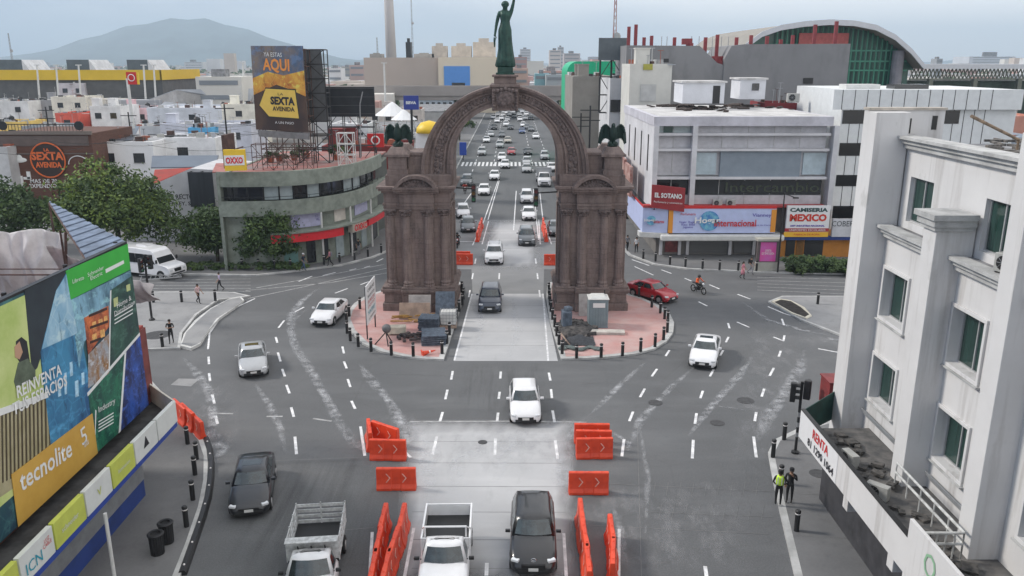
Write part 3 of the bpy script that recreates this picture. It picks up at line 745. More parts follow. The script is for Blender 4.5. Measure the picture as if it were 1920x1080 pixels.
    if rack:
        g = MB()
        for s in (-1, 1): g.tube((s*.5, Y(frf)+.15, zr+.12), (s*.5, Y(frr)-.1, zr+.12), .03)
        for k in range(4): g.tube((-.55, Y(frf)+.25+k*.45, zr+.13), (.55, Y(frf)+.25+k*.45, zr+.13), .025)
        for s in (-1, 1):
            for k in (0, 1): g.tube((s*.5, Y(frf)+.3+k*1.2, zr-.03), (s*.5, Y(frf)+.3+k*1.2, zr+.12), .025)
        g.build('roof_rack', CHROME, root)
    # front details
    g = MB(); g.obox((0, Y(.012)+.0, zn*.5+.1), W*.5, .12, zn*.2); g.build('grille', TRIM, root, bevel=.02)
    g = MB(); g.obox((0, Y(.01), .34), W*.66, .14, .16); g.build('bumper_intake', TRIM, root, bevel=.02)
    g = MB(); g.box(-.19, .19, Y(0)-.045, Y(0)-.02, .40, .52); g.build('number_plate', PLATE, root)
    for s in (-1, 1):
        g = MB(); g.obox((s*W*.375, Y(.030)+.02, zn-.14), W*.17, .2, .12, rz=s*R(24)); g.build('headlight', LAMP, root, bevel=.03)
        g = MB(); g.obox((s*(W/2*.93), Y(fc)+.28, zb+.05), .05, .06, .04); g.obox((s*(W/2+.09), Y(fc)+.26, zb+.1), .2, .1, .13); g.build('mirror', P if kind != 'pickup' else TRIM, root, bevel=.025)
        if tail:
            g = MB(); g.obox((s*W*.37, Y(.985), zd-.22), W*.17, .12, .12, rz=-s*R(20)); g.build('tail_light', REDL, root, bevel=.02)
    if tail:
        g = MB(); g.box(-.19, .19, Y(1)+.015, Y(1)+.035, .6, .72); g.build('number_plate', PLATE, root)
    g = MB()
    for s in (-1, 1):   # door seams and sills
        g.box(s*(W/2+.001), s*(W/2-.03), Y(fc)+.2, Y(.78), .2, .27)
    g.box(-W/2+.05, W/2-.05, Y(fc)+.3, Y(.7), .19, .24)
    g.build('sill', TRIM, root)
    wf, wr = Y(.175 if kind != 'pickup' else .3), Y(.80)
    wheels(root, W, wf, wr if tail else None)
    return root
def wheels(root, W, *ys, r=.33):
    for yw in ys:
        if yw is None: continue
        for s in (-1, 1):
            g = MB(); g.tube((s*(W/2-.2), yw, r), (s*(W/2+.012), yw, r), r, r, 18); w = g.build('wheel', TYRE, root, bevel=.02)
            g = MB(); g.lathe([(r*.62, -.0), (r*.6, .02), (r*.2, .01)], (0, 0, 0), 14)
            M = Matrix.Translation((s*(W/2+.01), yw, r)) @ Matrix.Rotation(s*math.pi/2, 4, 'Y'); g.v = [tuple(M @ Vector(v)) for v in g.v]
            g.build('rim', RIM, w)
            g = MB(); n = 12; o = W/2+.006
            pts = [(s*o, yw+(r+.07)*math.cos(math.pi*k/n), r+(r+.07)*math.sin(math.pi*k/n)) for k in range(n+1)]
            g.extr(pts, (-s*.05, 0, 0)); g.build('wheel_arch', TRIM, root)
PROTO = {}
def finish_front(front, L_, hd):
    """front bottom centre pixel + heading (0 = towards the camera) -> location"""
    p = G(front[0], front[1], .3); rz = R(hd)
    back = Vector((-math.sin(rz)*1.0, math.cos(rz), 0))
    c = p+back*L_/2; c.z = .008; return c, rz
def place_car(kind, col, front, hd, label, cat='car', group=None, **k):
    key = (kind, k.get('sunroof'), k.get('rack'))
    if key not in PROTO:
        o = make_car(kind, col, label=label, cat=cat, **k); PROTO[key] = (o, col)
    else:
        src, c0 = PROTO[key]
        o = clone(src, label=label, swap={paint(c0): paint(col)} if col != c0 else None); o['category'] = cat
    if group: o['group'] = group
    elif 'group' in o: del o['group']
    o.location, z = finish_front(front, SPEC[kind][0], hd); o.rotation_euler = (0, 0, z)
    return o
VG = 'cars driving round the arch and down the avenue'
place_car('hatch', 'white', (986, 791), 1, 'white hatchback driving towards the camera just past the arch islands, alone on the open asphalt')
place_car('suv', 'navy', (918, 583), 0, 'dark grey-blue suv driving out between the two pink islands')
place_car('suv', 'white', (926, 493), 0, 'white suv with a ladder rack on its roof, under the arch', rack=True)
place_car('suv', 'grey', (988, 458), 0, 'dark grey pickup-fronted suv beside the right orange divider beyond the arch')
place_car('hatch', 'grey', (878, 433), 4, 'grey hatchback left of the long orange divider beyond the arch')
place_car('hatch', 'white', (869, 406), 5, 'white hatchback right behind the grey hatchback at the left of the arch opening')
place_car('sedan', 'white', (907, 364), 0, 'white sedan beside the left hanging traffic light')
place_car('suv', 'grey', (874, 347), 0, 'dark suv following the red motorcycle at the left kerb')
place_car('sedan', 'white', (927, 336), 0, 'white sedan at the top end of the double white line')
place_car('sedan', 'white', (992, 411), 0, 'cream-white sedan just under the right hanging traffic light')
place_car('suv', 'white', (988, 379), 0, 'white suv level with the right hanging traffic light')
place_car('sedan', 'white', (1036, 320), 0, 'white sedan behind the stout white truck, by the right kerb')
place_car('suv', 'silver', (1022, 298), 0, 'silver suv standing on the zebra crossing at its right end')
place_car('sedan', 'white', (947, 314), 0, 'white taxi-like sedan just this side of the zebra crossing')
place_car('hatch', 'white', (941, 300), 0, 'white hatchback on the zebra crossing beside the red car')
place_car('sedan', 'silver', (988, 322), 0, 'pale silver sedan this side of the zebra crossing')
place_car('hatch', 'silver', (988, 308), 0, 'silver hatchback leaving the zebra crossing just behind the pale silver sedan')
place_car('sedan', 'grey', (1044, 440), 0, 'grey sedan half hidden behind the right pier of the arch')
place_car('sedan', 'silver', (476, 703), 18, 'silver sedan with a dark sunroof, leftmost of the cars circling the roundabout', sunroof=True)
place_car('sedan', 'white', (600, 608), -6, 'white sedan turning round the left pink island')
place_car('sedan', 'dark', (467, 964), 12, 'dark grey sedan with black roof in the left foreground', sunroof=True)
place_car('sedan', 'red', (1262, 563), 40, 'bright red sedan turning behind the right pink island')
place_car('sedan', 'white', (1316, 687), -18, 'white sedan with sunroof passing the right pink island', sunroof=True)
bs = place_car('suv', 'black', (1000, 1075), -1, 'black suv with an oval badge on its nose, nearest car to the camera')
# badge
g = MB(); y0 = -SPEC['suv'][0]/2
for k in range(14):
    a, b = 2*math.pi*k/14, 2*math.pi*(k+1)/14
    g.tube((.11*math.cos(a), y0+.02, .86+.08*math.sin(a)), (.11*math.cos(b), y0+.02, .86+.08*math.sin(b)), .012, n=5)
g.tube((-.1, y0+.02, .88), (0, y0+.02, .83), .012, n=5); g.tube((0, y0+.02, .83), (.1, y0+.02, .88), .012, n=5)
bd = MB(); M = wmat(bs); bd.v = [tuple(M @ Vector(v)) for v in g.v]; bd.f = g.f; bd.build('badge', CHROME, bs)

# ---- far traffic, read off the photograph lane by lane
far = [(903,290,'suv','silver'),(959,289,'sedan','red'),(990,289,'sedan','dark'),(937,276,'suv','silver'),(952,267,'sedan','beige'),(912,266,'sedan','white'),(941,256,'hatch','grey'),
 (1005,259,'sedan','white'),(920,255,'sedan','silver'),(979,249,'sedan','blue'),(981,237,'hatch','white'),(949,236,'suv','white'),(926,242,'suv','dark'),(957,242,'sedan','dark'),(988,241,'sedan','grey'),
 (996,245,'sedan','grey'),(932,229,'sedan','white'),(951,226,'sedan','silver'),(940,224,'sedan','white'),(975,226,'sedan','white'),(985,224,'suv','silver'),(925,222,'sedan','white'),(964,220,'hatch','dark'),
 (996,224,'sedan','dark'),(943,218,'suv','white'),(955,217,'sedan','grey'),(933,217,'sedan','silver'),(974,217,'sedan','silver'),(987,216,'sedan','white'),(947,213,'sedan','white'),(962,212,'hatch','silver'),(939,211,'sedan','dark'),(979,211,'sedan','white'),(954,210,'sedan','white'),(970,209,'suv','grey')]
lanes = [(-10, 'leftmost lane'), (-6.2, 'second lane from the left'), (-3, 'third lane from the left'), (0, 'middle lane'), (3.2, 'third lane from the right'), (6.4, 'second lane from the right'), (9.5, 'rightmost lane')]
ordn = ['nearest', 'second', 'third', 'fourth', 'fifth', 'sixth', 'seventh', 'eighth', 'ninth', 'tenth', 'eleventh']
rows = {}
for i, (px, py, k, c) in enumerate(far):
    p = G(px, py); ln = min(range(7), key=lambda q: abs(lanes[q][0]-p.x)); rows.setdefault(ln, []).append((p.y, i))
lab = {}
for ln, v in rows.items():
    for r_, (yy, i) in enumerate(sorted(v)):
        px, py, k, c = far[i]
        lab[i] = '%s %s beyond the zebra crossing, %s car in the %s' % (c if c != 'dark' else 'dark grey', {'suv': 'suv', 'sedan': 'sedan', 'hatch': 'hatchback'}[k], ordn[min(r_, 10)], lanes[ln][1])
for i, (px, py, k, c) in enumerate(far):
    place_car(k, c, (px, py), 0, lab[i], group='distant traffic beyond the zebra crossing')

# ---- white pickup with open bed (nearest pickup)
def pickup_bed(root, y0, y1, W, zf, zt, P, dark=None, stakes=False):
    g = MB(); g.box(-W/2+.06, W/2-.06, y0+.06, y1-.06, zf-.12, zf); g.build('bed_floor', dark or TRIM, root)
    g = MB()
    for s in (-1, 1): g.box(s*(W/2), s*(W/2-.07), y0, y1, zf-.3, zt)
    g.box(-W/2+.07, W/2-.07, y0, y0+.06, zf-.3, zt); bed = g.build('bed_side', P, root, bevel=.02)
    g = MB(); g.box(-W/2+.07, W/2-.07, y1-.06, y1, zf-.3, zt-.02); g.build('tailgate', P, root, bevel=.02)
    return bed
pk = make_car('pickup', 'white', name='pickup_truck', label='white pickup truck with an empty open bed and black mirrors, in the concrete lane', cat='pickup')
W = 1.95; P = paint('white')
pickup_bed(pk, 1.2, 3.85, W, .95, 1.42, P)
g = MB()
for s in (-1, 1): g.box(s*.98, s*.9, 1.2, 3.85, 1.42, 1.5)
g.box(-.9, .9, 1.2, 1.27, 1.42, 1.5); g.box(-.9, .9, 3.78, 3.85, 1.42, 1.48); g.build('bed_rail', P, pk, bevel=.02)
g = MB(); g.tube((-.8, 1.32, 1.5), (-.8, 1.32, 1.95), .035); g.tube((.8, 1.32, 1.5), (.8, 1.32, 1.95), .035); g.tube((-.82, 1.32, 1.93), (.82, 1.32, 1.93), .04)
g.tube((-.8, 1.32, 1.93), (-.95, 1.9, 1.5), .03); g.tube((.8, 1.32, 1.93), (.95, 1.9, 1.5), .03); g.build('roll_bar', P, pk)
for s in (-1, 1):
    g = MB(); g.obox((s*(W/2+.1), 3.3-.5+.0, 0), .01, .01, .01); 
wheels(pk, W, 3.05)
pk.location, z = finish_front((829, 1132), 2.35, 1); pk.rotation_euler = (0, 0, z)
# ---- silver stake-bed truck
sk_ = make_car('pickup', 'white', name='stake_truck', label='white cab truck with slatted silver stake bed, at the bottom left of the lanes', cat='truck')
g = MB(); g.box(-.95, .95, 1.3, 3.9, .92, 1.05); g.build('bed_floor', TRIM, sk_)
SLAT = mat('weathered_white_slat', (.45, .46, .46), .7, var=.3, scale=5)
def slats(a, b, name):
    g = MB(); a, b = Vector(a), Vector(b); n_ = 3
    for k in range(n_+1):
        z = 1.08+k*.24
        d = (b-a).normalized(); nn = Vector((-d.y, d.x, 0))*.02
        for zz in (z,): g.add([a+nn+Vector((0,0,zz)), b+nn+Vector((0,0,zz)), b-nn+Vector((0,0,zz)), a-nn+Vector((0,0,zz)), a+nn+Vector((0,0,zz+.13)), b+nn+Vector((0,0,zz+.13)), b-nn+Vector((0,0,zz+.13)), a-nn+Vector((0,0,zz+.13))], [(0,1,2,3),(7,6,5,4),(0,4,5,1),(1,5,6,2),(2,6,7,3),(3,7,4,0)])
    m_ = max(2, int((b-a).length/.75)); 
    for k in range(m_+1):
        p = a.lerp(b, k/m_); g.obox((p.x, p.y, 1.5), .05, .05, 1.0)
    g.build(name, SLAT, sk_)
slats((-.98, 1.3, 0), (-.98, 3.9, 0), 'stake_side'); slats((.98, 1.3, 0), (.98, 3.9, 0), 'stake_side'); slats((-.98, 3.92, 0), (.98, 3.92, 0), 'stake_tailgate')
g = MB(); g.obox((0, 1.28, 1.55), 1.96, .05, .95); g.obox((0, 1.1, 2.03), 1.96, .4, .04, rx=R(0)); g.build('headboard', SLAT, sk_, bevel=.01)
g = MB(); 
for s in (-.5, 0, .5): g.tube((s, 1.2, 1.4), (s, .95, 1.85), .03)
g.build('headboard_strut', TRIM, sk_)
wheels(sk_, 1.95, 3.3)
sk_.location, z = finish_front((574, 1160), 2.35, 6); sk_.rotation_euler = (0, 0, z)
# ---- stout white truck on the avenue
tk = make_car('pickup', 'white', name='truck', label='stout white bonneted truck driving down the right side of the avenue', cat='truck')
g = MB(); g.box(-1.1, 1.1, 1.3, 6.0, .75, 1.0); g.box(-1.1, 1.1, 1.3, 1.4, 1.0, 2.3); g.build('flatbed', paint('silver'), tk, bevel=.02)
g = MB(); g.box(-.9, .9, 2.0, 4.5, 1.0, 1.9); g.build('cargo', paint('grey'), tk, bevel=.05)
wheels(tk, 2.1, 4.6, r=.42); tk.scale = (1.12, 1.12, 1.25)
tk.location, z = finish_front((1021, 348), 2.6, 0); tk.rotation_euler = (0, 0, z)
# ---- white minibus
mb_ = thing('minibus', 'white minibus with black windows waiting beside the green trees on the left', 'minibus')
Lm, Wm = 7.4, 2.2; P = paint('white')
prof = [(-3.7, .45), (-3.75, .8), (-3.68, 1.15), (-3.35, 1.3), (-2.6, 1.45), (-1.95, 2.45), (-1.6, 2.66), (0, 2.74), (3.3, 2.7), (3.62, 2.5), (3.68, 1.0), (3.6, .42)]
secs = []
for x, k in ((-1.1, .0), (-1.08, .03), (-1.0, .07), (1.0, .07), (1.08, .03), (1.1, .0)):
    secs.append([(x*(1 if 1 else 1)*(1-.10*max(0, z-1.3)/1.4), y, z+(k if z > 2.4 else 0)) for y, z in prof])
g = MB(); g.loft(secs); g.build('body', P, mb_, bevel=.05)
def bx(z, e=.012): return 1.1*(1-.10*max(0, z-1.3)/1.4)+e
for s in (-1, 1):
    for (ya, yb) in ((-2.15, -1.0), (-.96, .2), (.24, 1.4), (1.44, 2.6), (2.64, 3.4)):
        f = .55 if ya < -2 else 0
        g = MB(); g.extr([(s*bx(1.45), ya, 1.45), (s*bx(1.45), yb, 1.45), (s*bx(2.3), yb, 2.3), (s*bx(2.3), ya+f, 2.3)], (-s*.03, 0, 0)); g.build('side_window', mat('dark_windscreen', (.01, .012, .014), .3, var=0, spec=.3), mb_)
    g = MB(); g.obox((s*.8, -3.66, .95), .34, .2, .2); g.build('headlight', LAMP, mb_, bevel=.04)
    g = MB(); g.obox((s*1.25, -2.5, 1.75), .2, .08, .34); g.build('mirror', TRIM, mb_, bevel=.02)
    g = MB(); g.obox((s*.85, 3.67, 1.1), .2, .06, .3); g.build('tail_light', REDL, mb_)
d = Vector((0, .65, 1.0)).normalized(); nn = Vector((0, -1, .65)).normalized()
g = MB(); a = Vector((0, -2.56, 1.52)); b = Vector((0, -2.0, 2.38))
g.extr([a+Vector((-.98, -.02, 0)), a+Vector((.98, -.02, 0)), b+Vector((.88, -.02, 0)), b+Vector((-.88, -.02, 0))], (0, .03, .0)); g.build('windscreen', mat('dark_windscreen', (.01, .012, .014), .3, var=0, spec=.3), mb_)
g = MB(); g.obox((0, -3.72, .92), .8, .1, .3); g.obox((0, -3.72, .6), 1.7, .08, .12); g.build('grille', TRIM, mb_)
g = MB(); g.extr([(-.85, 3.67, 1.5), (.85, 3.67, 1.5), (.8, 3.67, 2.3), (-.8, 3.67, 2.3)], (0, .03, 0)); g.build('rear_window', GLASS, mb_)
g = MB(); g.obox((.3, .3, 2.83), .9, 1.2, .16); g.build('roof_unit', P, mb_, bevel=.04)
wheels(mb_, 2.2, -2.7, 2.2, r=.42)
mb_.rotation_euler = (0, 0, R(68)); p = G(300, 520); mb_.location = (p.x-1.5, p.y+.9, .008)

# ================================================================ PEOPLE AND MOTORCYCLES
SKIN = mat('skin', (.30, .17, .11), .6, var=0); HAIR = mat('dark_hair', (.015, .011, .009), .7, var=0)
def cloth(n, c): return mat('cloth_'+n, c, .9, var=.15, scale=6)
def person(label, loc, rz, top, legs, shoes=TRIM, h=1.68, walk=.5, arms='swing', skirt=None, bag=None, cap=None, vest=None, sit=False, helmet=None, group=None, hair_long=False, sleeve=.45):
    root = thing('person', label, 'person', (0, 0, 0), 0, group); s = h/1.72; w = walk
    def V3(x, y, z): return (x*s, y*s, z*s)
    if not sit:
        J = {'pelvis': (V3(0, 0, .95), (.15, .11)), 'waist': (V3(0, 0, 1.1), (.13, .095)), 'chest': (V3(0, -.01, 1.32), (.16, .11)), 'neck': (V3(0, 0, 1.48), .055), 'head': (V3(0, -.02, 1.6), (.082, .095)), 'crown': (V3(0, -.01, 1.68), (.06, .07)),
             'hl': (V3(-.09, 0, .9), .095), 'kl': (V3(-.1, -.16*w-.02, .49), .062), 'al': (V3(-.1, .04*w if w < .2 else -.2*w, .1), .042), 'tl': (V3(-.1, -.12-.24*w, .04), .036),
             'hr': (V3(.09, 0, .9), .095), 'kr': (V3(.1, .1*w-.02, .5), .062), 'ar': (V3(.1, .38*w, .12+.06*w), .042), 'tr': (V3(.1, .30*w-.12, .04), .036),
             'sl': (V3(-.19, 0, 1.42), .06), 'sr': (V3(.19, 0, 1.42), .06)}
        if arms == 'swing': al = [(-.24, .1*w, 1.14), (-.24, -.08*w-.06, .9)]; ar = [(.24, -.1*w, 1.14), (.24, -.26*w-.04, .92)]
        elif arms == 'front': al = [(-.25, -.02, 1.15), (-.08, -.25, 1.17)]; ar = [(.25, -.02, 1.15), (.08, -.27, 1.2)]
        elif arms == 'phone': al = [(-.25, .02, 1.14), (-.2, -.12, .93)]; ar = [(.27, -.06, 1.2), (.12, -.2, 1.42)]
        elif arms == 'hip': al = [(-.36, .05, 1.2), (-.19, -.08, 1.03)]; ar = [(.27, .02, 1.15), (.2, -.15, .98)]
    else:
        J = {'pelvis': (V3(0, .25, .83), (.15, .12)), 'waist': (V3(0, .2, .98), (.14, .1)), 'chest': (V3(0, .08, 1.2), (.17, .12)), 'neck': (V3(0, .02, 1.36), .06), 'head': (V3(0, -.03, 1.47), (.085, .1)), 'crown': (V3(0, -.02, 1.56), (.06, .07)),
             'hl': (V3(-.1, .2, .8), .1), 'kl': (V3(-.2, -.18, .66), .07), 'al': (V3(-.18, .1, .26), .05), 'tl': (V3(-.2, -.06, .2), .04),
             'hr': (V3(.1, .2, .8), .1), 'kr': (V3(.2, -.18, .66), .07), 'ar': (V3(.18, .1, .26), .05), 'tr': (V3(.2, -.06, .2), .04),
             'sl': (V3(-.2, .06, 1.3), .065), 'sr': (V3(.2, .06, 1.3), .065)}
        al = [(-.33, -.08, 1.08), (-.32, -.36, 1.04)]; ar = [(.33, -.08, 1.08), (.32, -.36, 1.04)]
    J['el'] = (V3(*al[0]), .043); J['wl'] = (V3(*al[1]), .029); J['er'] = (V3(*ar[0]), .043); J['wr'] = (V3(*ar[1]), .029)
    B = [('pelvis', 'waist'), ('waist', 'chest'), ('chest', 'neck'), ('neck', 'head'), ('head', 'crown'), ('pelvis', 'hl'), ('hl', 'kl'), ('kl', 'al'), ('al', 'tl'), ('pelvis', 'hr'), ('hr', 'kr'), ('kr', 'ar'), ('ar', 'tr'), ('chest', 'sl'), ('sl', 'el'), ('el', 'wl'), ('chest', 'sr'), ('sr', 'er'), ('er', 'wr')]
    def pick(key, t, c):
        k = key[1]
        if k in ('waist', 'chest', 'sl', 'sr'): return 1
        if k in ('el', 'er'): return 1 if t < sleeve*2 else 0
        if k in ('wl', 'wr'): return 1 if sleeve > .8 and t < .9 else 0
        if k in ('neck',): return 1 if t < .55 else 0
        if k in ('hl', 'hr', 'kl', 'kr', 'al', 'ar', 'pelvis'): return 2
        if k in ('tl', 'tr'): return 3
        return 0
    def extra(g):
        g.use(SKIN)
        for sd_, (e_, w_) in ((-1, al), (1, ar)):
            e_, w_ = Vector(e_), Vector(w_); d = (w_-e_).normalized(); side = d.cross(Vector((0, 1, .2))).normalized(); c = w_+d*.05
            hd = MB(); hd.tube(w_*s, (w_+d*.09)*s, .026*s, .034*s, 8)
            for k, ln in enumerate((.07, .085, .08, .06)):
                b = w_+d*.085+side*(k-1.5)*.018; m_ = b+d*ln*.55; hd.tube(b*s, m_*s, .0095*s, .009*s, 5); hd.tube(m_*s, (m_+d*ln*.4+Vector((0, -.02, 0)))*s, .009*s, .007*s, 5)
            b = w_+d*.03+side*.03*(1 if sd_ < 0 else -1); hd.tube(b*s, (b+d*.05+side*.03*(1 if sd_ < 0 else -1))*s, .011*s, .009*s, 5)
            g.add(hd.v, hd.f)
        hx, hy, hz = J['head'][0]
        g.tube((hx, hy-.085*s, hz+.012*s), (hx, hy-.115*s, hz-.018*s), .012*s, .018*s, 6)
        for q_ in (-1, 1): g.ball((hx+q_*.088*s, hy, hz), .022*s, 6, 4)
        g.use(HAIR)
        for q_ in (-1, 1): g.ball((hx+q_*.033*s, hy-.09*s, hz+.02*s), .011*s, 6, 4)
        g.obox((hx, hy-.093*s, hz-.045*s), .045*s, .012*s, .008*s)
    skin_body('body', B, J, root, [SKIN, top, legs, shoes], extra=extra, pick=pick, sub=1)
    hx, hy, hz = J['head'][0]
    if helmet:
        g = MB(); g.ball((hx, hy+.01, hz+.03*s), .15*s, 12, 8); g.build('helmet', helmet, root, smooth=True)
    elif not cap:
        g = MB(); g.ball((hx, hy+.022*s, hz+.035*s), .102*s, 10, 7, sz=1.0)
        if hair_long: g.obox((hx, hy+.085*s, hz-.1*s), .16*s, .06*s, .26*s)
        g.build('hair', HAIR, root, smooth=True)
    else:
        g = MB(); g.lathe([(.104*s, 0), (.108*s, .05*s), (.09*s, .1*s), (.02, .115*s)], (hx, hy+.01, hz+.035*s), 12); g.obox((hx, hy-.12*s, hz+.05*s), .15*s, .1*s, .015*s); g.build('cap', cap, root, smooth=False)
        g = MB(); g.ball((hx, hy+.03*s, hz+.0*s), .095*s, 10, 7); g.build('hair', HAIR, root, smooth=True)
    if vest:
        cx, cy, cz = J['chest'][0]; g = MB(); secs = []
        for z, a, b in ((1.04, .165, .125), (1.15, .165, .125), (1.3, .185, .14), (1.42, .18, .125), (1.47, .12, .09)):
            secs.append([(a*s*math.cos(k*math.pi/8), (b*math.sin(k*math.pi/8)-.005)*s, z*s) for k in range(16)])
        g.loft(secs); v = g.build('safety_vest', vest, root, smooth=True)
        g = MB(); 
        for sx_ in (-1, 1): g.obox((sx_*.08*s, -.145*s, 1.27*s), .035*s, .012, .36*s); g.obox((sx_*.08*s, .14*s, 1.27*s), .035*s, .012, .36*s)
        g.build('reflective_band', mat('reflective_silver', (.6, .6, .6), .4, var=0), v)
    if skirt:
        g = MB(); g.lathe([(.24*s, .48*s), (.21*s, .75*s), (.155*s, 1.04*s)], (0, 0, 0), 14, sy=.8); g.build('skirt', skirt, root, smooth=True)
    if bag:
        g = MB(); g.obox((0, .19*s, 1.25*s), .3*s, .16*s, .42*s); b_ = g.build('backpack', bag, root, bevel=.05)
    root.location = loc; root.rotation_euler = (0, 0, rz)
    return root
bl = cloth('black', (.015, .015, .017)); navy = cloth('navy', (.02, .028, .05)); pink = cloth('pink', (.5, .2, .25)); wh = cloth('white', (.6, .6, .62)); lil = cloth('lilac', (.42, .36, .5))
gr_ = cloth('grey', (.2, .2, .22)); pale = cloth('pale_pink', (.55, .38, .38)); red_ = cloth('red', (.4, .04, .03)); org = cloth('orange', (.75, .12, .03)); hv = cloth('hi_vis_yellow', (.55, .8, .08)); jean = cloth('denim', (.08, .12, .2))
def at(px, py, z=.15): p = G(px, py, z); return (p.x, p.y, z)
person('police officer in a bright yellow-green vest on the right pavement', at(1458, 948, .146), R(160), bl, bl, arms='hip', walk=.12, cap=bl, vest=hv, h=1.75, sleeve=.9)
person('police officer in a black uniform and cap facing the colleague in the yellow vest', at(1479, 942, .146), R(-30), bl, bl, arms='phone', walk=.1, cap=bl, h=1.72, sleeve=.9)
person('person in a dark shirt looking at their hands on the pale left pavement', at(322, 644, .146), R(10), bl, bl, arms='front', walk=.3, h=1.8)
person('person in pale pink clothes walking by the left bollards', at(373, 569, .15), R(70), pale, pale, walk=.9)
person('person in a lilac top crossing the side street on the left', at(413, 545, .02), R(-60), lil, lil, walk=.9)
person('person in dark clothes and white cap walking on the kerb below the corner shop', at(570, 507), R(80), navy, jean, walk=.8, cap=wh)
person('person with a pink top and backpack walking between the kerb bollards at the corner shop', at(619, 499), R(-80), pink, bl, walk=.9, bag=gr_)
person('person in black standing at the corner shop entrance near the pier', at(673, 477), R(20), bl, gr_, walk=.2)
person('person in a grey top just left of the person in black at the shop entrance', at(654, 470), R(160), gr_, bl, walk=.1)
person('person in a white shirt walking behind the right pier, farther from it', at(1193, 474), R(-20), wh, bl, walk=.6)
person('person in grey and white next to the right pier of the arch', at(1176, 470), R(20), gr_, bl, walk=.5)
person('person in a pink skirt walking at the kerb near the pink street panel', at(1392, 523, .02), R(60), pink, pink, walk=.8, skirt=pink, hair_long=True)
person('person in black with a bag walking behind the one in pink', at(1407, 514), R(60), bl, gr_, walk=.9, bag=bl)
CLAY = mat('red_motorcycle_paint', (.3, .02, .02), .3, var=0)
def motorcycle(label, loc, rz, P, group=None):
    root = thing('motorcycle', label, 'motorcycle')
    for yw in (-.66, .66):
        g = MB(); n = 20
        for k in range(n):
            a, b = 2*math.pi*k/n, 2*math.pi*(k+1)/n; g.tube((0, yw+.27*math.cos(a), .3+.27*math.sin(a)), (0, yw+.27*math.cos(b), .3+.27*math.sin(b)), .05, n=6)
        w = g.build('wheel', TYRE, root)
        g = MB(); g.tube((-.05, yw, .3), (.05, yw, .3), .06)
        for k in range(8): a = k*math.pi/4; g.tube((0, yw, .3), (0, yw+.23*math.cos(a), .3+.23*math.sin(a)), .01, n=4)
        g.build('spokes', RIM, w)
    g = MB(); g.tube((0, -.62, .3), (0, -.42, .95), .035); g.tube((0, -.42, .85), (0, .2, .45), .04); g.tube((0, .2, .45), (0, .66, .3), .035); g.tube((0, -.35, .8), (0, .45, .75), .04)
    g.obox((0, 0, .42), .22, .36, .28); g.build('frame', TRIM, root)
    g = MB(); g.ball((0, -.12, .84), .2, 10, 7, sx=.7, sy=1.3, sz=.7); g.obox((0, -.62, .62), .13, .4, .03, rx=R(-8)); g.build('fuel_tank', P, root, smooth=True)
    g = MB(); g.obox((0, .38, .82), .24, .66, .1); g.build('seat', TRIM, root, bevel=.03)
    g = MB(); g.tube((-.36, -.36, 1.04), (.36, -.36, 1.04), .02); g.build('handlebar', TRIM, root)
    g = MB(); g.ball((0, -.55, .9), .1, 10, 6); g.build('headlight', LAMP, root, smooth=True)
    g = MB(); g.obox((.14, .4, .36), .09, .6, .09); g.build('exhaust', CHROME, root, bevel=.03)
    root.location = loc; root.rotation_euler = (0, 0, rz)
    return root
for px, py, hd, P, tp, hm, la, lb in ((1309, 549, 30, CLAY, org, TRIM, 'black motorcycle ridden past the red sedan by a rider in orange', 'person in an orange jacket and dark helmet riding past the red sedan'),
    (872, 362, 3, CLAY, red_, TRIM, 'red motorcycle at the left kerb of the avenue beyond the arch', 'person in red riding the motorcycle at the left kerb beyond the arch'),
    (858, 463, 0, CLAY, bl, TRIM, 'dark motorcycle tucked beside the left pier of the arch', 'person in black riding the motorcycle beside the left pier')):
    p = at(px, py, .016)
    motorcycle(la, p, R(hd), P if px < 1000 else mat('black_motorcycle_paint', (.02, .02, .02), .3, var=0)); person(lb, p, R(hd), tp, bl, helmet=hm, sit=True, sleeve=.9, h=1.72)
# ================================================================ STREET OBJECTS
ORANGE = mat('orange_plastic', (.74, .07, .022), .5, col2=(.60, .05, .018), scale=2.5)
REFL = mat('white_reflector', (.75, .72, .7), .4, var=0)
BLK = mat('black_metal', (.014, .014, .015), .5, var=.1)
STEEL = mat('galvanised_steel', (.32, .33, .34), .45, .5, var=.15)
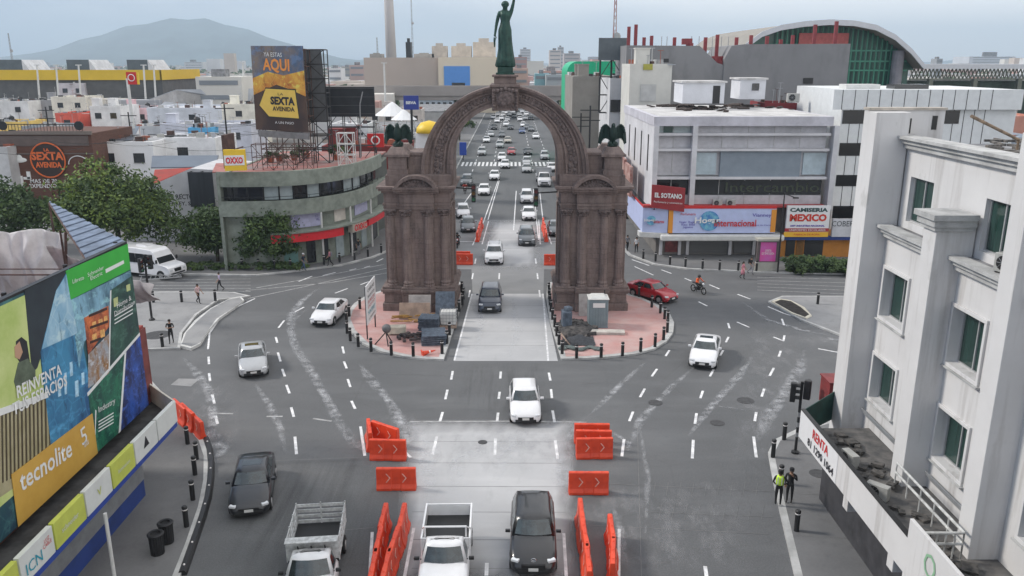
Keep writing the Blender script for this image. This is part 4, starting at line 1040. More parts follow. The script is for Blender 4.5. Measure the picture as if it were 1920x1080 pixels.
# --- bollards
def make_bollard(label):
    r_ = thing('bollard', label, 'bollard')
    g = MB(); g.lathe([(.11, 0), (.11, .86), (.1, .88)], n=14); g.build('post', BLK, r_)
    g = MB(); g.lathe([(.115, .80), (.115, .845)], n=14); g.build('reflective_band', REFL, r_)
    g = MB(); g.lathe([(.105, .88), (.12, .9), (.12, .95), (.08, .99)], n=14); g.build('cap', BLK, r_)
    return r_
bol = {'standing on the left pink island': ([(672,650),(696,659),(734,666),(775,668),(657,639),(651,625),(650,605),(655,593),(675,579),(724,554)], 'outer rim of the left pink island, %s from the lane end'),
 'l2': ([(829,663),(838,644),(843,628),(850,613),(856,598),(861,584),(867,572),(869,561),(866,548)], 'edge of the left pink island facing the concrete lane, %s from the front'),
 'r1': ([(1081,671),(1127,670),(1167,667),(1201,659),(1228,650),(1244,637),(1251,623),(1252,604),(1246,598),(1238,587),(1222,576),(1198,556)], 'outer rim of the right pink island, %s from the lane end'),
 'r2': ([(1054,663),(1048,646),(1044,630),(1040,613),(1036,599),(1033,584),(1031,572),(1030,561),(1029,550)], 'edge of the right pink island facing the concrete lane, %s from the front'),
 'n1': ([(350,987),(362,937),(366,890),(369,861),(352,832)], 'left near pavement beside the black rubber kerb, %s from the camera'),
 'n2': ([(1493,995),(1463,907),(1449,857),(1470,824)], 'right near pavement, %s from the camera'),
 'f1': ([(305,650),(341,566),(404,564),(288,567)], 'pale pavement at the left, %s towards the side street'),
 'f2': ([(424,505),(454,504),(485,504),(515,504),(545,504),(608,496),(637,492),(665,487),(690,481),(715,474)], 'kerb in front of the corner shop, %s counting from the left'),
 'f3': ([(1206,485),(1229,490),(1256,496),(1285,500),(1317,504),(1349,506),(1384,507),(1418,508)], 'kerb in front of the grey shutters, %s counting from the left'),
 'f4': ([(1533,570),(1584,571),(1581,614)], 'pale pavement at the right by the dark planting bed, %s')}
on = ['first', 'second', 'third', 'fourth', 'fifth', 'sixth', 'seventh', 'eighth', 'ninth', 'tenth', 'eleventh', 'twelfth']
b0 = None
for k, (pts, fmt) in bol.items():
    for i, (px, py) in enumerate(pts):
        lb = 'black bollard, '+(fmt % on[i]).replace(' in front of', ' by').replace('counting ', '').replace('black rubber ', 'rubber '); loc = G(px, py, .144)
        if b0 is None: b0 = make_bollard(lb); b0.location = loc
        else: clone(b0, loc=loc, label=lb)
        (b0 if i == 0 and b0['label'] == lb else COL.objects[-1])
for o in COL.objects:
    if o.name.startswith('bollard'): o['group'] = 'black bollards round the kerbs'; o['category'] = 'bollard'
# --- orange barriers
def make_barrier():
    r_ = thing('road_barrier', 'x', 'barrier')
    L_ = 1.85; prof = [(-.24, 0), (-.24, .12), (-.15, .3), (-.12, .55), (-.105, 1.05), (-.08, 1.09)]
    prof = prof+[(-a, b) for a, b in reversed(prof)]
    secs = []
    for x, k in ((-L_/2, .93), (-L_/2+.04, 1), (-L_/2+.5, 1), (-.25, 1), (-.2, .86), (.2, .86), (.25, 1), (L_/2-.5, 1), (L_/2-.04, 1), (L_/2, .93)):
        secs.append([(x, a*k, b) for a, b in prof])
    g = MB(); g.loft(secs)
    for s in (-1, 1):
        g.box(s*.62-.2, s*.62+.2, -.2, .2, .0, .08)
    for k in (-.6, 0, .6): g.tube((k, 0, 1.07), (k, 0, 1.11), .05, .05, 8)
    b_ = g.build('body', ORANGE, r_, bevel=.015)
    for s in (-1, 1):
        for cx in (-.38, .38):
            g = MB()
            for (a, b), (c, d) in (((-.1, .84), (.07, .62)), ((.07, .62), (-.1, .4))):
                yo = lambda z: s*(.126 if z > .5 else .126+(.55-z)*.13)
                z0, z1 = b, d
                g.extr([(cx+a-.0, yo(z0), z0), (cx+a+.05, yo(z0), z0), (cx+c+.05, yo(z1), z1), (cx+c, yo(z1), z1)], (0, s*.014, 0))
            g.build('chevron', mat('worn_reflector', (.7, .42, .36), .5, var=.3, scale=6), r_)
    return r_
bars = [((700,860),(757,862),'front barrier of the tangled left cluster near the stop lines'), ((698,850),(690,818),'barrier turned end-on at the left of the left cluster'), ((697,822),(750,842),'slanted barrier behind the front one in the left cluster'),
 ((709,916),(779,917),'single barrier standing alone below the left cluster'), ((1081,858),(1147,858),'front barrier of the stacked right cluster'), ((1081,843),(1144,843),'middle barrier of the stacked right cluster'), ((1079,830),(1139,830),'rear barrier of the stacked right cluster'),
 ((1067,924),(1139,925),'single barrier standing alone below the right cluster'),
 ((724,985),(716,1030),'far end of the outer row at the bottom left of the pickup'), ((716,1032),(706,1078),'second barrier of the outer row left of the pickup'), ((706,1080),(698,1122),'nearest barrier of the outer row left of the pickup'),
 ((762,985),(748,1030),'far end of the inner row beside the pickup'), ((748,1032),(732,1078),'second barrier of the inner row beside the pickup'), ((732,1080),(720,1122),'nearest barrier of the inner row beside the pickup'),
 ((1086,975),(1093,1020),'far end of the row right of the black suv'), ((1093,1022),(1099,1067),'second barrier of the row right of the black suv'), ((1099,1069),(1104,1113),'nearest barrier of the row right of the black suv'),
 ((1144,1008),(1147,1052),'far end of the short outer row at the right'), ((1147,1054),(1149,1100),'nearest barrier of the short outer row at the right'),
 ((904,424),(902,430),'farthest barrier of the left divider row beyond the arch'), ((901,431),(899,438),'second farthest of the left divider row beyond the arch'), ((899,439),(897,446),'second nearest of the left divider row beyond the arch'), ((897,447),(894,455),'nearest barrier of the left divider row beyond the arch'),
 ((1018,424),(1019,430),'farthest barrier of the right divider row beyond the arch'), ((1019,431),(1021,438),'second farthest of the right divider row beyond the arch'), ((1021,439),(1023,446),'second nearest of the right divider row beyond the arch'), ((1023,447),(1025,455),'nearest barrier of the right divider row beyond the arch'),
 ((852,496),(887,496),'barrier across the lane against the left pier'), ((850,491),(880,491),'barrier just behind the one against the left pier'), ((1023,497),(1052,497),'barrier across the lane against the right pier'),
 ((333,788),(348,802),'farthest barrier at the head of the black rubber kerb'), ((346,796),(364,812),'middle barrier at the head of the black rubber kerb'), ((362,806),(380,826),'nearest barrier touching the black rubber kerb')]
bar0 = make_barrier()
for i, (a, b, lb) in enumerate(bars):
    p, q_ = G(*a), G(*b); c = (p+q_)/2; c.z = .012 if a[0] > 400 else .148
    if a[0] < 400 : c.z = .012 if i == 32 else .15
    rz = math.atan2(q_.y-p.y, q_.x-p.x)
    o = bar0 if i == 0 else clone(bar0)
    o.location = c; o.rotation_euler = (0, 0, rz+random.uniform(-.05, .05)); o['label'] = 'orange plastic barrier, '+lb; o['group'] = 'orange road barriers'
# --- black rubber kerb with studs
pts = [G(*p, .02) for p in [(386,824),(393,845),(396,870),(395,900),(390,935),(380,970),(368,1005),(354,1045),(338,1090)]]
fine = []
for i in range(len(pts)-1):
    for k in range(4): fine.append(pts[i].lerp(pts[i+1], k/4))
secs = []
for i, p in enumerate(fine):
    d = fine[min(i+1, len(fine)-1)]-fine[max(i-1, 0)]; n = Vector((-d.y, d.x, 0)).normalized()
    secs.append([tuple(p+n*a+Vector((0, 0, b))) for a, b in ((-.17, 0), (-.16, .1), (-.08, .2), (.08, .2), (.16, .1), (.17, 0))])
g = MB(); g.loft(secs); rk = thing('rubber_kerb', 'long black rubber kerb with white studs curving along the left near pavement', 'kerb strip', fine[16])
b_ = g.build('strip', BLK, rk)
for i in range(2, len(fine)-1, 4):
    g = MB(); g.ball(tuple(fine[i]+Vector((0, 0, .2))), .05, 8, 5); g.build('stud', REFL, rk)
# --- litter bins
RIBB = mat('dark_bin_metal', (.022, .022, .024), .55, .3, var=.2, scale=6)
for (px, py), lb in (((296, 1037), 'black ribbed litter bin, the nearer of the two on the left pavement'), ((314, 1016), 'black ribbed litter bin with open round mouth, the farther of the pair')):
    p = G(px, py, .146); r_ = thing('litter_bin', lb, 'litter bin', p, group='pair of litter bins on the left pavement')
    g = MB(); g.lathe([(.25, .05), (.27, .1), (.29, .8), (.31, .84)], p, 36, flute=.07); g.build('drum', RIBB, r_)
    g = MB(); g.lathe([(.32, .84), (.33, .9), (.28, .94), (.2, .93), (.19, .86)], p, 20); g.build('lid', RIBB, r_)
    g = MB(); g.lathe([(.27, 0), (.27, .06)], p, 16); g.build('base', BLK, r_)
# --- traffic lights
LR, LA, LG = mat('signal_red', (.12, .01, .01), .3, var=0), mat('signal_amber', (.14, .07, .01), .3, var=0), mat('signal_green', (.01, .12, .05), .3, var=0)
def signal_head(root, c, rz, hgt=1.0):
    M = Matrix.Translation(c) @ Matrix.Rotation(rz, 4, 'Z')
    def T(g): g.v = [tuple(M @ Vector(v)) for v in g.v]; return g
    g = MB(); g.obox((0, 0, 0), .34, .26, hgt); h_ = T(g).build('signal_head', BLK, root, bevel=.04)
    for k, m_ in enumerate((LR, LA, LG)):
        z = hgt*(.32-.32*k)
        g = MB(); g.tube((0, -.13, z), (0, -.14, z), .11*hgt); T(g).build('lens', m_, h_)
        g = MB(); n = 10
        for j in range(n):
            a, b = math.pi*j/n, math.pi*(j+1)/n; r = .13*hgt
            g.extr([(r*math.cos(a), -.13, z+r*math.sin(a)), (r*math.cos(b), -.13, z+r*math.sin(b)), (r*math.cos(b), -.32, z+r*math.sin(b)), (r*math.cos(a), -.32, z+r*math.sin(a))], (0, 0, .012))
        T(g).build('visor', BLK, h_)
p = G(1491, 849, .146); tl = thing('traffic_light', 'black traffic light post with two signal heads on the right near pavement', 'traffic light', p)
g = MB(); g.lathe([(.2, 0), (.2, .1), (.08, .16)], p, 12); g.build('base', BLK, tl)
g = MB().use(BLK); g.tube(p, p+Vector((0, 0, 3.9)), .075); 
g.use(STEEL)
for k in range(3): g.tube(p+Vector((0, 0, .9+.55*k)), p+Vector((0, 0, 1.15+.55*k)), .08)
g.build('post', None, tl)
signal_head(tl, p+Vector((-.42, 0, 3.35)), R(70)); signal_head(tl, p+Vector((.25, -.1, 3.5)), R(150))
g = MB(); g.tube(p+Vector((-.42, 0, 3.75)), p+Vector((.25, 0, 3.8)), .03); g.build('bracket', BLK, tl)
p = G(285, 600, .146); tl = thing('traffic_light', 'traffic light post with a long slanted arm over the left side street', 'traffic light', p)
g = MB(); g.lathe([(.22, 0), (.22, .1), (.09, .2)], p, 12); g.build('base', BLK, tl)
g = MB(); g.tube(p, p+Vector((0, 0, 5.2)), .09); g.build('post', BLK, tl)
e_ = PY(340, 519, p.y+4); s_ = p+Vector((0, 0, 3.6)); ar = [s_, e_]
g = MB(); g.tube(p+Vector((-.3, -.5, 3.3)), e_, .06); g.tube(p+Vector((-.3, -.5, 3.7)), e_+Vector((0, 0, .15)), .04)
for k in range(9):
    a = (p+Vector((-.3, -.5, 3.3))).lerp(e_, k/9); b = (p+Vector((-.3, -.5, 3.7))).lerp(e_+Vector((0, 0, .15)), (k+.5)/9); g.tube(a, b, .02)
g.build('arm', STEEL, tl)
signal_head(tl, p+Vector((-.25, -.2, 4.4)), R(60), 1.1); signal_head(tl, p+Vector((.35, .1, 4.6)), R(-20), 1.1)
for sx, px, py, nm in ((-1, 888, 362, 'left'), (1, 1005, 370, 'right')):
    e_ = PY(px, py, 65.5); w = PY(px-40 if sx < 0 else px+42, py, 65.5)
    tl = thing('traffic_light', 'black signal head on a thin arm reaching in from the %s pier of the arch' % nm, 'traffic light', e_)
    g = MB(); g.tube(e_+Vector((0, 0, .35)), (AX+sx*4.2, 65.5, e_.z+.45), .06); g.build('arm', BLK, tl)
    signal_head(tl, e_, 0, 1.5)
# --- left island: works debris
WOODB = mat('plywood', (.30, .22, .17), .8, var=.25, scale=1.5); GREYP = mat('grey_sheet', (.36, .33, .31), .8, var=.2)
BLUEF = mat('blue_grey_formwork', (.09, .115, .15), .6, .2, var=.35, scale=4); WHT = mat('white_plastic', (.6, .6, .58), .5, var=.08)
def lean(px0, px1, pyt, pyb, Yf, dy, m, name, label, cat, thick=.05):
    a, b = PY(px0, pyb, Yf), PY(px1, pyb, Yf); a.z = b.z = .16; t = PY(px0, pyt, Yf+dy); tz = t.z
    sx = (b.x-a.x)
    g = MB(); g.extr([(a.x, Yf, .16), (b.x, Yf, .16), (b.x, Yf+dy, tz), (a.x, Yf+dy, tz)], (0, thick, 0))
    return tag(g.build(name, m, bevel=.01), label, cat)
lean(766, 808, 553, 590, 61.2, .45, GREYP, 'sheet', 'pale grey sheet leaning on the left pier above the brown board', 'board')
lean(748, 806, 568, 597, 60.3, .5, WOODB, 'plywood_board', 'big brown plywood board leaning low against the left pier', 'board', .07)
lean(1085, 1108, 551, 600, 61.1, .45, GREYP, 'sheet', 'pale sheet leaning on the right pier behind the toilet cabin', 'board')
def corrug(c, w, d, h, rz, label, n=8):
    r_ = thing('formwork_stack', label, 'formwork', c); M = Matrix.Translation(c) @ Matrix.Rotation(rz, 4, 'Z')
    for k in range(n):
        g = MB(); z = h*k/n; g.obox((random.uniform(-.05, .05), 0, z+h/n*.4), w, d, h/n*.7)
        for j in range(7): g.obox((-w/2+w*(j+.5)/7, 0, z+h/n*.5), .05, d+.06, h/n*.75)
        g.v = [tuple(M @ Vector(v)) for v in g.v]; g.build('panel', BLUEF, r_)
corrug(G(813, 640, .15), 1.7, 1.9, .75, R(8), 'stack of blue-grey formwork panels at the front of the left island', 5)
corrug(G(806, 616, .15), 1.5, 1.3, 1.0, R(-5), 'taller stack of blue-grey panels behind the front stack on the left island', 6)
lean(816, 852, 548, 590, 60.8, .7, BLUEF, 'leaning_formwork', 'blue-grey formwork panel leaning on the inner corner of the left pier', 'panel', .3)
p = G(841, 612, .15); ib = thing('water_tank', 'white caged plastic water tank beside the lane on the left island', 'tank', p)
g = MB(); g.obox(p+Vector((0, 0, .12)), 1.25, 1.05, .2); g.build('pallet', WOODB, ib)
g = MB(); g.obox(p+Vector((0, 0, .75)), 1.15, .95, 1.0); g.build('tank', WHT, ib, bevel=.1)
g = MB()
for k in range(6): 
    x = -.6+.24*k
    for y in (-.5, .5): g.tube(p+Vector((x, y, .22)), p+Vector((x, y, 1.3)), .014, n=5)
    g.tube(p+Vector((x, -.5, 1.3)), p+Vector((x, .5, 1.3)), .014, n=5)
for k in range(5):
    z = .3+.24*k
    for y in (-.5, .5): g.tube(p+Vector((-.6, y, z)), p+Vector((.6, y, z)), .014, n=5)
    for x in (-.6, .6): g.tube(p+Vector((x, -.5, z)), p+Vector((x, .5, z)), .014, n=5)
g.build('cage', STEEL, ib)
YEL = mat('yellow_hose', (.3, .17, .04), .7, var=.3, scale=5)
g = MB(); q_ = G(765, 600, .2); random.seed(5)
for k in range(12):
    a = q_+Vector((random.uniform(-1.3, 1.6), random.uniform(-.5, .4), random.uniform(0, .35))); b = a+Vector((random.uniform(.6, 1.6), random.uniform(-.5, .5), random.uniform(-.1, .15))); g.tube(a, b, .06, .05, 6)
tag(g.build('timber_heap', YEL), 'heap of ochre battens and hoses under the plywood board', 'timber', kind='stuff')
g = MB(); p = G(744, 626, .15); g.obox(p+Vector((0, 0, .35)), 1.35, .7, .55, rz=R(4)); tag(g.build('concrete_block', mat('pale_block', (.5, .46, .38), .8, var=.2), bevel=.04), 'cream block lying in front of the timber heap on the left island', 'block')
p = G(722, 645, .15); tr = thing('concrete_mixer', 'small dark mixer on splayed legs left of the cream block', 'mixer', p)
g = MB(); 
for dx, dy in ((-.7, -.1), (.3, -.5), (.4, .5)): g.tube(p+Vector((dx, dy, 0)), p+Vector((.1, 0, .9)), .05, .04)
g.build('leg_frame', BLK, tr)
g = MB(); g.lathe([(.1, -.3), (.3, -.15), (.32, .1), (.18, .35)], p+Vector((.15, 0, 1.15)), 12, rx=R(50)); g.build('drum', mat('mixer_grey', (.12, .12, .125), .6, var=.3), tr, smooth=True)
g = MB(); p = G(768, 636, .15)
for k in range(22):
    a = p+Vector((random.uniform(-.8, .7), random.uniform(-.9, .9), random.uniform(.02, .3))); g.obox(a, random.uniform(.2, .8), random.uniform(.08, .3), random.uniform(.05, .2), rz=random.uniform(0, 3), rx=random.uniform(-.3, .3))
tag(g.build('debris_heap', mat('debris', (.10, .075, .07), .9, col2=(.03, .03, .035), scale=3, var=.3)), 'low heap of dark broken debris between block and panels', 'debris', kind='stuff')
p = G(805, 664, .15); cn = thing('traffic_cone', 'orange and white traffic cone lying on its side at the tip of the left island', 'cone', p)
g = MB(); M = Matrix.Translation(p+Vector((0, 0, .17))) @ Matrix.Rotation(R(25), 4, 'Z') @ Matrix.Rotation(R(84), 4, 'Y')
g.lathe([(.17, -.5), (.03, .45)]); g.v = [tuple(M @ Vector(v)) for v in g.v]; g.build('cone', ORANGE, cn)
g = MB(); g.lathe([(.125, -.2), (.085, .08)]); g.v = [tuple(M @ Vector(v)) for v in g.v]; g.build('band', REFL, cn)
g = MB(); g.obox((0, 0, -.5), .42, .42, .05); g.v = [tuple(M @ Vector(v)) for v in g.v]; g.build('base', ORANGE, cn)
# notice board
Wt = mat('sign_white', (.72, .72, .72), .5, var=.03); INK = mat('sign_black', (.02, .02, .025), .6, var=0); RED = mat('sign_red', (.55, .02, .02), .5, var=.05); BLU = mat('sign_blue', (.02, .07, .35), .5, var=.05)
TEAL = mat('sign_teal', (.02, .3, .4), .5, var=0); YELS = mat('sign_yellow', (.75, .5, .03), .5, var=.04); GRN = mat('sign_green', (.06, .42, .09), .5, var=.04)
p = G(689, 636, .15); q_ = G(704, 613, .15)
nb = thing('notice_board', 'tall white works notice board on two posts on the left island', 'sign', (p+q_)/2)
g = MB(); g.tube(p, p+Vector((0, 0, 3.9)), .05); g.tube(q_, q_+Vector((0, 0, 3.9)), .05); g.build('post', BLK, nb)
d = (q_-p).normalized(); nn = Vector((d.y, -d.x, 0))
def on_board(g, u0, u1, z0, z1, off, th=.02):
    a = p+d*u0+nn*off; b = p+d*u1+nn*off
    g.extr([a+Vector((0, 0, z0)), b+Vector((0, 0, z0)), b+Vector((0, 0, z1)), a+Vector((0, 0, z1))], -nn*th); return g
Lb = (q_-p).length
on_board(MB(), -.15, Lb+.15, 1.1, 3.95, .1, .06).build('panel', Wt, nb)
for s_, z, h_, m_ in (('OBRAS', 3.5, .25, INK), ('PRECAUCION', 3.05, .2, INK), ('EN PROCESO', 2.65, .26, RED), ('DESVIO', 2.3, .2, RED), ('MONTERREY', 1.85, .3, TEAL), ('GOBIERNO', 1.4, .14, INK)):
    text(s_, (p+q_)/2+nn*.1+Vector((0, 0, z)), d, (0, 0, 1), Lb*.8, h_, m_, nb, depth=.01)
# --- right island
p = G(1122, 615, .15); to = thing('portable_toilet', 'grey portable toilet cabin with a white roof on the right island', 'toilet cabin', p)
TG = mat('cabin_grey', (.20, .25, .27), .5, var=.08)
x0, y0 = p.x-.75, p.y
g = MB(); g.box(x0, x0+1.45, y0, y0+1.3, .15, 2.35)
for k in range(7): g.box(x0+.12+.2*k, x0+.2+.2*k, y0-.03, y0, .3, 2.2)
g.box(x0-.02, x0+1.47, y0-.02, y0+1.32, .15, .24); g.build('cabin', TG, to, bevel=.02)
g = MB(); g.box(x0-.06, x0+1.51, y0-.08, y0+1.38, 2.35, 2.42); g.obox((x0+.725, y0+.65, 2.5), 1.3, 1.2, .16, taper=.7); g.build('roof', WHT, to, bevel=.03)
g = MB(); g.box(x0+.3, x0+1.2, y0-.05, y0-.03, 1.75, 2.1); g.build('label_panel', REFL, to)
g = MB(); g.tube((x0+1.25, y0+1.1, 2.4), (x0+1.25, y0+1.1, 2.8), .05); g.build('vent_pipe', BLK, to)
g = MB(); p = G(1138, 625, .15); g.obox(p+Vector((0, 0, .1)), 2.6, .75, .2, rz=R(-3)); tag(g.build('concrete_slab', mat('pale_slab', (.45, .42, .38), .85, var=.2), bevel=.02), 'long pale concrete slab lying in front of the toilet cabin', 'slab')
random.seed(9)
g = MB(); p = G(1078, 618, .15)
for k in range(110):
    a = random.uniform(0, 6.28); r = random.uniform(0, 1)**.6; q_ = p+Vector((r*1.5*math.cos(a), r*2.1*math.sin(a), .05+.45*(1-r)))
    g.obox(q_, random.uniform(.15, .6), random.uniform(.12, .4), random.uniform(.1, .3), rz=random.uniform(0, 3), rx=random.uniform(-.6, .6))
g.ball(p, .5, 10, 6, sx=3, sy=4, sz=1.0)
tag(g.build('rubble_heap', mat('rubble', (.11, .10, .095), .95, col2=(.03, .03, .032), scale=2.5)), 'dark heap of rubble against the right pier', 'rubble', kind='stuff')
g = MB(); n = 14; p = G(1085, 640, .15)
vs = []
for i in range(n+1):
    for j in range(n+1):
        x, y = (i/n-.5)*3.0, (j/n-.5)*2.6; r = min(1, math.hypot(x/1.5, y/1.3)); vs.append((p.x+x*(1-.25*r), p.y+y*(1-.25*r), .19+.5*(1-r)**1.2+.05*math.sin(x*7+y*3)*(1-r*.6)))
g.add(vs, [(i*(n+1)+j, (i+1)*(n+1)+j, (i+1)*(n+1)+j+1, i*(n+1)+j+1) for i in range(n) for j in range(n)])
tag(g.build('gravel_mound', mat('dark_gravel', (.045, .048, .055), .95, var=.4, scale=12), smooth=True), 'smooth dark mound of gravel at the front of the right island', 'gravel', kind='stuff')
g = MB(); p = G(1090, 655, .15)
for k in range(16):
    q_ = p+Vector((-1.3+.17*k, .25*math.sin(k*.7), .08)); g.ball(q_, random.uniform(.16, .26), 8, 5, sx=1.3, sz=.6)
tag(g.build('sandbag_row', mat('grey_green_tarp', (.10, .125, .12), .8, var=.4, scale=3), smooth=True), 'crumpled grey-green tarpaulin edge in front of the gravel mound', 'tarpaulin', kind='stuff')
for k, (px, py, hh, lb) in enumerate(((1062, 618, 1.5, 'tall dark blue plastic drum stack by the lane on the right island'), )):
    p = G(px, py, .15); g = MB(); g.obox(p+Vector((0, 0, hh/2)), .7, .9, hh, rz=.1); g.obox(p+Vector((.1, 0, hh+.15)), .5, .5, .3, rz=.6)
    tag(g.build('crate', BLUEF, bevel=.06), 'tall blue-grey crate standing by the lane on the right island', 'crate')
g = MB(); p = G(1057, 640, .15); g.obox(p+Vector((0.05, 0, .25)), .45, 2.2, .08, rz=R(10), ry=R(50)); tag(g.build('plank', WOODB, bevel=.01), 'tan wooden plank lying between the bollards and the gravel mound', 'plank')

# ================================================================ NEAR RIGHT BUILDING
WALL = mat_layers('white_render', (.63, .62, .61), [('noise', .35, (1, 1, 1), .4, .7, (.55, .54, .53), .7), ('noise', 1.6, (1, 1, .07), .52, .72, (.33, .31, .29), .7), ('noise', .9, (1, 1, .6), .62, .7, (.45, .44, .42), .6), ('noise', 8, (1, 1, 1), .5, .8, (.64, .64, .65), .3)])
WALLG = mat('grey_trim', (.42, .42, .41), .85, var=.22, scale=1.2)
ROOFD = mat('roof_membrane', (.30, .30, .31), .9, col2=(.10, .10, .10), scale=.6, var=.3)
CURT = mat('green_curtain_glass', (.017, .046, .038), .12, var=.5, scale=2, stretch=(1, 9, .1), spec=.8)
rb = thing('office_building', 'white rendered building with green-curtained windows filling the right edge', 'building', (15.8, 26, 0))
XF, XW, XT = 15.0, 16.0, 16.45       # pilaster front, wall plane
ZT = 16.35
Yn = 10
def wall_with_holes(name, X, y0, y1, z0, z1, holes, th, m, parent):
    """vertical wall at X facing -X with rectangular openings (ya,yb,za,zb)"""
    ys = sorted({y0, y1}|{h for q in holes for h in q[:2]}); zs = sorted({z0, z1}|{h for q in holes for h in q[2:]})
    g = MB()
    for a, b in zip(ys, ys[1:]):
        for c, d in zip(zs, zs[1:]):
            cy, cz = (a+b)/2, (c+d)/2
            if any(h[0] < cy < h[1] and h[2] < cz < h[3] for h in holes): continue
            g.add([(X, a, c), (X, b, c), (X, b, d), (X, a, d)], [(0, 3, 2, 1)])
            # reveals
    for ha, hb, hc, hd in holes:
        g.add([(X, ha, hc), (X, hb, hc), (X, hb, hd), (X, ha, hd), (X+th, ha, hc), (X+th, hb, hc), (X+th, hb, hd), (X+th, ha, hd)], [(0, 1, 5, 4), (1, 2, 6, 5), (2, 3, 7, 6), (3, 0, 4, 7)])
    return g.build(name, m, parent)
holes = []
def yz(px, py, X=XW): p = PX(px, py, X); return p.y, p.z
def win(tl, br, X=XW, round_=None):
    (ya, za), (yb, zb) = yz(*tl, X), yz(*br, X)
    return [min(ya, yb), max(ya, yb), min(za, zb), max(za, zb)]
bays = [(29.2, 34.2, 32.75), (24.3, 28.3, 27.2), (17.9, 23.5, 21.6), (11.5, 17.0, 15.8)]
rowsz = [(5.0, 7.0), (8.8, 10.9), (13.0, 14.85)]
holesT = []
for (a, b, c) in bays:
    for (z0, z1) in rowsz[:2]: holes.append((c-1.05, min(b-.15, c+1.05), z0, z1))
    holesT.append((c-.95-.1, c+.95-.1, 13.0, 14.85))
wall_with_holes('facade_wall', XW, Yn, 34.3, 0, 12.7, holes, .45, WALL, rb)
wall_with_holes('upper_facade_wall', XT, Yn, 34.95, 12.4, ZT, holesT, .3, WALL, rb)
g = MB(); g.box(XW+.01, XT+.3, Yn, 34.9, 12.55, 12.69); g.build('ledge', ROOFD, rb)
for h_ in holes+holesT:
    ya, yb, za, zb = h_
    XQ = XW+.2 if za < 12 else XT+.02
    g = MB(); g.box(XQ+.2, XQ+.24, ya, yb, za, zb); pn = g.build('window', CURT, rb)
    g = MB(); t = .06
    g.box(XQ+.14, XQ+.199, ya, yb, za, za+t); g.box(XQ+.14, XQ+.199, ya, yb, zb-t, zb)
    for y in (ya+t/2, (ya+yb)/2, yb-t/2): g.box(XQ+.14, XQ+.196, y-t/2, y+t/2, za+t, zb-t)
    g.build('window_frame', mat('aluminium_frame', (.5, .5, .5), .4, .4, var=0), pn)
    if za < 12:
        g = MB(); s = .14
        for a, b, c, d in ((ya-s, yb+s, za-s, za), (ya-s, yb+s, zb, zb+s), (ya-s, ya, za, zb), (yb, yb+s, za, zb)): g.box(XW-.09, XW+.01, a, b, c, d)
        g.build('window_surround', WALL, pn, bevel=.015)
        g = MB(); g.box(XW-.16, XW+.15, ya-.2, yb+.2, za-.2, za-.14); g.build('window_sill', WALLG, pn)
# pilasters
for (a, b, zt, cap) in ((34.2, 34.95, 17.4, 0), (28.3, 29.2, 14.0, 1), (23.5, 24.3, 17.4, 0), (17.0, 17.9, 14.0, 1)):
    g = MB(); g.box(XF, XW+.4, a, b, 0, zt)
    p_ = g.build('pilaster', WALL, rb, bevel=.02)
    if cap:
        g = MB(); g.box(XF-.12, XW+.3, a-.12, b+.12, zt-.35, zt-.2); g.box(XF-.2, XW+.3, a-.2, b+.2, zt-.2, zt+.05); g.box(XF-.3, XW+.3, a-.3, b+.3, zt+.05, zt+.25); g.build('pilaster_cap', WALLG, p_)
def cornice(X, y0, y1, z, name='cornice'):
    g = MB(); g.box(X-.2, X+.1, y0, y1, z-.5, z-.3); g.box(X-.32, X+.1, y0, y1, z-.3, z-.12); g.box(X-.48, X+.1, y0, y1, z-.12, z); g.build(name, WALLG, rb)
for (a, b, c) in bays: cornice(XW, a, b, 12.75, 'string_course')
cornice(XT, 24.3, 34.9, ZT+.12); cornice(XT, Yn, 23.5, ZT+.12)
g = MB(); g.box(XT+.11, XT+.5, Yn, 34.9, ZT-.1, ZT+.1); g.build('parapet', WALLG, rb)
g = MB(); g.box(XT+.5, 27.5, Yn, 34.95, ZT-.55, ZT-.3); g.build('roof', ROOFD, rb)
# party wall rising above the roof with slit windows
g = MB(); Yp = 34.96; g.box(XF+.01, 18.2, Yp, Yp+.5, 0, 17.45); pw = g.build('end_wall', WALL, rb)
for px, py0, py1 in ((1703, 222, 250), (1752, 217, 243)):
    a = PY(px-3, py0, Yp); b = PY(px+3, py1, Yp); g = MB(); g.box(a.x, b.x, Yp-.02, Yp+.1, min(a.z, b.z), max(a.z, b.z)); g.build('slit_window', BLK, pw)
g = MB(); g.box(XF-.03, 18.25, Yp-.06, Yp+.55, 17.45, 17.55); g.build('wall_coping', mat('rusty_coping', (.42, .38, .33), .9, var=.25), pw)
ACM = mat('ac_casing', (.36, .36, .34), .5, var=.12, scale=4)
def ac_unit(loc, rz, label, s=1., fan=True, group='air conditioners'):
    r_ = thing('air_conditioner', label, 'air conditioner')
    g = MB(); g.obox((0, 0, .35), .9, .36, .62); g.build('casing', ACM, r_, bevel=.02)
    g = MB(); g.tube((-.12, -.18, .36), (-.12, -.2, .36), .24, n=16); f = g.build('fan_grille', BLK, r_)
    g = MB()
    for k in range(4): a = k*math.pi/4; g.tube((-.12-.23*math.cos(a), -.21, .36-.23*math.sin(a)), (-.12+.23*math.cos(a), -.21, .36+.23*math.sin(a)), .008, n=4)
    g.build('guard', STEEL, f)
    g = MB(); g.box(-.4, -.32, -.15, .15, 0, .05); g.box(.32, .4, -.15, .15, 0, .05); g.build('foot', BLK, r_)
    r_.location = loc; r_.rotation_euler = (0, 0, rz); r_.scale = (s, s, s); return r_
ac_unit((XW+.1, 25.6, 12.76), R(-70), 'grey air conditioner on the ledge below a top floor window of the right building')
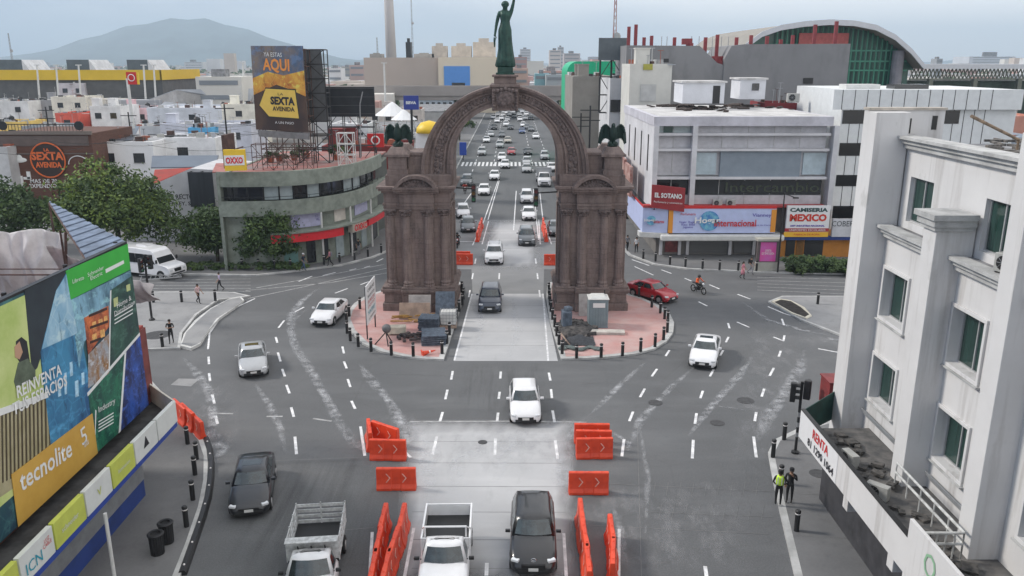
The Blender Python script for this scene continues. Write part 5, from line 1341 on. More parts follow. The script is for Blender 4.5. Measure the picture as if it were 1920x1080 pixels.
for i, (px, py, lb) in enumerate(((1734, 248, 'white box unit by the slit wall on the roof of the right building'), (1745, 240, 'second box unit behind the first on the right building roof'))):
    p = G(px, py, ZT-.3); ac_unit(p, R(20), lb, 1.3)
g = MB(); random.seed(3)
for k in range(26):
    p = G(random.uniform(1840, 1960), random.uniform(262, 290), ZT-.25); g.obox(p, random.uniform(.2, 1.4), .12, .1, rz=random.uniform(0, 3))
tag(g.build('roof_debris', mat('roof_scrap', (.2, .18, .16), .9, col2=(.05, .05, .05), scale=4)), 'scattered scrap timber on the roof of the right building', 'debris', kind='stuff')
g = MB(); a = G(1822, 218, 17.6); b = G(1910, 262, ZT+.1); g.tube(a, b, .06, n=8); g.tube(b, Vector((b.x, b.y, ZT-.4)), .05)
tag(g.build('roof_pipe', mat('rusty_pipe', (.25, .18, .12), .8, var=.4)), 'long rusty pipe propped across the roof of the right building', 'pipe')
# canopy over the pavement
XC = 12.95; Z0, Z1 = 3.2, 4.5
cy1 = 33.5
g = MB(); g.box(XC+.07, XW-.01, 6, cy1, Z0+.1, Z0+.4); g.build('canopy_slab', mat('canopy_roofing', (.07, .07, .07), .9, col2=(.16, .15, .14), scale=1.6), rb)
g = MB(); g.box(XC-.08, XC+.06, 6, cy1, Z0, Z1); fa = g.build('canopy_fascia', WALL, rb, bevel=.01)
g = MB(); g.box(XC-.1, XC+.09, 6, cy1+.02, Z1, Z1+.04); g.build('fascia_coping', BLK, fa)
g = MB(); g.box(XC-.1, XC-.08, 29.2, 33.48, Z0+.02, Z1-.02); bn = g.build('sign_panel', Wt, fa)
text('RENTA', (XC-.1, 31.0, 4.12), (0, -1, 0), (0, 0, 1), 1.75, .42, RED, bn, bold=.02)
text('81 1290 1064', (XC-.1, 30.9, 3.55), (0, -1, 0), (0, 0, 1), 2.9, .36, INK, bn, bold=.02)
# raised plain board nearer the camera, and columns under the canopy
g = MB(); g.box(XC-.14, XC-.02, 6, 23.3, Z0-.1, 5.25); g.build('sign_board', WALL, rb, bevel=.01)
text('O', (XC-.14, 21.8, 4.5), (0, -1, 0), (0, 0, 1), .7, .8, mat('pale_green', (.25, .45, .28), .6, var=0), rb, name='round_emblem')
for y in (28.2, 24.3, 20.0):
    g = MB(); g.box(XC+.05, XC+.5, y, y+.45, Z0-.65, Z0+.05); g.build('beam_end', WALL, rb, bevel=.02)
g = MB(); g.box(XC+1.1, XF+.5, 8, 33.4, 0.15, Z0); g.build('shop_front', mat('dark_shopfront', (.05, .05, .055), .4, var=.3), rb)
# boxes, railings and ac units lying on the canopy
for i, (y, z, lb) in enumerate(((30.0, 0, 'dirty metal air conditioner lying on the canopy behind the phone number sign'), (27.4, 0, 'open air conditioner frame on the canopy in the middle of the right building'))):
    ac_unit((XC+.75, y, Z0+.4), R(-80+i*35), lb, .9)
rl = thing('roof_railing', 'white pipe railing around the dark pit on the canopy roof', 'railing', (XC+1.2, 26.5, Z0+.5))
g = MB()
for a, b in (((XC+.3, 23.4), (XC+1.75, 23.4)), ((XC+1.75, 23.4), (XC+1.75, 28.2))):
    for z in (.95, .55): g.tube((*a, Z0+.5+z), (*b, Z0+.5+z), .05)
    for k in range(6):
        x, y = a[0]+(b[0]-a[0])*k/5, a[1]+(b[1]-a[1])*k/5; g.tube((x, y, Z0+.5), (x, y, Z0+1.45), .03)
g.build('rail', mat('white_pipe', (.5, .5, .48), .5, var=.3, scale=4), rl)
random.seed(4); g = MB()
for k in range(60):
    g.obox((XC+random.uniform(.3, 1.8), random.uniform(22, 33), Z0+.45+random.uniform(0, .12)), random.uniform(.1, .5), random.uniform(.05, .7), random.uniform(.04, .14), rz=random.uniform(0, 3), rx=random.uniform(-.2, .2))
tag(g.build('canopy_debris', mat('canopy_scrap', (.12, .11, .1), .9, col2=(.03, .03, .03), scale=4)), 'rusty scrap scattered on the canopy of the right building', 'debris', kind='stuff')
for k, (ya, yb) in enumerate(((29.4, 34.0), (24.5, 28.1))):
    g = MB()
    for j in range(3): g.tube((XW-.1-.06*j, ya, Z0+.9+.12*j), (XW-.1-.06*j, yb, Z0+.9+.12*j), .035)
    g.build('wall_pipe', STEEL, rb)
# dark green end opening and small red box past the canopy end
g = MB(); g.extr([(XC, 33.55, Z0), (XF+.9, 36.0, Z0), (XF+.9, 36.0, Z1+.2), (XC, 33.55, Z1-.1)], (0, .06, 0)); tag(g.build('green_awning', mat('dark_green_panel', (.01, .05, .04), .7, var=.3)), 'dark green panel closing the far end of the canopy', 'panel')
g = MB(); p = PY(1560, 735, 37.5); g.obox(p, .75, 1.2, 1.3); g.obox(p+Vector((0, 0, .7)), .85, 1.3, .08); tag(g.build('sign_box', mat('dark_red_box', (.2, .03, .03), .6, var=.2)), 'dark red sign box with a pale top at the far canopy corner', 'sign box')
# ================================================================ NEAR LEFT BUILDING WITH BILLBOARD
XL = -16.9; XFA = -15.5
lb_ = thing('shop_building', 'low shop building with blue base and a row of sign panels, in the left foreground', 'building', (-19, 28, 0))
BLUEW = mat('blue_wall', (.02, .045, .19), .7, var=.22, scale=.8)
g = MB(); g.box(-40, XL, 5, 33.7, 0, 3.19); g.build('wall', BLUEW, lb_)
g = MB(); g.box(XL-.01, XL+.03, 5, 33.72, .98, 1.72); g.build('metal_band', STEEL, lb_)
g = MB(); g.box(XL-.01, XL+.025, 5, 33.71, 1.72, 3.1); g.build('upper_band', mat('pale_blue_grey_wall', (.3, .32, .36), .8, var=.2), lb_)
g = MB(); g.box(-40, XFA-.1, 5, 34.7, 3.2, 3.5); g.prism([(XFA-.1, 34.7), (-17.6, 36.9), (-30, 36.9), (-30, 34.7)], 3.2, 3.5); g.build('canopy_slab', mat('dark_roof_sheet', (.05, .05, .05), .9, var=.5, scale=1), lb_)
g = MB(); g.box(XFA-.12, XFA, 5, 34.7, 3.15, 3.4); fz = g.build('fascia_band', mat('blue_band', (.025, .06, .30), .5, var=.1), lb_)
CRM = mat('cream_panel', (.6, .58, .5), .6, var=.1)
g = MB(); a, b = Vector((XFA, 34.75, 0)), Vector((-17.6, 36.9, 0)); g.extr([(a.x, a.y, 3.2), (b.x, b.y, 3.2), (b.x, b.y, 4.4), (a.x, a.y, 4.4)], (-.06, -.06, 0)); g.build('return_panel', CRM, lb_)
LIME = mat('lime_panel', (.50, .55, .10), .5, var=.08); PALEW = mat('pale_panel', (.62, .64, .62), .5, var=.05)
lst = [('white', 34.7, 32.65), ('white', 32.55, 30.45), ('lime', 30.35, 28.45), ('white', 28.35, 26.45), ('lime', 26.35, 24.35), ('white', 24.25, 22.35), ('lime', 22.25, 20.3), ('white', 20.2, 18.3), ('lime', 18.2, 16)]
for i, (c, y1, y0) in enumerate(lst):
    g = MB(); g.box(XFA-.14, XFA+.04, y0, y1, 3.4, 4.4); pn = g.build('sign_panel', PALEW if c == 'white' else LIME, lb_, bevel=.01)
    if i == 1: 
        g = MB(); g.extr([(XFA+.05, 31.7, 3.75), (XFA+.05, 31.2, 3.75), (XFA+.05, 31.45, 4.2)], (.01, 0, 0)); g.build('triangle_mark', INK, pn)
    if i == 5: text('ICN', (XFA+.04, 23.05, 3.8), (0, 1, 0), (0, 0, 1), .9, .4, TEAL, pn); text('LUZ\nCABLE', (XFA+.04, 23.85, 4.05), (0, 1, 0), (0, 0, 1), .5, .3, RED, pn)
    if i == 4: text('schneider', (XFA+.04, 25.3, 3.9), (0, 1, 0), (0, 0, 1), 1.1, .2, PALEW, pn)
    if i == 3: text('V', (XFA+.04, 27.4, 3.9), (0, 1, 0), (0, 0, 1), .3, .3, LIME, pn)
    if i == 2: text('iluminacion', (XFA+.04, 29.4, 3.9), (0, 1, 0), (0, 0, 1), 1.0, .16, PALEW, pn)
g = MB(); g.tube((XFA+.3, 27.1, .14), (XFA+.3, 27.1, 3.15), .07); g.build('column', WHT, lb_)
g = MB(); g.box(-40, -17.5, 5, 37, 3.5, 7.2); g.build('upper_wall', mat('dull_red_wall', (.18, .05, .045), .85, var=.25), lb_)
g = MB(); g.box(-40, -17.6, 5, 37, 7.2, 7.3); g.build('roof', mat('red_roof', (.28, .05, .04), .85, col2=(.15, .06, .05), scale=1), lb_)
# billboard
XB = -17.0; ZB0, ZB1 = 3.95, 11.75; YE = 35.3
bb = thing('billboard', 'huge colourful advertising billboard with a green header above the blue shop', 'billboard', (XB, 28, 3.5))
g = MB(); g.box(XB-.25, XB-.03, 8, YE, ZB0, ZB1); bk = g.build('backing', BLK, bb)
for y in (35.2, 31, 27, 23, 19):
    g = MB(); g.tube((XB-.5, y, 3.5), (XB-.5, y, ZB1), .09); g.tube((XB-.5, y, ZB1-1), (XB-2.2, y, 7.3), .05); g.tube((XB-.5, y, ZB1-4), (XB-2.2, y, 7.3), .05); g.build('support', BLK, bb)
def bpoly(pix, m, name, off, raw=None):
    g = MB(); pts = []
    for px, py in pix:
        p = PX(px, py, XB); pts.append((XB+off, min(YE, max(9, p.y)), min(ZB1, max(ZB0, p.z))))
    g.extr(pts, (-.015, 0, 0)); return g.build(name, m, bb)
def pm(n, c, c2, s, **k):
    if n in MATS: return MATS[n]
    hi = tuple(min(.8, x*1.7+.04) for x in c); lo = tuple(x*.45 for x in c2)
    return mat_layers(n, c, [('noise', s, (1, 1, .6), .4, .6, c2, .95), ('noise', s*2.6, (1, .5, 1), .54, .62, hi, .55), ('noise', s*3.5, (1, 1.4, .5), .56, .64, lo, .6), ('voro', s*2, (1, 1, 1), .03, 0, hi, .3)], rough=.45)
bpoly([(-700,700),(125,512),(240,457),(282,770),(180,860),(20,1000),(-700,2000)], pm('poster_base', (.03, .12, .12), (.02, .05, .09), .5), 'poster', -.02)
bpoly([(-400,760),(50,552),(72,640),(98,866),(-400,1300)], mat('poster_lime', (.62, .68, .30), .45, col2=(.40, .52, .14), scale=.35), 'poster_panel', -.005)
bpoly([(46,545),(130,505),(70,690),(60,700)], mat('poster_night', (.03, .045, .055), .45, col2=(.015, .02, .03), scale=.5), 'poster_panel', .0)
bpoly([(105,545),(128,500),(178,770),(178,780),(98,860),(76,660)], pm('poster_city', (.05, .24, .42), (.02, .09, .22), .5), 'poster_panel', .005)
bpoly([(105,545),(124,515),(145,625),(78,655)], pm('poster_sky', (.35, .55, .68), (.12, .32, .5), .6), 'poster_panel', .01)
bpoly([(123,508),(239,457),(244,505),(132,562)], mat('poster_green', (.05, .45, .06), .45, col2=(.04, .38, .05), scale=.5), 'poster_header', .012)
bpoly([(132,563),(244,508),(246,520),(205,595),(158,640),(148,690)], pm('poster_house_sky', (.22, .42, .55), (.06, .14, .2), .9), 'poster_panel', .008)
bpoly([(157,596),(203,573),(204,612),(165,665)], pm('poster_house', (.62, .16, .05), (.22, .05, .03), 1.6), 'poster_panel', .014)
bpoly([(206,545),(250,515),(264,625),(205,700)], pm('poster_garden', (.03, .10, .07), (.02, .05, .05), 1.0), 'poster_panel', .016)
bpoly([(165,665),(204,625),(204,700),(165,728)], pm('poster_table', (.35, .38, .42), (.30, .14, .03), 2.0), 'poster_panel', .017)
bpoly([(165,737),(233,660),(225,812),(177,852)], pm('poster_leaves', (.02, .16, .09), (.01, .06, .05), 1.4), 'poster_panel', .015)
bpoly([(235,660),(265,627),(282,765),(225,810)], pm('poster_blue', (.03, .09, .38), (.02, .02, .06), 1.3), 'poster_panel', .017)
WHP = mat('poster_white', (.75, .76, .75), .5, var=0)
bpoly([(163,737),(263,622),(264,627),(164,743)], WHP, 'poster_line', .022)
bpoly([(233,660),(236,659),(226,812),(222,814)], WHP, 'poster_line', .022)
bpoly([(206,545),(208,544),(205,690),(203,692)], WHP, 'poster_line', .02)
bpoly([(177,856),(178,768),(176,766),(180,770)], WHP, 'poster_line', .018)
bpoly([(20,890),(172,775),(183,855),(33,988)], mat('poster_ochre', (.62, .38, .08), .45, col2=(.55, .32, .06), scale=.8), 'poster_panel', .03)
# slatted wood panel with the seated figure
for k in range(13):
    x = 2+k*7.4; bpoly([(x, 775-.36*x), (x+3.2, 773.5-.36*x), (x+5, 905-.5*x), (x+2, 907-.5*x)], mat('poster_slat', (.07, .055, .03), .5, var=0), 'poster_slat', .004)
bpoly([(-40,780),(88,735),(90,745),(-40,795)], WHP, 'poster_line', .02)
bpoly([(-40,795),(90,742),(98,866),(-40,960)], mat('poster_wood', (.42, .38, .24), .45, col2=(.30, .27, .15), scale=1.0), 'poster_panel', -.002)
PSK = mat('poster_skin', (.5, .3, .2), .5, var=0); PJ = mat('poster_jacket', (.10, .13, .09), .5, var=.3, scale=2)
bpoly([(30,640),(40,632),(50,640),(56,680),(62,690),(50,700),(30,668)], INK, 'poster_figure_hair', .01)
bpoly([(27,650),(36,640),(42,660),(36,674),(28,670)], PSK, 'poster_figure_face', .014)
bpoly([(34,680),(52,672),(66,695),(66,710),(40,722),(30,728),(26,715)], PJ, 'poster_figure_jacket', .012)
for (a, b, c, d) in ((166, 590, 200, 576), (168, 612, 202, 600), (168, 640, 188, 632)):
    bpoly([(a, b), (c, d), (c, d+5), (a, b+5)], mat('poster_dark_line', (.05, .02, .015), .5, var=0), 'poster_line', .021)
for k, (px, py, w, h_) in enumerate(((172, 605, 7, 12), (184, 600, 7, 11), (194, 594, 6, 11), (172, 628, 8, 14), (187, 620, 8, 14), (212, 560, 8, 16), (236, 535, 7, 12), (130, 680, 5, 26), (120, 700, 4, 40), (140, 715, 6, 30), (108, 720, 5, 24), (152, 700, 5, 22))):
    bpoly([(px, py), (px+w, py-w*.45), (px+w+1, py-w*.45+h_), (px+1, py+h_)], mat('poster_window_glow', (.75, .42, .14), .5, var=.3, scale=5) if k < 5 else (mat('poster_lime_glow', (.5, .55, .25), .5, var=.2) if k < 7 else mat('poster_pale_blue', (.4, .62, .78), .5, var=.3, scale=3)), 'poster_detail', .019)
for k in range(4): bpoly([(184, 790+6*k), (212, 773+6*k), (212, 775+6*k), (184, 792+6*k)], WHP, 'poster_line', .024)
for k in range(3): bpoly([(214, 592+7*k), (248, 572+7*k), (248, 574+7*k), (214, 594+7*k)], WHP, 'poster_line', .024)
def btext(s, pl, pr, hgt, m, **k):
    """text whose baseline centre line runs between two surveyed points of the board"""
    a, b = PX(*pl, XB), PX(*pr, XB); d = b-a; up = Vector((0, -d.z, d.y))
    if up.z < 0: up = -up
    return text(s, ((a+b)/2).to_3d()+Vector((.035, 0, 0)), d, up, d.length, hgt, m, bb, depth=.01, **k)
btext('tecnolite', (35, 905), (132, 838), .72, WHP, bold=.015); btext('5', (150, 822), (160, 812), .7, WHP); btext('anos', (156, 835), (164, 828), .2, WHP)
btext('REINVENTA\nTUS ESPACIOS', (20, 755), (122, 700), .95, WHP, bold=.02)
btext('Schneider\nElectric', (163, 520), (193, 505), .35, WHP); btext('Libreto', (134, 528), (155, 520), .16, WHP)
bpoly([(197,505),(231,488),(232,494),(198,512)], WHP, 'poster_tag', .02)
btext('Home &\nDistribution', (212, 583), (250, 560), .5, WHP); btext('Industry', (183, 770), (214, 752), .32, WHP)
# sheet roof behind the billboard, tarpaulins on a rusty frame
CORR = mat('corrugated_sheet', (.15, .19, .26), .6, .2, var=.3, scale=1)
g = MB(); A, B_, C_ = Vector((-17.2, 35.5, 11.7)), Vector((-26.5, 46.3, 11.7)), Vector((-17.4, 32.4, 11.7))
n = 24
for k in range(n):
    a0, a1 = A.lerp(B_, k/n), A.lerp(B_, (k+.93)/n); c0, c1 = C_.lerp(B_, k/n), C_.lerp(B_, (k+.93)/n)
    h_ = .05 if k % 2 else 0; g.extr([a0+Vector((0, 0, h_)), a1+Vector((0, 0, h_)), c1+Vector((0, 0, h_)), c0+Vector((0, 0, h_))], (0, 0, -.06))
sr = thing('sheet_roof', 'narrow triangular blue-grey corrugated sheet roof behind the billboard', 'roof sheet', (-20, 38, 7.3)); g.build('sheet', CORR, sr)
g = MB(); g.tube(A+Vector((0, 0, -.1)), (A.x, A.y, 7.3), .06); g.tube(B_+Vector((0, 0, -.1)), (B_.x, B_.y, 4), .06); g.tube(B_+Vector((0, 0, -.1)), C_+Vector((0, 0, -.1)), .05); g.tube((-22, 39, 11.5), (-22, 39, 7.3), .05); g.build('frame', mat('rust', (.085, .05, .042), .9, var=.4), sr)
RUST = MATS['rust']
TARP = mat('white_tarpaulin', (.52, .50, .50), .8, var=.15, scale=1)
def sheet(fn, nu, nv, name, m, label, cat):
    g = MB(); vs = [fn(i/nu, j/nv) for i in range(nu+1) for j in range(nv+1)]
    g.add(vs, [(i*(nv+1)+j, (i+1)*(nv+1)+j, (i+1)*(nv+1)+j+1, i*(nv+1)+j+1) for i in range(nu) for j in range(nv)])
    o = g.build(name, m, smooth=True); s_ = o.modifiers.new('t', 'SOLIDIFY'); s_.thickness = .03; return tag(o, label, cat)
sheet(lambda u, v: (-33+u*9.5+.1*math.sin(v*9+u*30), 41.5+.5*math.sin(v*3+u*4)+.25*abs(math.sin(u*17+v*2))+.14*abs(math.sin(u*41-v*3))+.05*math.sin(u*97+v*9), 7.3+v*(3.8+.25*abs(math.sin(u*13)))-.4*u*v), 150, 40, 'tarpaulin', TARP, 'crumpled white tarpaulin hanging over the rusty frame behind the billboard', 'tarpaulin')
sheet(lambda u, v: (-23.4+u*5.0, 40.3+.4*math.sin(v*4+u*2)+.22*abs(math.sin(u*14+v*3))+.08*math.sin(u*53+v*6), 7.3+v*(3.2-2.2*u)+.1*math.sin(u*15)), 90, 30, 'tarpaulin', mat('grey_tarpaulin', (.40, .37, .37), .85, var=.2), 'greyer tarpaulin sloping down beside the crumpled white one', 'tarpaulin')
fr = thing('rusty_frame', 'rusty angle-iron frame standing among the tarpaulins behind the billboard', 'frame', (-27, 40, 7.3)); g = MB()
for x in (-31.5, -27.5, -22.8, -21): g.tube((x, 40, 7.3), (x+.5, 40, 11.2), .07)
g.tube((-33, 40, 9.0), (-21, 40, 9.0), .04); g.tube((-33, 40, 9.3), (-21, 40, 9.3), .03); g.tube((-27.5, 40, 7.4), (-31, 40, 11), .04); g.tube((-22.8, 40, 7.5), (-20, 40, 10), .05)
g.build('bar', RUST, fr)
# ================================================================ MIDDLE DISTANCE, LEFT
DARKW = mat('dark_window', (.02, .022, .025), .12, var=0, spec=.8); PALEG = mat('pale_window', (.34, .40, .41), .15, var=.15, scale=1)
def W_(n, c, v=.15, s=.5): return mat('wall_'+n, c, .85, var=v, scale=s)
ROOFS = []
def house(label, px0, px1, py, z, depth, wall, roof=None, wins=0, z0=0, name='house', cat='building', para=.35, Y=None, rows=1, wcol=None, door=False, group=None, skew=0, floors=None, seed=0):
    """a building whose near top edge is seen between px0 and px1 at height z; returns the thing and its box"""
    if Y is None: Y = G((px0+px1)/2, py, z).y
    a, b = PY(px0, py, Y), PY(px1, py, Y); z = (a.z+b.z)/2 if z is None else z
    x0, x1 = a.x, b.x
    t = thing(name, label, cat, ((x0+x1)/2, Y+depth/2, z0), group=group)
    g = MB(); g.box(x0, x1, Y, Y+depth, z0, z-.3); g.build('wall', wall, t)
    g = MB(); g.box(x0-.02, x1+.02, Y-.02, Y+.25, z-.3, z+para); g.box(x0-.02, x1+.02, Y+depth-.25, Y+depth+.02, z-.3, z+para); g.box(x0-.02, x0+.25, Y+.25, Y+depth-.25, z-.3, z+para); g.box(x1-.25, x1+.02, Y+.25, Y+depth-.25, z-.3, z+para)
    g.build('parapet', wall, t)
    g = MB(); g.box(x0+.25, x1-.25, Y+.25, Y+depth-.25, z-.32, z-.05); g.build('roof', roof or ROOFD, t)
    if wins:
        w = (x1-x0)/wins; ww = min(1.5, w*.55)
        for r in range(rows):
            zz = z-1.9-r*3.1
            if zz-1.2 < z0+.3: break
            for k in range(wins):
                c = x0+w*(k+.5); g = MB(); g.box(c-ww/2, c+ww/2, Y-.03, Y+.1, zz-.6, zz+.7); wd = g.build('window', wcol or DARKW, t)
                g = MB(); g.box(c-ww/2-.08, c+ww/2+.08, Y-.09, Y+.02, zz-.7, zz-.6); g.build('sill', WALLG, wd)
    if door:
        g = MB(); c = x0+(x1-x0)*.3; g.box(c-.5, c+.5, Y-.03, Y+.1, z0, z0+2.1); g.build('door', BLK, t)
    ROOFS.append((x0, x1, Y, Y+depth, z)); rd = random.Random(int(px0*7+py)); m_ = [WALLG, BLK, WHT, RUST, STEEL]
    if depth > 7 and px1-px0 > 30:
        for k in range(int(3+depth*(x1-x0)/45)):
            cx, cy = rd.uniform(x0+.8, x1-.8), rd.uniform(Y+.8, Y+depth-.8); q = rd.random(); g = MB()
            if q < .35: g.obox((cx, cy, z+.3), rd.uniform(.7, 1.3), rd.uniform(.6, 1.1), .8, rz=rd.uniform(0, .4)); nm = 'roof_unit'
            elif q < .5: g.box(cx-.9, cx+.9, cy-.8, cy+.8, z-.05, z+2.0); g.box(cx-1.0, cx+1.0, cy-.9, cy+.9, z+2.0, z+2.15); nm = 'stair_hut'
            elif q < .75: g.tube((cx, cy, z-.1), (cx, cy, z+rd.uniform(1.2, 3)), .04, n=5); g.tube((cx-.5, cy, z+1.1), (cx+.5, cy, z+1.1), .03, n=5); nm = 'aerial'
            else: g.tube((cx, cy, z+.12), (cx+rd.uniform(-3, 3), cy+rd.uniform(-1, 1), z+.12), .06, n=5); nm = 'roof_pipe'
            g.build(nm, wall if nm == 'stair_hut' else rd.choice(m_), t)
    return t, (x0, x1, Y, z)
# ---- curved green-grey corner shop
def curve_pts():
    pts = [(-27.6, 76.2), (-25, 76.2), (-22, 76.7), (-19.5, 78.0), (-17.4, 80.3), (-15.9, 83.6), (-15.1, 87.8), (-14.8, 92)]
    out = []
    n = len(pts)
    for i in range(n-1):
        p0, p1, p2, p3 = [Vector(pts[max(0, min(n-1, i+k))]) for k in (-1, 0, 1, 2)]
        for k in range(6):
            t = k/6; out.append(.5*((2*p1)+(p2-p0)*t+(2*p0-5*p1+4*p2-p3)*t*t+(3*p1-p0-3*p2+p3)*t**3))
    out.append(Vector(pts[-1])); return out
CP = curve_pts()
def off(pts, d):
    o = []
    for i, p in enumerate(pts):
        t = (pts[min(i+1, len(pts)-1)]-pts[max(0, i-1)]).normalized(); o.append(p+Vector((t.y, -t.x))*d)
    return o
def cband(z0, z1, d, m, name, parent, i0=0, i1=None, back=.3, label=None):
    P0 = off(CP, d)[i0:i1]; P1 = off(CP, d-back)[i0:i1]; g = MB(); secs = []
    for a, b in zip(P0, P1): secs.append([(a.x, a.y, z0), (a.x, a.y, z1), (b.x, b.y, z1), (b.x, b.y, z0)])
    g.loft(secs); return g.build(name, m, parent)
GG = W_('green_grey', (.21, .235, .20), .22, 1.2); REDB = mat('bright_red_band', (.62, .02, .03), .45, var=.06)
ox = thing('corner_building', 'curved grey-green corner building with a red shop band and a terrace on top', 'building', (-21, 84, 0))
def deck(z0, z1, d, m, name):
    P0 = off(CP, d); poly = [(p.x, p.y) for p in P0]+[(-15.0, 98), (-27.6, 98)]; g = MB(); g.prism(poly, z0, z1); return g.build(name, m, ox)
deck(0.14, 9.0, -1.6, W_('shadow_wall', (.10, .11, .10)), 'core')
deck(6.05, 6.25, -.2, GG, 'floor_slab'); deck(8.3, 8.6, -.1, GG, 'floor_slab')
deck(9.0, 9.12, -.3, mat('terrace_red', (.34, .10, .08), .85, col2=(.22, .19, .18), scale=.6), 'terrace')
cband(8.1, 9.5, .15, GG, 'parapet', ox); cband(5.3, 6.75, .25, GG, 'balcony_band', ox); cband(.14, 5.3, -.5, GG, 'lower_wall', ox, back=.3)
n = len(CP)
for i in range(0, n-2, 3):
    m_ = PALEG if (i//3) in (3, 4, 6, 9, 10) else DARKW
    cband(6.75, 8.08, -.6, m_, 'window', ox, i, min(n, i+4), back=.08)
    p = off(CP, -.55)[i]; g = MB(); g.box(p.x-.06, p.x+.06, p.y-.06, p.y+.06, 6.7, 8.1); g.build('mullion', BLK, ox)
P_r = off(CP, .02)
g = MB()
for z in (7.1,): g.path([(p.x, p.y, z) for p in P_r], .025, 5)
for p in P_r[::3]: g.tube((p.x, p.y, 6.7), (p.x, p.y, 7.12), .02, n=5)
g.build('railing', BLK, ox)
# second storey banners
lil_ = mat('banner_lilac', (.42, .42, .58), .6, var=.12, scale=2); crm_ = mat('banner_cream', (.6, .56, .5), .6, var=.1)
for i0, i1, z0, z1, m_ in ((14, 22, 3.9, 5.2, lil_), (24, 28, 3.95, 5.25, crm_), (30, 36, 4.0, 5.25, lil_)):
    b_ = cband(z0, z1, -.42, m_, 'banner', ox, i0, i1, back=.1)
    a, c = off(CP, -.42)[i0], off(CP, -.42)[i1-1]; d = (c-a)
    if m_ is lil_ and i0 == 14: text('CONSULTORIO\nMEDICO DENTAL\nRAYOS X', ((a.x+c.x)/2, (a.y+c.y)/2-.12, (z0+z1)/2), (d.x, d.y, 0), (0, 0, 1), d.length*.85, .9, mat('banner_ink', (.12, .10, .3), .6, var=0), b_)
rb2 = cband(2.75, 3.55, .75, REDB, 'shop_band', ox, 10, 25, back=.5); rb3 = cband(2.85, 3.65, .75, REDB, 'shop_band', ox, 31, n, back=.5)
rb4 = cband(2.75, 3.7, .85, mat('sign_beige', (.5, .47, .40), .6, var=0), 'shop_sign', ox, 26, 31, back=.6)
a, c = off(CP, .9)[26], off(CP, .9)[30]; d = c-a; text('OXXO', ((a.x+c.x)/2+.1, (a.y+c.y)/2-.1, 3.22), (d.x, d.y, 0), (0, 0, 1), d.length*.95, .7, REDB, rb4, bold=.04, depth=.05)
cband(3.6, 3.75, .9, GG, 'canopy', ox, 10, n, back=1.2)
for i0, i1, m_ in ((12, 16, mat('teal_shutter', (.14, .28, .26), .6, var=.1)), (17, 20, DARKW), (21, 23, DARKW), (24, 27, PALEG), (28, 31, DARKW), (32, 35, PALEG), (37, 41, DARKW)):
    cband(.3, 2.6, -.4, m_, 'shop_window', ox, i0, i1, back=.1)
for i in (20, 27, 34):
    p = off(CP, .2)[i]; g = MB(); g.tube((p.x, p.y, .14), (p.x, p.y, 5.3), .1); g.build('column', WHT, ox)
g = MB(); p = PY(540, 0, 76); g.box(-27.6, -27.3, 76, 98, .14, 9.2); g.build('side_wall', GG, ox)
# terrace planters and poles
LEAFD = mat('leaf_dark', (.05, .095, .025), .8, col2=(.03, .05, .02), scale=.6); LEAFM = mat('leaf_mid', (.085, .135, .032), .8, col2=(.045, .075, .025), scale=.5); LEAFL = mat('leaf_bright', (.17, .24, .045), .8, col2=(.08, .12, .03), scale=.4)
def leafcloud(g, c, r, n, s, mats, seed=0, sz=1.):
    rd = random.Random(seed); c = Vector(c)
    nc = max(4, n//60); cl = []
    for k in range(nc):
        d = Vector((rd.gauss(0, 1), rd.gauss(0, 1), rd.gauss(0, 1))).normalized(); cl.append((d*rd.uniform(.45, 1.0), rd.uniform(.14, .34), rd.choice(mats)))
    for k in range(n):
        d0, cr_, m_ = cl[k % nc]
        v = d0+Vector((rd.gauss(0, 1), rd.gauss(0, 1), rd.gauss(0, 1)))*cr_*.68
        p = c+Vector((v.x*r[0], v.y*r[1], v.z*r[2])); g.use(m_)
        a = Vector((rd.gauss(0, 1), rd.gauss(0, 1), rd.gauss(0, 1))).normalized(); b = a.orthogonal().normalized(); w = s*rd.uniform(.6, 1.4)
        g.add([p-a*w, p+b*w*.45, p+a*w, p-b*w*.45], [(0, 1, 2, 3)])
def shrub(label, c, r, n, s, mats, seed, name='shrub', cat='plant', group=None, pot=None):
    t = thing(name, label, cat, (c[0], c[1], c[2]-r[2]), group=group)
    g = MB(); leafcloud(g, c, r, n, s, mats, seed); g.build('foliage', None, t)
    g = MB(); rd = random.Random(seed)
    for k in range(5): g.tube((c[0], c[1], c[2]-r[2]), (c[0]+rd.uniform(-.6, .6)*r[0], c[1]+rd.uniform(-.6, .6)*r[1], c[2]+.3*r[2]), .05, .02, 5)
    g.build('stem', mat('bark', (.07, .055, .045), .95, var=.3, scale=4), t)
    if pot:
        g = MB(); g.lathe([(.3, 0), (.42, .5), (.45, .55), (.38, .5)], (c[0], c[1], c[2]-r[2]-.1), 12); g.build('pot', pot, t)
POT = mat('terracotta', (.3, .09, .05), .85, var=.2)
for i, (px, py, s_, lb) in enumerate(((508, 300, 1, 'leftmost'), (524, 298, 1.2, 'second'), (552, 296, .9, 'third'), (575, 293, 1.4, 'fourth'), (632, 296, 1.2, 'fifth'), (655, 290, .7, 'sixth'))):
    p = G(px, py+4, 9.15); shrub('%s potted shrub along the terrace of the curved corner building' % lb, (p.x, p.y, 9.15+s_*.7), (s_*.8, s_*.7, s_*.6), 180, .16, [LEAFD, LEAFM], 30+i, group='potted shrubs on the corner terrace', pot=POT)
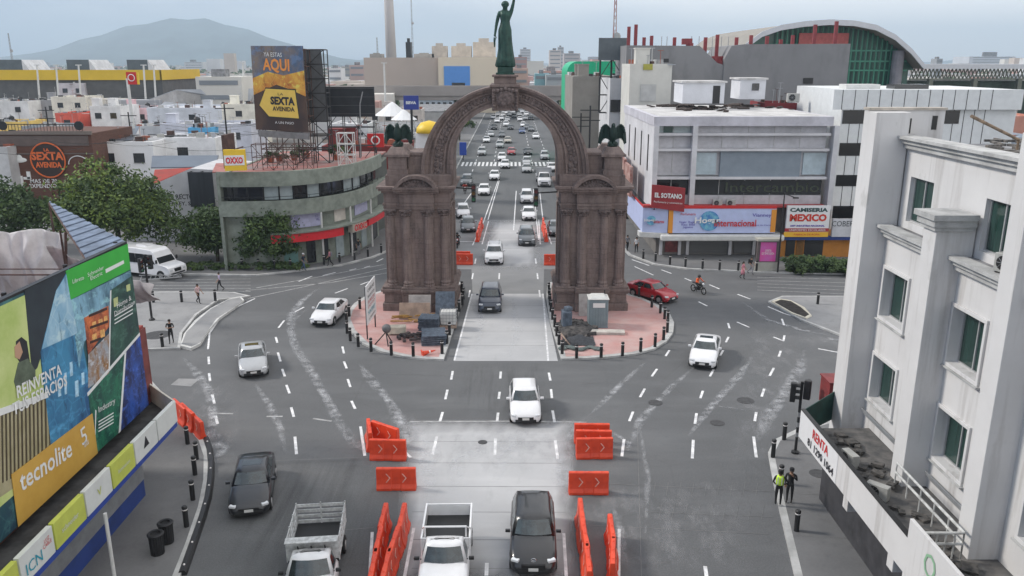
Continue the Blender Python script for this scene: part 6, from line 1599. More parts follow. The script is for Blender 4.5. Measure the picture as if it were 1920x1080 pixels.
# steel scaffold of the big billboard and the advert itself
def lattice(name, label, x0, x1, y0, y1, z0, z1, nx, nz, r=.05, m=None, parent=None):
    g = MB(); m = m or RUST
    for i in range(nx+1):
        x = x0+(x1-x0)*i/nx
        for y in (y0, y1): g.tube((x, y, z0), (x, y, z1), r, n=5)
    for k in range(nz+1):
        z = z0+(z1-z0)*k/nz
        for y in (y0, y1): g.tube((x0, y, z), (x1, y, z), r, n=5)
        for i in range(nx+1):
            x = x0+(x1-x0)*i/nx; g.tube((x, y0, z), (x, y1, z), r, n=5)
    for i in range(nx):
        for k in range(nz):
            xa, xb = x0+(x1-x0)*i/nx, x0+(x1-x0)*(i+1)/nx; za, zb = z0+(z1-z0)*k/nz, z0+(z1-z0)*(k+1)/nz
            if (i+k) % 2: za, zb = zb, za
            g.tube((xa, y0, za), (xb, y0, zb), r*.8, n=5)
    if parent is not None: return g.build(name, m, parent)
    return tag(g.build(name, m), label, 'frame')
YB1 = 84.0
tall = thing('billboard', 'tall sunset billboard with a yellow hexagon badge on the corner building roof', 'billboard', (-24, 84.5, 9.1))
a0, a1, a2, a3 = PY(480, 243, YB1), PY(578, 248, YB1-.6), PY(567, 86, YB1-.6), PY(470, 86, YB1)
g = MB(); g.extr([a0, a1, a2, a3], (0, .25, 0)); SUNS = mat_layers('advert_sunset', (.055, .04, .04), [('noise', .5, (1, 1, .6), .4, .6, (.10, .065, .05), .9)]); pn = g.build('panel', SUNS, tall)
def ap(u, v, o=.03):
    b = a0.lerp(a1, u); t = a3.lerp(a2, u); p = b.lerp(t, v); return p+Vector((0, -o, 0))
def apoly(uv, m, name, o): g = MB(); g.extr([ap(u, v, o) for u, v in uv], (0, .02, 0)); return g.build(name, m, pn)
apoly([(0,1),(1,1),(1,.72),(.6,.66),(.3,.7),(0,.62)], pm('advert_sky', (.06, .11, .2), (.22, .17, .13), .5), 'advert_sky', .02)
apoly([(0,.62),(.3,.7),(.6,.66),(1,.72),(1,.42),(.7,.5),(.45,.55),(.2,.48),(0,.42)], pm('advert_glow', (.72, .42, .06), (.5, .16, .03), .5), 'advert_glow', .022)
apoly([(.10,.30),(.24,.50),(.80,.49),(.84,.16),(.27,.17)], mat('advert_badge', (.75, .52, .10), .5, var=.05), 'advert_badge', .035)
bd_ = apoly([(.09,.30),(.235,.515),(.82,.505),(.86,.145),(.26,.155)], mat('advert_badge_rim', (.03, .03, .02), .5, var=0), 'advert_badge_rim', .03)
R_ = (a1-a0); U_ = (a3-a0)
def atext(s, u, v, w, h, m, **k): text(s, ap(u, v, .05), R_, U_, R_.length*w, U_.length*h, m, pn, depth=.02, **k)
atext('YA ESTAS', .42, .90, .34, .05, WHP); atext('AQUI', .47, .77, .5, .17, mat('advert_orange', (.8, .3, .06), .5, var=0), bold=.03)
atext('LA', .52, .44, .1, .03, INK); atext('SEXTA', .55, .36, .46, .10, INK, bold=.05); atext('AVENIDA', .56, .265, .42, .055, INK, bold=.03); atext('A UN PASO', .56, .1, .36, .03, WHP)
g = MB(); g.extr([PY(483, 244, YB1), PY(580, 250, YB1-.6), PY(580, 262, YB1-.6), PY(485, 256, YB1)], (0, .2, 0)); g.build('lower_strip', mat('strip_grey', (.2, .2, .2), .7, var=.2), tall)
lattice('frame', '', a0.x+.2, a1.x-.1, 84.6, 86.5, 9.1, 20.6, 3, 7, parent=tall)
b2 = thing('billboard', 'dark bare lattice billboard standing right behind the sunset billboard', 'billboard', (-20, 87, 9.1))
b0, b1_ = PY(568, 245, 87), PY(601, 92, 87)
GAUZE = mat('grey_gauze', (.10, .105, .11), .8, var=.25, scale=.6)
g = MB(); g.extr([(b0.x-.5, 87, 13.5), (b1_.x+.4, 87, 13.5), (b1_.x, 87, 20.6), (b0.x, 87, 20.7)], (0, .15, 0)); g.build('panel', GAUZE, b2)
lattice('frame', '', b0.x-.4, b1_.x+.4, 86.4, 88.2, 9.1, 20.6, 2, 8, .06, BLK, parent=b2)
b3 = thing('billboard', 'black blank billboard behind the terrace, left of the left pier', 'billboard', (-16.5, 92, 8))
c0, c1 = PY(607, 219, 91), PY(701, 163, 91)
g = MB(); g.box(c0.x, c1.x, 91, 91.25, c0.z, c1.z); pn3 = g.build('panel', mat('black_board', (.012, .014, .018), .6, var=.3), b3)
g = MB()
for k in range(4): g.box(c0.x, c1.x, 90.96, 91, c0.z+.3+k*.9, c0.z+.34+k*.9)
g.build('rib', GAUZE, pn3)
lattice('frame', '', c0.x+.3, c1.x-.3, 91.4, 92.4, 8.4, c1.z-.3, 3, 4, .05, BLK, parent=b3)
g = MB(); p = PY(673, 230, 90.4); q_ = PY(675, 195, 90.2); r_ = PY(680, 172, 90.2); g.tube(Vector((p.x, 90.4, 9)), q_, .06); g.tube(q_, r_, .06)
tag(g.build('lamp_arm', STEEL), 'thin bent steel lamp arm in front of the black blank billboard', 'lamp arm')
lattice('roof_scaffold', 'rust-brown scaffold of thin tubes on the terrace below the billboards', -25.5, -19.5, 80.5, 82.0, 9.1, 11.6, 6, 2, .035)
lattice('roof_scaffold', 'white pipe framework on the terrace right of the rust-brown scaffold', -17.8, -16.2, 84, 85, 9.1, 12.4, 2, 3, .05, WHT)
# small yellow-red OXXO box sign at the left corner
p = PY(441, 300, 75); sg = thing('shop_sign', 'boxy yellow shop sign with red lettering on the left corner of the curved building', 'sign', p)
g = MB(); g.obox(p, 1.9, .5, 1.9, rz=R(12)); g.build('box', YELS, sg)
g = MB(); g.obox(p+Vector((0, -.27, 0)), 1.75, .04, .9, rz=R(12)); pl = g.build('panel', Wt, sg)
text('OXXO', p+Vector((0.02, -.31, 0)), (1, .21, 0), (0, 0, 1), 1.5, .6, REDB, pl, bold=.04)
g = MB(); g.box(p.x-.05, p.x+.05, p.y, p.y+2.5, p.z+.9, p.z+1.0); g.box(p.x-1.2, p.x-.9, p.y+.3, p.y+3, p.z-.8, p.z+2.2); g.build('bracket', RUST, sg)
# red O sign and the red building with white slanted roof beside the left pier
p = PY(704, 263, 96); sg = thing('shop_sign', 'red square sign with a white ring beside the left bronze eagle', 'sign', p)
g = MB(); g.box(p.x-.95, p.x+.95, 96, 96.3, p.z-.8, p.z+.75); g.build('box', RED, sg); g = MB()
n_ = 20
for k in range(n_):
    a, b = 2*math.pi*k/n_, 2*math.pi*(k+1)/n_; g.tube((p.x+.45*math.cos(a), 95.95, p.z+.45*math.sin(a)), (p.x+.45*math.cos(b), 95.95, p.z+.45*math.sin(b)), .09, n=5)
g.build('ring', WHP, sg); g = MB(); g.tube((p.x, 96.15, p.z-.8), (p.x, 96.15, 5), .12); g.build('pole', BLK, sg)
house('low dark red building behind the terrace and the black billboard', 600, 760, 222, 9.2, 8, W_('maroon', (.20, .04, .035)), W_('maroon_roof', (.24, .05, .04)), 0, Y=100)
house('white lean-to with a pale slanted roof just left of the left pier', 702, 738, 300, 7.2, 14, W_('chalk', (.6, .6, .6)), W_('pale_roof', (.62, .62, .62)), 1)
# wall with HOTELS RECTOR lettering, mesh panel, red roof
hr = thing('hotel_annex', 'white gabled wall with black hotel lettering behind the green trees', 'building', (-35, 92, 0))
Yh = 89
A_ = [PY(300, 400, Yh), PY(457, 400, Yh), PY(457, 322, Yh), PY(357, 316, Yh), PY(300, 352, Yh)]
g = MB(); pts = [(A_[0].x-4, Yh, 0), (A_[1].x, Yh, 0), (A_[2].x, Yh, A_[2].z), (A_[3].x, Yh, A_[3].z), (A_[4].x-4, Yh, A_[4].z-1)]; g.extr(pts, (0, 9, 0)); hw_ = g.build('wall', W_('off_white', (.52, .52, .53), .1), hr)
p = PY(327, 367, Yh); text('HOTELES RECTOR', PY(327, 369, Yh), (1, 0, 0), (0, 0, 1), 5.0, .55, INK, hw_, bold=.02); text('MONTERREY, S.A.', PY(327, 382, Yh), (1, 0, 0), (0, 0, 1), 5.0, .5, INK, hw_, bold=.02)
d0, d1 = PY(358, 388, 87.6), PY(457, 323, 87.6)
bm = thing('mesh_panel', 'dark charcoal mesh billboard panel on the white wall next to the corner building', 'billboard', ((d0.x+d1.x)/2, 87.6, d0.z))
g = MB(); g.box(d0.x, d1.x, 87.6, 87.8, d0.z, d1.z); g.build('panel', mat('charcoal_mesh', (.02, .024, .03), .7, col2=(.035, .04, .048), scale=1, stretch=(2, 1, .2), var=.3), bm)
g = MB()
for k in range(6): x = d0.x+(d1.x-d0.x)*k/5; g.box(x-.05, x+.05, 87.8, 88.9, d0.z, d1.z)
g.build('frame', BLK, bm)
# red sheet roofs
def sloped(label, pa, pb, pc, pd, za, zb, m, name='tin_roof', cat='roof', wallm=None):
    """near edge pa-pb at height za, far edge pd-pc at height zb, on low walls"""
    a, b, c, d = G(*pa, za), G(*pb, za), G(*pc, zb), G(*pd, zb)
    t = thing('shed', label, 'shed', ((a.x+b.x)/2, (a.y+c.y)/2, 0))
    g = MB(); g.extr([a, b, c, d], (0, 0, -.12)); 
    g.build('roof', m, t)
    g = MB(); g.add([Vector((v.x, v.y, 0)) for v in (a, b, c, d)]+[v-Vector((0, 0, .13)) for v in (a, b, c, d)], [(0, 1, 5, 4), (1, 2, 6, 5), (2, 3, 7, 6), (3, 0, 4, 7)]); g.build('wall', wallm or W_('block', (.35, .34, .33)), t); return t
REDR = mat('red_tin', (.38, .05, .035), .7, col2=(.28, .05, .04), scale=.6); GREYR = mat('grey_tin', (.33, .35, .38), .5, .2, var=.15, scale=.3); SOLAR = mat('dark_blue_tin', (.13, .15, .18), .35, .3, var=.15, scale=.3)
sloped('shed with a bright red tin roof behind the hotel lettering wall', (285, 345), (330, 338), (362, 314), (290, 318), 6.0, 7.2, REDR)
sloped('shed with a faded red tin roof touching the curved corner building', (398, 322), (470, 322), (470, 305), (405, 306), 8.2, 8.6, mat('faded_red_tin', (.35, .14, .12), .7, var=.2))
sloped('long shed with a grey ribbed roof behind the red roofs', (283, 314), (402, 312), (410, 291), (285, 292), 7.0, 7.8, SOLAR, wallm=W_('white', (.7, .7, .7)))
house('white flat building with a tiny vent behind the grey ribbed shed', 280, 405, 282, 9.0, 9, W_('white', (.7, .7, .7)), W_('white_roof', (.5, .5, .52)), 1, Y=116, para=.1)
# ---- brown bar building with round sign
Yb = 108.0
br = thing('bar_building', 'dark brown plank-clad bar with a round orange sign, at the left', 'building', (-59, 112, 0))
P0, P1 = PY(14, 385, Yb), PY(170, 250, Yb)
WOODW = mat_layers('brown_planks', (.10, .045, .03), [('wave', .9, (0, 0, 1), .2, .8, (.05, .025, .02), .8), ('noise', 1.5, (.2, 1, 3), .4, .7, (.16, .08, .06), .5)])
g = MB(); g.box(P0.x, P1.x, Yb, Yb+12, 0, P1.z); bw = g.build('wall', WOODW, br)
g = MB(); g.box(P0.x-.2, P1.x+.2, Yb-.3, Yb, P1.z-.15, P1.z+.3); g.build('cornice', W_('brown_trim', (.18, .15, .13)), br)
zz = PY(90, 289, Yb).z; g = MB(); g.box(P0.x, P1.x, Yb-.15, Yb, zz, zz+.15); g.box(P0.x+.4, P1.x-.4, Yb-.1, Yb, P1.z-1.6, P1.z-.3); g.build('shelf', W_('grey_brown_trim', (.13, .10, .09)), br)
c = PY(92, 300, Yb); g = MB(); g.lathe([(2.35, -.1), (2.35, .1)], (c.x, Yb-.15, c.z), 28, rx=math.pi/2); dsc = g.build('round_sign', mat('dark_disc', (.03, .015, .01), .6, var=0), br)
g = MB(); OR_ = mat('orange_letter', (.68, .14, .03), .5, var=.05)
for k in range(28):
    a, b = 2*math.pi*k/28, 2*math.pi*(k+1)/28; g.tube((c.x+2.25*math.cos(a), Yb-.27, c.z+2.25*math.sin(a)), (c.x+2.25*math.cos(b), Yb-.27, c.z+2.25*math.sin(b)), .1, n=5)
g.build('rim', OR_, dsc)
for s_, dz, w, h in (('LA', 1.35, .7, .4), ('SEXTA', .55, 4.2, 1.1), ('AVENIDA', -.6, 3.4, .75)): text(s_, (c.x, Yb-.27, c.z+dz), (1, 0, 0), (0, 0, 1), w, h, OR_, dsc, bold=.04)
c = PY(83, 344, Yb); text('MAS DE 70\nEXPENDIOS', (c.x, Yb-.02, c.z), (1, 0, 0), (0, 0, 1), 4, 1.2, WHP, bw, bold=.01)
c = PY(148, 308, Yb); g = MB()
for k in range(13):
    a, b = math.pi*k/12, math.pi*(k+1)/12
    if k < 12: g.tube((c.x+1.3*math.cos(a), Yb-.08, c.z+1.1*math.sin(a)), (c.x+1.3*math.cos(b), Yb-.08, c.z+1.1*math.sin(b)), .06, n=5)
g.build('arch_emblem', WHP, bw)
c = PY(37, 300, Yb); g = MB(); g.ball((c.x, Yb-.05, c.z), .7, 8, 6, sx=1.4, sy=.15, sz=.5); g.ball((c.x, Yb-.05, c.z+.3), .4, 8, 6, sy=.2); g.obox((c.x+.9, Yb-.05, c.z-2), .5, .1, 1.0); g.obox((c.x+.6, Yb-.05, c.z-2.4), .9, .1, .35); g.build('hat_and_boot_emblem', WHP, bw)
c = PY(37, 348, Yb); g = MB(); g.box(c.x-.6, c.x+.6, Yb-.1, Yb, c.z-1.2, c.z+1.3); g.build('window', WHP, br)
g = MB()
for x in (P0.x+1, P1.x-1.5): g.lathe([(.6, -.08), (.6, .08)], (x+.2, Yb-.2, P1.z+1.0), 10, rx=math.pi/2)
g.box(P0.x+.8, P1.x-.8, Yb, Yb+.1, P1.z+1.1, P1.z+1.2)
for k in range(26): x = P0.x+1+(P1.x-P0.x-2)*k/25; g.tube((x, Yb, P1.z+.3), (x, Yb, P1.z+1.2), .04, n=4)
g.build('roof_railing', BLK, br)
house('white house with pink-stained wall right of the brown bar', 172, 285, 262, 8.6, 10, W_('chalk_white', (.74, .74, .74), .06), None, 2, Y=112, rows=1)
sloped('long grey solar-roofed shed just above the brown bar', (163, 262), (248, 262), (262, 236), (178, 238), 9.0, 9.4, SOLAR, wallm=W_('white', (.7, .7, .7)))
house('pale house at the left image edge beside the brown bar', -60, 14, 285, 8.5, 12, W_('offw', (.5, .5, .5)), None, 1, Y=106)
# ================================================================ ROOFSCAPE BEHIND (left)
tanks = 0
def tank(loc, label, r=.6, h=1.2, m=None):
    t = thing('water_tank', label, 'tank', loc, group='rooftop water tanks'); g = MB(); g.lathe([(r, 0), (r, h*.8), (r*.6, h), (.05, h*1.02)], loc, 14); g.build('drum', m or BLK, t, smooth=False)
    g = MB(); g.lathe([(r*.3, h), (r*.3, h*1.08)], loc, 10); g.build('lid', BLK, t)
data = [ # label, px0, px1, py, z, depth, colour, roofcolour, wins, rows
 ('long white warehouse with one small window, left of the tall billboard', 275, 442, 205, 8.5, 16, (.50, .52, .56), (.42, .43, .45), 1, 1),
 ('pale lilac block in front of the long white warehouse', 300, 470, 236, 8.0, 10, (.44, .45, .50), (.40, .41, .43), 3, 1),
 ('cream house with an arched niche above the warehouse right end', 415, 478, 198, 9.5, 12, (.62, .58, .50), (.5, .5, .48), 1, 1),
 ('red house with two dark chimneys above the brown bar', 103, 145, 215, 7.5, 9, (.50, .09, .06), (.4, .15, .12), 1, 1),
 ('brick-brown house right of the red house', 142, 173, 213, 7.4, 9, (.26, .13, .11), (.25, .2, .18), 1, 1),
 ('white low house right of the brick-brown house', 173, 212, 216, 7.0, 9, (.6, .6, .58), (.5, .5, .5), 1, 1),
 ('pink and white house with stained parapet', 210, 275, 205, 8.0, 12, (.62, .42, .44), (.5, .45, .45), 3, 1),
 ('small yellow house at the far left above the bar', -40, 41, 232, 7.5, 9, (.60, .42, .12), (.4, .38, .33), 2, 1),
 ('cream house with green window left of the concrete tower', 95, 160, 184, 10, 10, (.58, .55, .47), (.5, .5, .46), 2, 1),
 ('white house at the left image edge below the yellow fascia', -30, 52, 192, 9, 12, (.55, .55, .54), (.42, .42, .42), 2, 1),
 ('grey cement house with dark openings below the yellow fascia', 50, 110, 190, 9, 12, (.24, .24, .25), (.3, .3, .3), 2, 1),
 ('light grey house with a shaded porch by the concrete tower', 108, 158, 158, 13, 14, (.38, .36, .38), (.35, .35, .35), 2, 2),
 ('brown concrete stair tower rising beside the dark underpass', 158, 184, 150, 14, 10, (.20, .15, .13), (.3, .28, .26), 0, 1),
 ('white two storey house left of the red pole sign', 168, 225, 202, 9, 10, (.58, .57, .56), (.5, .5, .5), 2, 1),
 ('grey house in the gap under the long warehouse', 232, 300, 240, 7.2, 9, (.36, .37, .38), (.45, .45, .46), 2, 1),
 ('dark teal low house under the yellow house', 40, 108, 240, 7.0, 9, (.22, .24, .26), (.33, .34, .35), 2, 1),
 ('white ice-cream coloured stall roof above the left eagle', 620, 690, 236, 8.0, 10, (.50, .50, .50), (.52, .52, .52), 2, 1),
 ('white shop with a blue corner beside the left side of the ring', 760, 800, 252, 6.2, 12, (.6, .6, .6), (.6, .6, .6), 2, 1),
 ('grey glass-fronted station hall beneath the viaduct behind the bank sign', 785, 850, 185, 7.0, 10, (.30, .34, .38), (.4, .42, .44), 6, 2),
 ('low beige shop row beyond the white tent', 690, 790, 208, 7, 8, (.42, .38, .35), (.4, .4, .4), 4, 1)]
for i, (lb, a, b, py, z, dp, wc, rc, nw, rw) in enumerate(data):
    t, (x0, x1, Y, zt) = house(lb, a, b, py, z, dp, mat('wall_%d' % i, tuple(min(.78, c*1.28) for c in wc), .85, var=.16, scale=.3), mat('roof_%d' % i, tuple(min(.7, c*1.15) for c in rc), .9, var=.22, scale=.3), nw, rows=rw)
    rd = random.Random(i)
    if i in (0, 1, 4, 6, 7, 9, 12, 13, 14, 17): tank((x0+(x1-x0)*rd.uniform(.2, .8), Y+dp*.6, zt), '%s water tank on the %s' % (rd.choice(['black', 'dark']), ' '.join(lb.split()[:9])), m=BLK)
# metal roofed sheds
sloped('wide pale ribbed warehouse roof left of the tall billboard', (268, 190), (470, 190), (478, 166), (330, 168), 8.5, 12, GREYR)
sloped('small grey roofed lean-to in front of the wide warehouse roof', (300, 198), (345, 198), (360, 180), (318, 182), 8, 9.5, GREYR)
bh = house('bright blue rooftop cabin with two dark windows', 352, 396, 240, 9.9, 3, W_('sky_blue', (.10, .36, .60)), W_('sky_blue_roof', (.12, .4, .62)), 2, z0=7.6, name='cabin', cat='cabin', para=.05)
# yellow-fascia market hall with roof monitors
Ym = 250.0; q0, q1 = PY(-60, 131, Ym), PY(303, 150, Ym)
mk_ = thing('market_hall', 'long market hall with a broad yellow fascia at the far left', 'building', (-130, 260, 0))
g = MB(); g.box(q0.x, q1.x, Ym, Ym+30, 0, q1.z); g.build('wall', W_('dark_hall', (.09, .09, .09)), mk_)
g = MB(); g.box(q0.x, q1.x+.3, Ym-.6, Ym, q1.z, q0.z); g.box(q1.x-.1, q1.x+.5, Ym-.6, Ym+30, q1.z, q0.z); g.build('fascia', mat('yellow_fascia', (.62, .42, .02), .6, var=.08, scale=.1), mk_)
g = MB(); g.box(q0.x, q1.x, Ym, Ym+30, q1.z, q0.z-.3); g.build('roof', W_('hall_roof', (.3, .3, .3)), mk_)
for a, b in ((-10, 40), (126, 166), (239, 276)):
    m0, m1 = PY(a, 128, 256), PY(b, 112, 256)
    g = MB(); g.box(m0.x, m1.x, 256, 257, m0.z-1, m1.z); mo = g.build('roof_monitor', W_('monitor_dark', (.10, .12, .13)), mk_)
    g = MB(); g.extr([(m1.x, 256, m0.z-1), (m1.x+2.3, 256, m0.z-1), (m1.x, 256, m1.z)], (0, 12, 0)); g.build('cheek', W_('monitor_white', (.6, .6, .6)), mo)
for i, px in enumerate((72, 108, 150, 272, 291, 458, 723, 1207)):
    b_ = PY(px, 200, 240); t_ = PY(px-3, 122 if i < 5 else 118, 240)
    r_ = thing('light_pole', 'thin white light mast, %s from the left in the far row' % on[i], 'light pole', (b_.x, 240, 0), group='thin light masts far behind')
    g = MB(); g.tube((b_.x, 240, 0), (t_.x, 240, t_.z), .35, .22, 7); g.build('pole', WHT, r_); g = MB(); g.obox((t_.x, 240, t_.z), 1.6, .4, .25); g.build('lamp_head', WHT, r_)
# red pole sign
b_ = PY(250, 240, 130); t_ = PY(249, 147, 130); sg = thing('pole_sign', 'red square pole sign with a yellow edge above the left roofs', 'sign', (b_.x, 130, 0))
g = MB(); g.tube((b_.x, 130, 0), (b_.x, 130, t_.z), .25); g.build('pole', WHT, sg); g = MB(); g.box(t_.x-.9, t_.x+.65, 129.8, 130.2, t_.z-.9, t_.z+.95); g.build('panel', RED, sg); g = MB(); g.box(t_.x+.66, t_.x+.9, 129.85, 130.25, t_.z-.9, t_.z+.9); g.build('edge', YELS, sg)
g = MB()
for k in range(12):
    a, b = 2*math.pi*k/12, 2*math.pi*(k+1)/12; g.tube((t_.x-.12+.5*math.cos(a), 129.75, t_.z+.1+.5*math.sin(a)), (t_.x-.12+.5*math.cos(b), 129.75, t_.z+.1+.5*math.sin(b)), .07, n=4)
g.build('ring', WHP, sg)
# bank pole sign
t_ = PY(771, 193, 140); sg = thing('pole_sign', 'dark blue square bank sign on a pole left of the ring', 'sign', (t_.x, 140, 0))
g = MB(); g.tube((t_.x, 140, 0), (t_.x, 140, t_.z), .2); g.build('pole', BLK, sg); g = MB(); g.box(t_.x-1.25, t_.x+1.25, 139.8, 140.2, t_.z-1.1, t_.z+1.2); pn = g.build('panel', mat('bank_blue', (.02, .04, .25), .5, var=0), sg)
text('BBVA', (t_.x, 139.78, t_.z+.05), (1, 0, 0), (0, 0, 1), 1.7, .5, WHP, pn, bold=.03)
# white tent roofs, yellow dome
def tent(label, px, py, Y, w, h):
    p = PY(px, py, Y); t = thing('tent_roof', label, 'tent', (p.x, Y, p.z-h))
    g = MB(); n = 12
    g.lathe([(w, 0), (w*.55, h*.45), (w*.2, h*.85), (.1, h)], (p.x, Y, p.z-h), n); g.build('canopy', Wt, t)
    g = MB()
    for k in range(4): a = k*math.pi/2+.7; g.tube((p.x+w*.9*math.cos(a), Y+w*.9*math.sin(a), 0), (p.x+w*.9*math.cos(a), Y+w*.9*math.sin(a), p.z-h+.1), .1)
    g.build('post', WHT, t)
tent('white peaked tent roof above the dark red building', 735, 191, 165, 3.6, 2.6); tent('smaller white peaked tent right of the taller one', 757, 205, 150, 2.4, 1.8)
p = PY(797, 238, 118); t = thing('shop_canopy', 'round bright yellow canopy peeping out beside the left side of the ring', 'canopy', (p.x, 118, 0)); g = MB(); g.lathe([(1.9, -.8), (1.8, -.1), (1.2, .6), (.1, .9)], (p.x+.6, 118, p.z), 16); g.build('dome', YELS, t, smooth=True); g = MB(); g.box(p.x-1.3, p.x+2, 117, 119.5, 0, p.z-.8); g.build('wall', Wt, t)
# ================================================================ MIDDLE DISTANCE, RIGHT
DSW = mat('store_wall', (.58, .575, .59), .8, var=.14, scale=.3); DSP = mat('store_panel', (.45, .445, .465), .75, var=.14, scale=.8)
ds = thing('department_store', 'large pale lilac-grey department store with open ribs, right of the arch', 'building', (23, 93, 0))
Yd = 82.0
def dx(px, y=300): return PY(px, y, Yd).x
def dz_(py, px=1300): return PY(px, py, Yd).z
x0, x1 = dx(1228, 222), dx(1562, 210); zt = 14.2
g = MB(); g.box(x0+.5, x1-.3, Yd+1.0, 104, 5.0, zt-.8); g.build('core', DSW, ds)
g = MB(); g.box(x0-.1, x1+.1, Yd-.2, 104.2, zt-.9, zt); g.build('roof_slab', mat('store_slab', (.52, .51, .55), .8, var=.15, scale=.5), ds)
g = MB(); g.box(x0+.4, x1-.4, Yd+.4, 103.6, zt, zt+.03); g.build('roof_surface', mat('white_roof_paint', (.62, .61, .6), .9, col2=(.40, .39, .38), scale=.5), ds)
for px in (1228, 1300, 1562):
    xx = dx(px); g = MB(); g.box(xx-.25, xx+.25, Yd-.3, Yd+1.0, 5.0, zt-.9); g.build('rib', DSW, ds)
zr = [dz_(p) for p in (222, 252, 280, 332, 345, 385)]
for a, b, m_, y in ((dz_(250), dz_(226), PALEG, .5), (dz_(278), dz_(252), DSP, .45), (dz_(330), dz_(284), DSP, .5), (dz_(366), dz_(338), DARKW, .5), (dz_(388), dz_(367), DSP, .3)):
    for xa, xb in ((x0+.25, dx(1300)-.25), (dx(1300)+.25, x1-.25)):
        mm = m_
        if m_ is PALEG and xa > x0+3: mm = DSP
        g = MB(); g.box(xa, xb, Yd+y, Yd+1.02, a, b); pn = g.build('panel_band' if m_ is DSP else 'window_band', mm, ds)
        g = MB(); nseg = max(2, int((xb-xa)/2.2))
        for k in range(1, nseg): x = xa+(xb-xa)*k/nseg; g.box(x-.03, x+.03, Yd+y-.04, Yd+y, a, b)
        g.build('joint', WALLG, pn)
for p_ in (252, 281, 334): g = MB(); g.box(x0, x1, Yd-.1, Yd+.5, dz_(p_)-.12, dz_(p_)+.12); g.build('ledge', DSW, ds)
g = MB(); g.box(dx(1243), dx(1260), Yd+.42, Yd+.5, dz_(249), dz_(227)); g.build('open_window', mat('dark_green_glass', (.02, .06, .05), .2, var=0), ds)
g = MB(); g.box(dx(1352), dx(1503), Yd+.2, Yd+.5, dz_(332), dz_(284)); g.build('hoarding', mat('grey_blue_hoarding', (.22, .26, .30), .7, var=.06), ds)
for a, b in ((1300, 1345), (1503, 1552)):
    g = MB(); g.box(dx(a)+.3, dx(b), Yd+.35, Yd+.5, dz_(328), dz_(287)); g.build('glass_panel', mat('bright_glass', (.42, .50, .54), .12, var=.15, scale=.7), ds)
pn = MB().box(dx(1365), dx(1545), Yd+.42, Yd+.5, dz_(364), dz_(340)).build('shop_glass', DARKW, ds)
text('Intercambio', (dx(1455), Yd+.4, dz_(352)), (1, 0, 0), (0, 0, 1), 9.5, 1.0, mat('faded_green_letters', (.05, .065, .04), .7, var=0), pn)
# avenue side wall with vertical slots
g = MB(); g.box(x0, x0+.5, Yd+.9, 104, 5.0, zt-.9); sw = g.build('side_wall', DSW, ds)
for k in range(4):
    y = 85+4.6*k; g = MB(); g.box(x0-.05, x0+.1, y, y+.5, 8.5, 12.2); g.build('slot_window', BLK, sw)
# ground floor under the sign band
SHUT = mat('grey_shutter', (.13, .13, .13), .6, .2, var=.12, scale=2, stretch=(.1, 1, 8))
g = MB(); g.box(x0+.8, x1-.5, Yd+.6, 104, .14, 5.0); g.build('ground_floor', W_('ground_floor', (.17, .16, .15)), ds)
for a, b in ((1295, 1367), (1378, 1412), (1420, 1440)):
    g = MB(); g.box(dx(a, 470), dx(b, 470), Yd+.5, Yd+.6, .3, 2.9); g.build('shutter', SHUT, ds)
g = MB(); g.box(dx(1248, 470), dx(1272, 470), Yd+.5, Yd+.6, .4, 2.8); g.build('display_window', mat('red_display', (.16, .03, .03), .4, var=.5, scale=2), ds)
for a in (1240, 1275, 1290, 1370, 1415): g = MB(); g.box(dx(a, 470)-.15, dx(a, 470)+.15, Yd+.3, Yd+.6, .14, 4); g.build('pillar', DSW, ds)
# sign band (front, angled corner, avenue side)
Yb2 = Yd-.9; zb0, zb1 = PY(1350, 437, Yb2).z, PY(1350, 391, Yb2).z
LILB = mat('sign_pale_blue', (.48, .54, .78), .5, var=.05)
def sband(pA, pB, label=None, z0=zb0, z1=zb1, m=LILB, name='sign_band'):
    g = MB(); A, B_ = Vector(pA), Vector(pB); g.extr([(A.x, A.y, z0), (B_.x, B_.y, z0), (B_.x, B_.y, z1), (A.x, A.y, z1)], (0, .3, 0)); s_ = g.build(name, m, ds)
    g = MB(); g.extr([(A.x, A.y-.05, z1), (B_.x, B_.y-.05, z1), (B_.x, B_.y-.05, z1+.28), (A.x, A.y-.05, z1+.28)], (0, .4, 0)); g.build('red_border', RED, s_); return s_
xa, xb = PY(1262, 410, Yb2).x, PY(1455, 410, Yb2).x
s1 = sband((xa, Yb2), (xb, Yb2)); xm, ym = PY(1205, 410, Yb2+.6).x, Yb2+.6
s2 = sband((xm, ym), (xa-.5, Yb2+.05)); s3 = sband((13.2, 92), (xm, ym))
g = MB(); g.box(xa-.45, xa, Yb2-.05, Yb2+.3, zb0, zb1); g.build('orange_post', mat('orange_panel', (.7, .28, .03), .5, var=0), s1)
g = MB(); g.box(xb-.5, xb, Yb2-.05, Yb2-.01, zb0+.1, zb1-.1); g.build('orange_post', MATS['orange_panel'], s1)
GLOBE = mat('globe_blue', (.03, .16, .48), .4, col2=(.2, .5, .6), scale=2)
def globe_logo(c, s, par):
    g = MB(); g.lathe([(1.0*s, -.05), (1.0*s, .05)], c, 20, rx=math.pi/2); g.build('globe', GLOBE, par)
    text('Hogar', (c[0]-.2*s, c[1]-.08, c[2]), (1, .0, .0), (0, 0, 1), 2.6*s, .8*s, WHP, par, bold=.03, off=.02); text('Internacional', (c[0]+2.6*s, c[1]-.08, c[2]-.2*s), (1, 0, 0), (0, 0, 1), 4.2*s, .7*s, RED, par, bold=.02, off=.02)
cz = (zb0+zb1)/2
globe_logo((PY(1330, 412, Yb2).x, Yb2-.06, cz), 1.0, s1); globe_logo((PY(1222, 412, Yb2).x, Yb2+.25, cz), .48, s2)
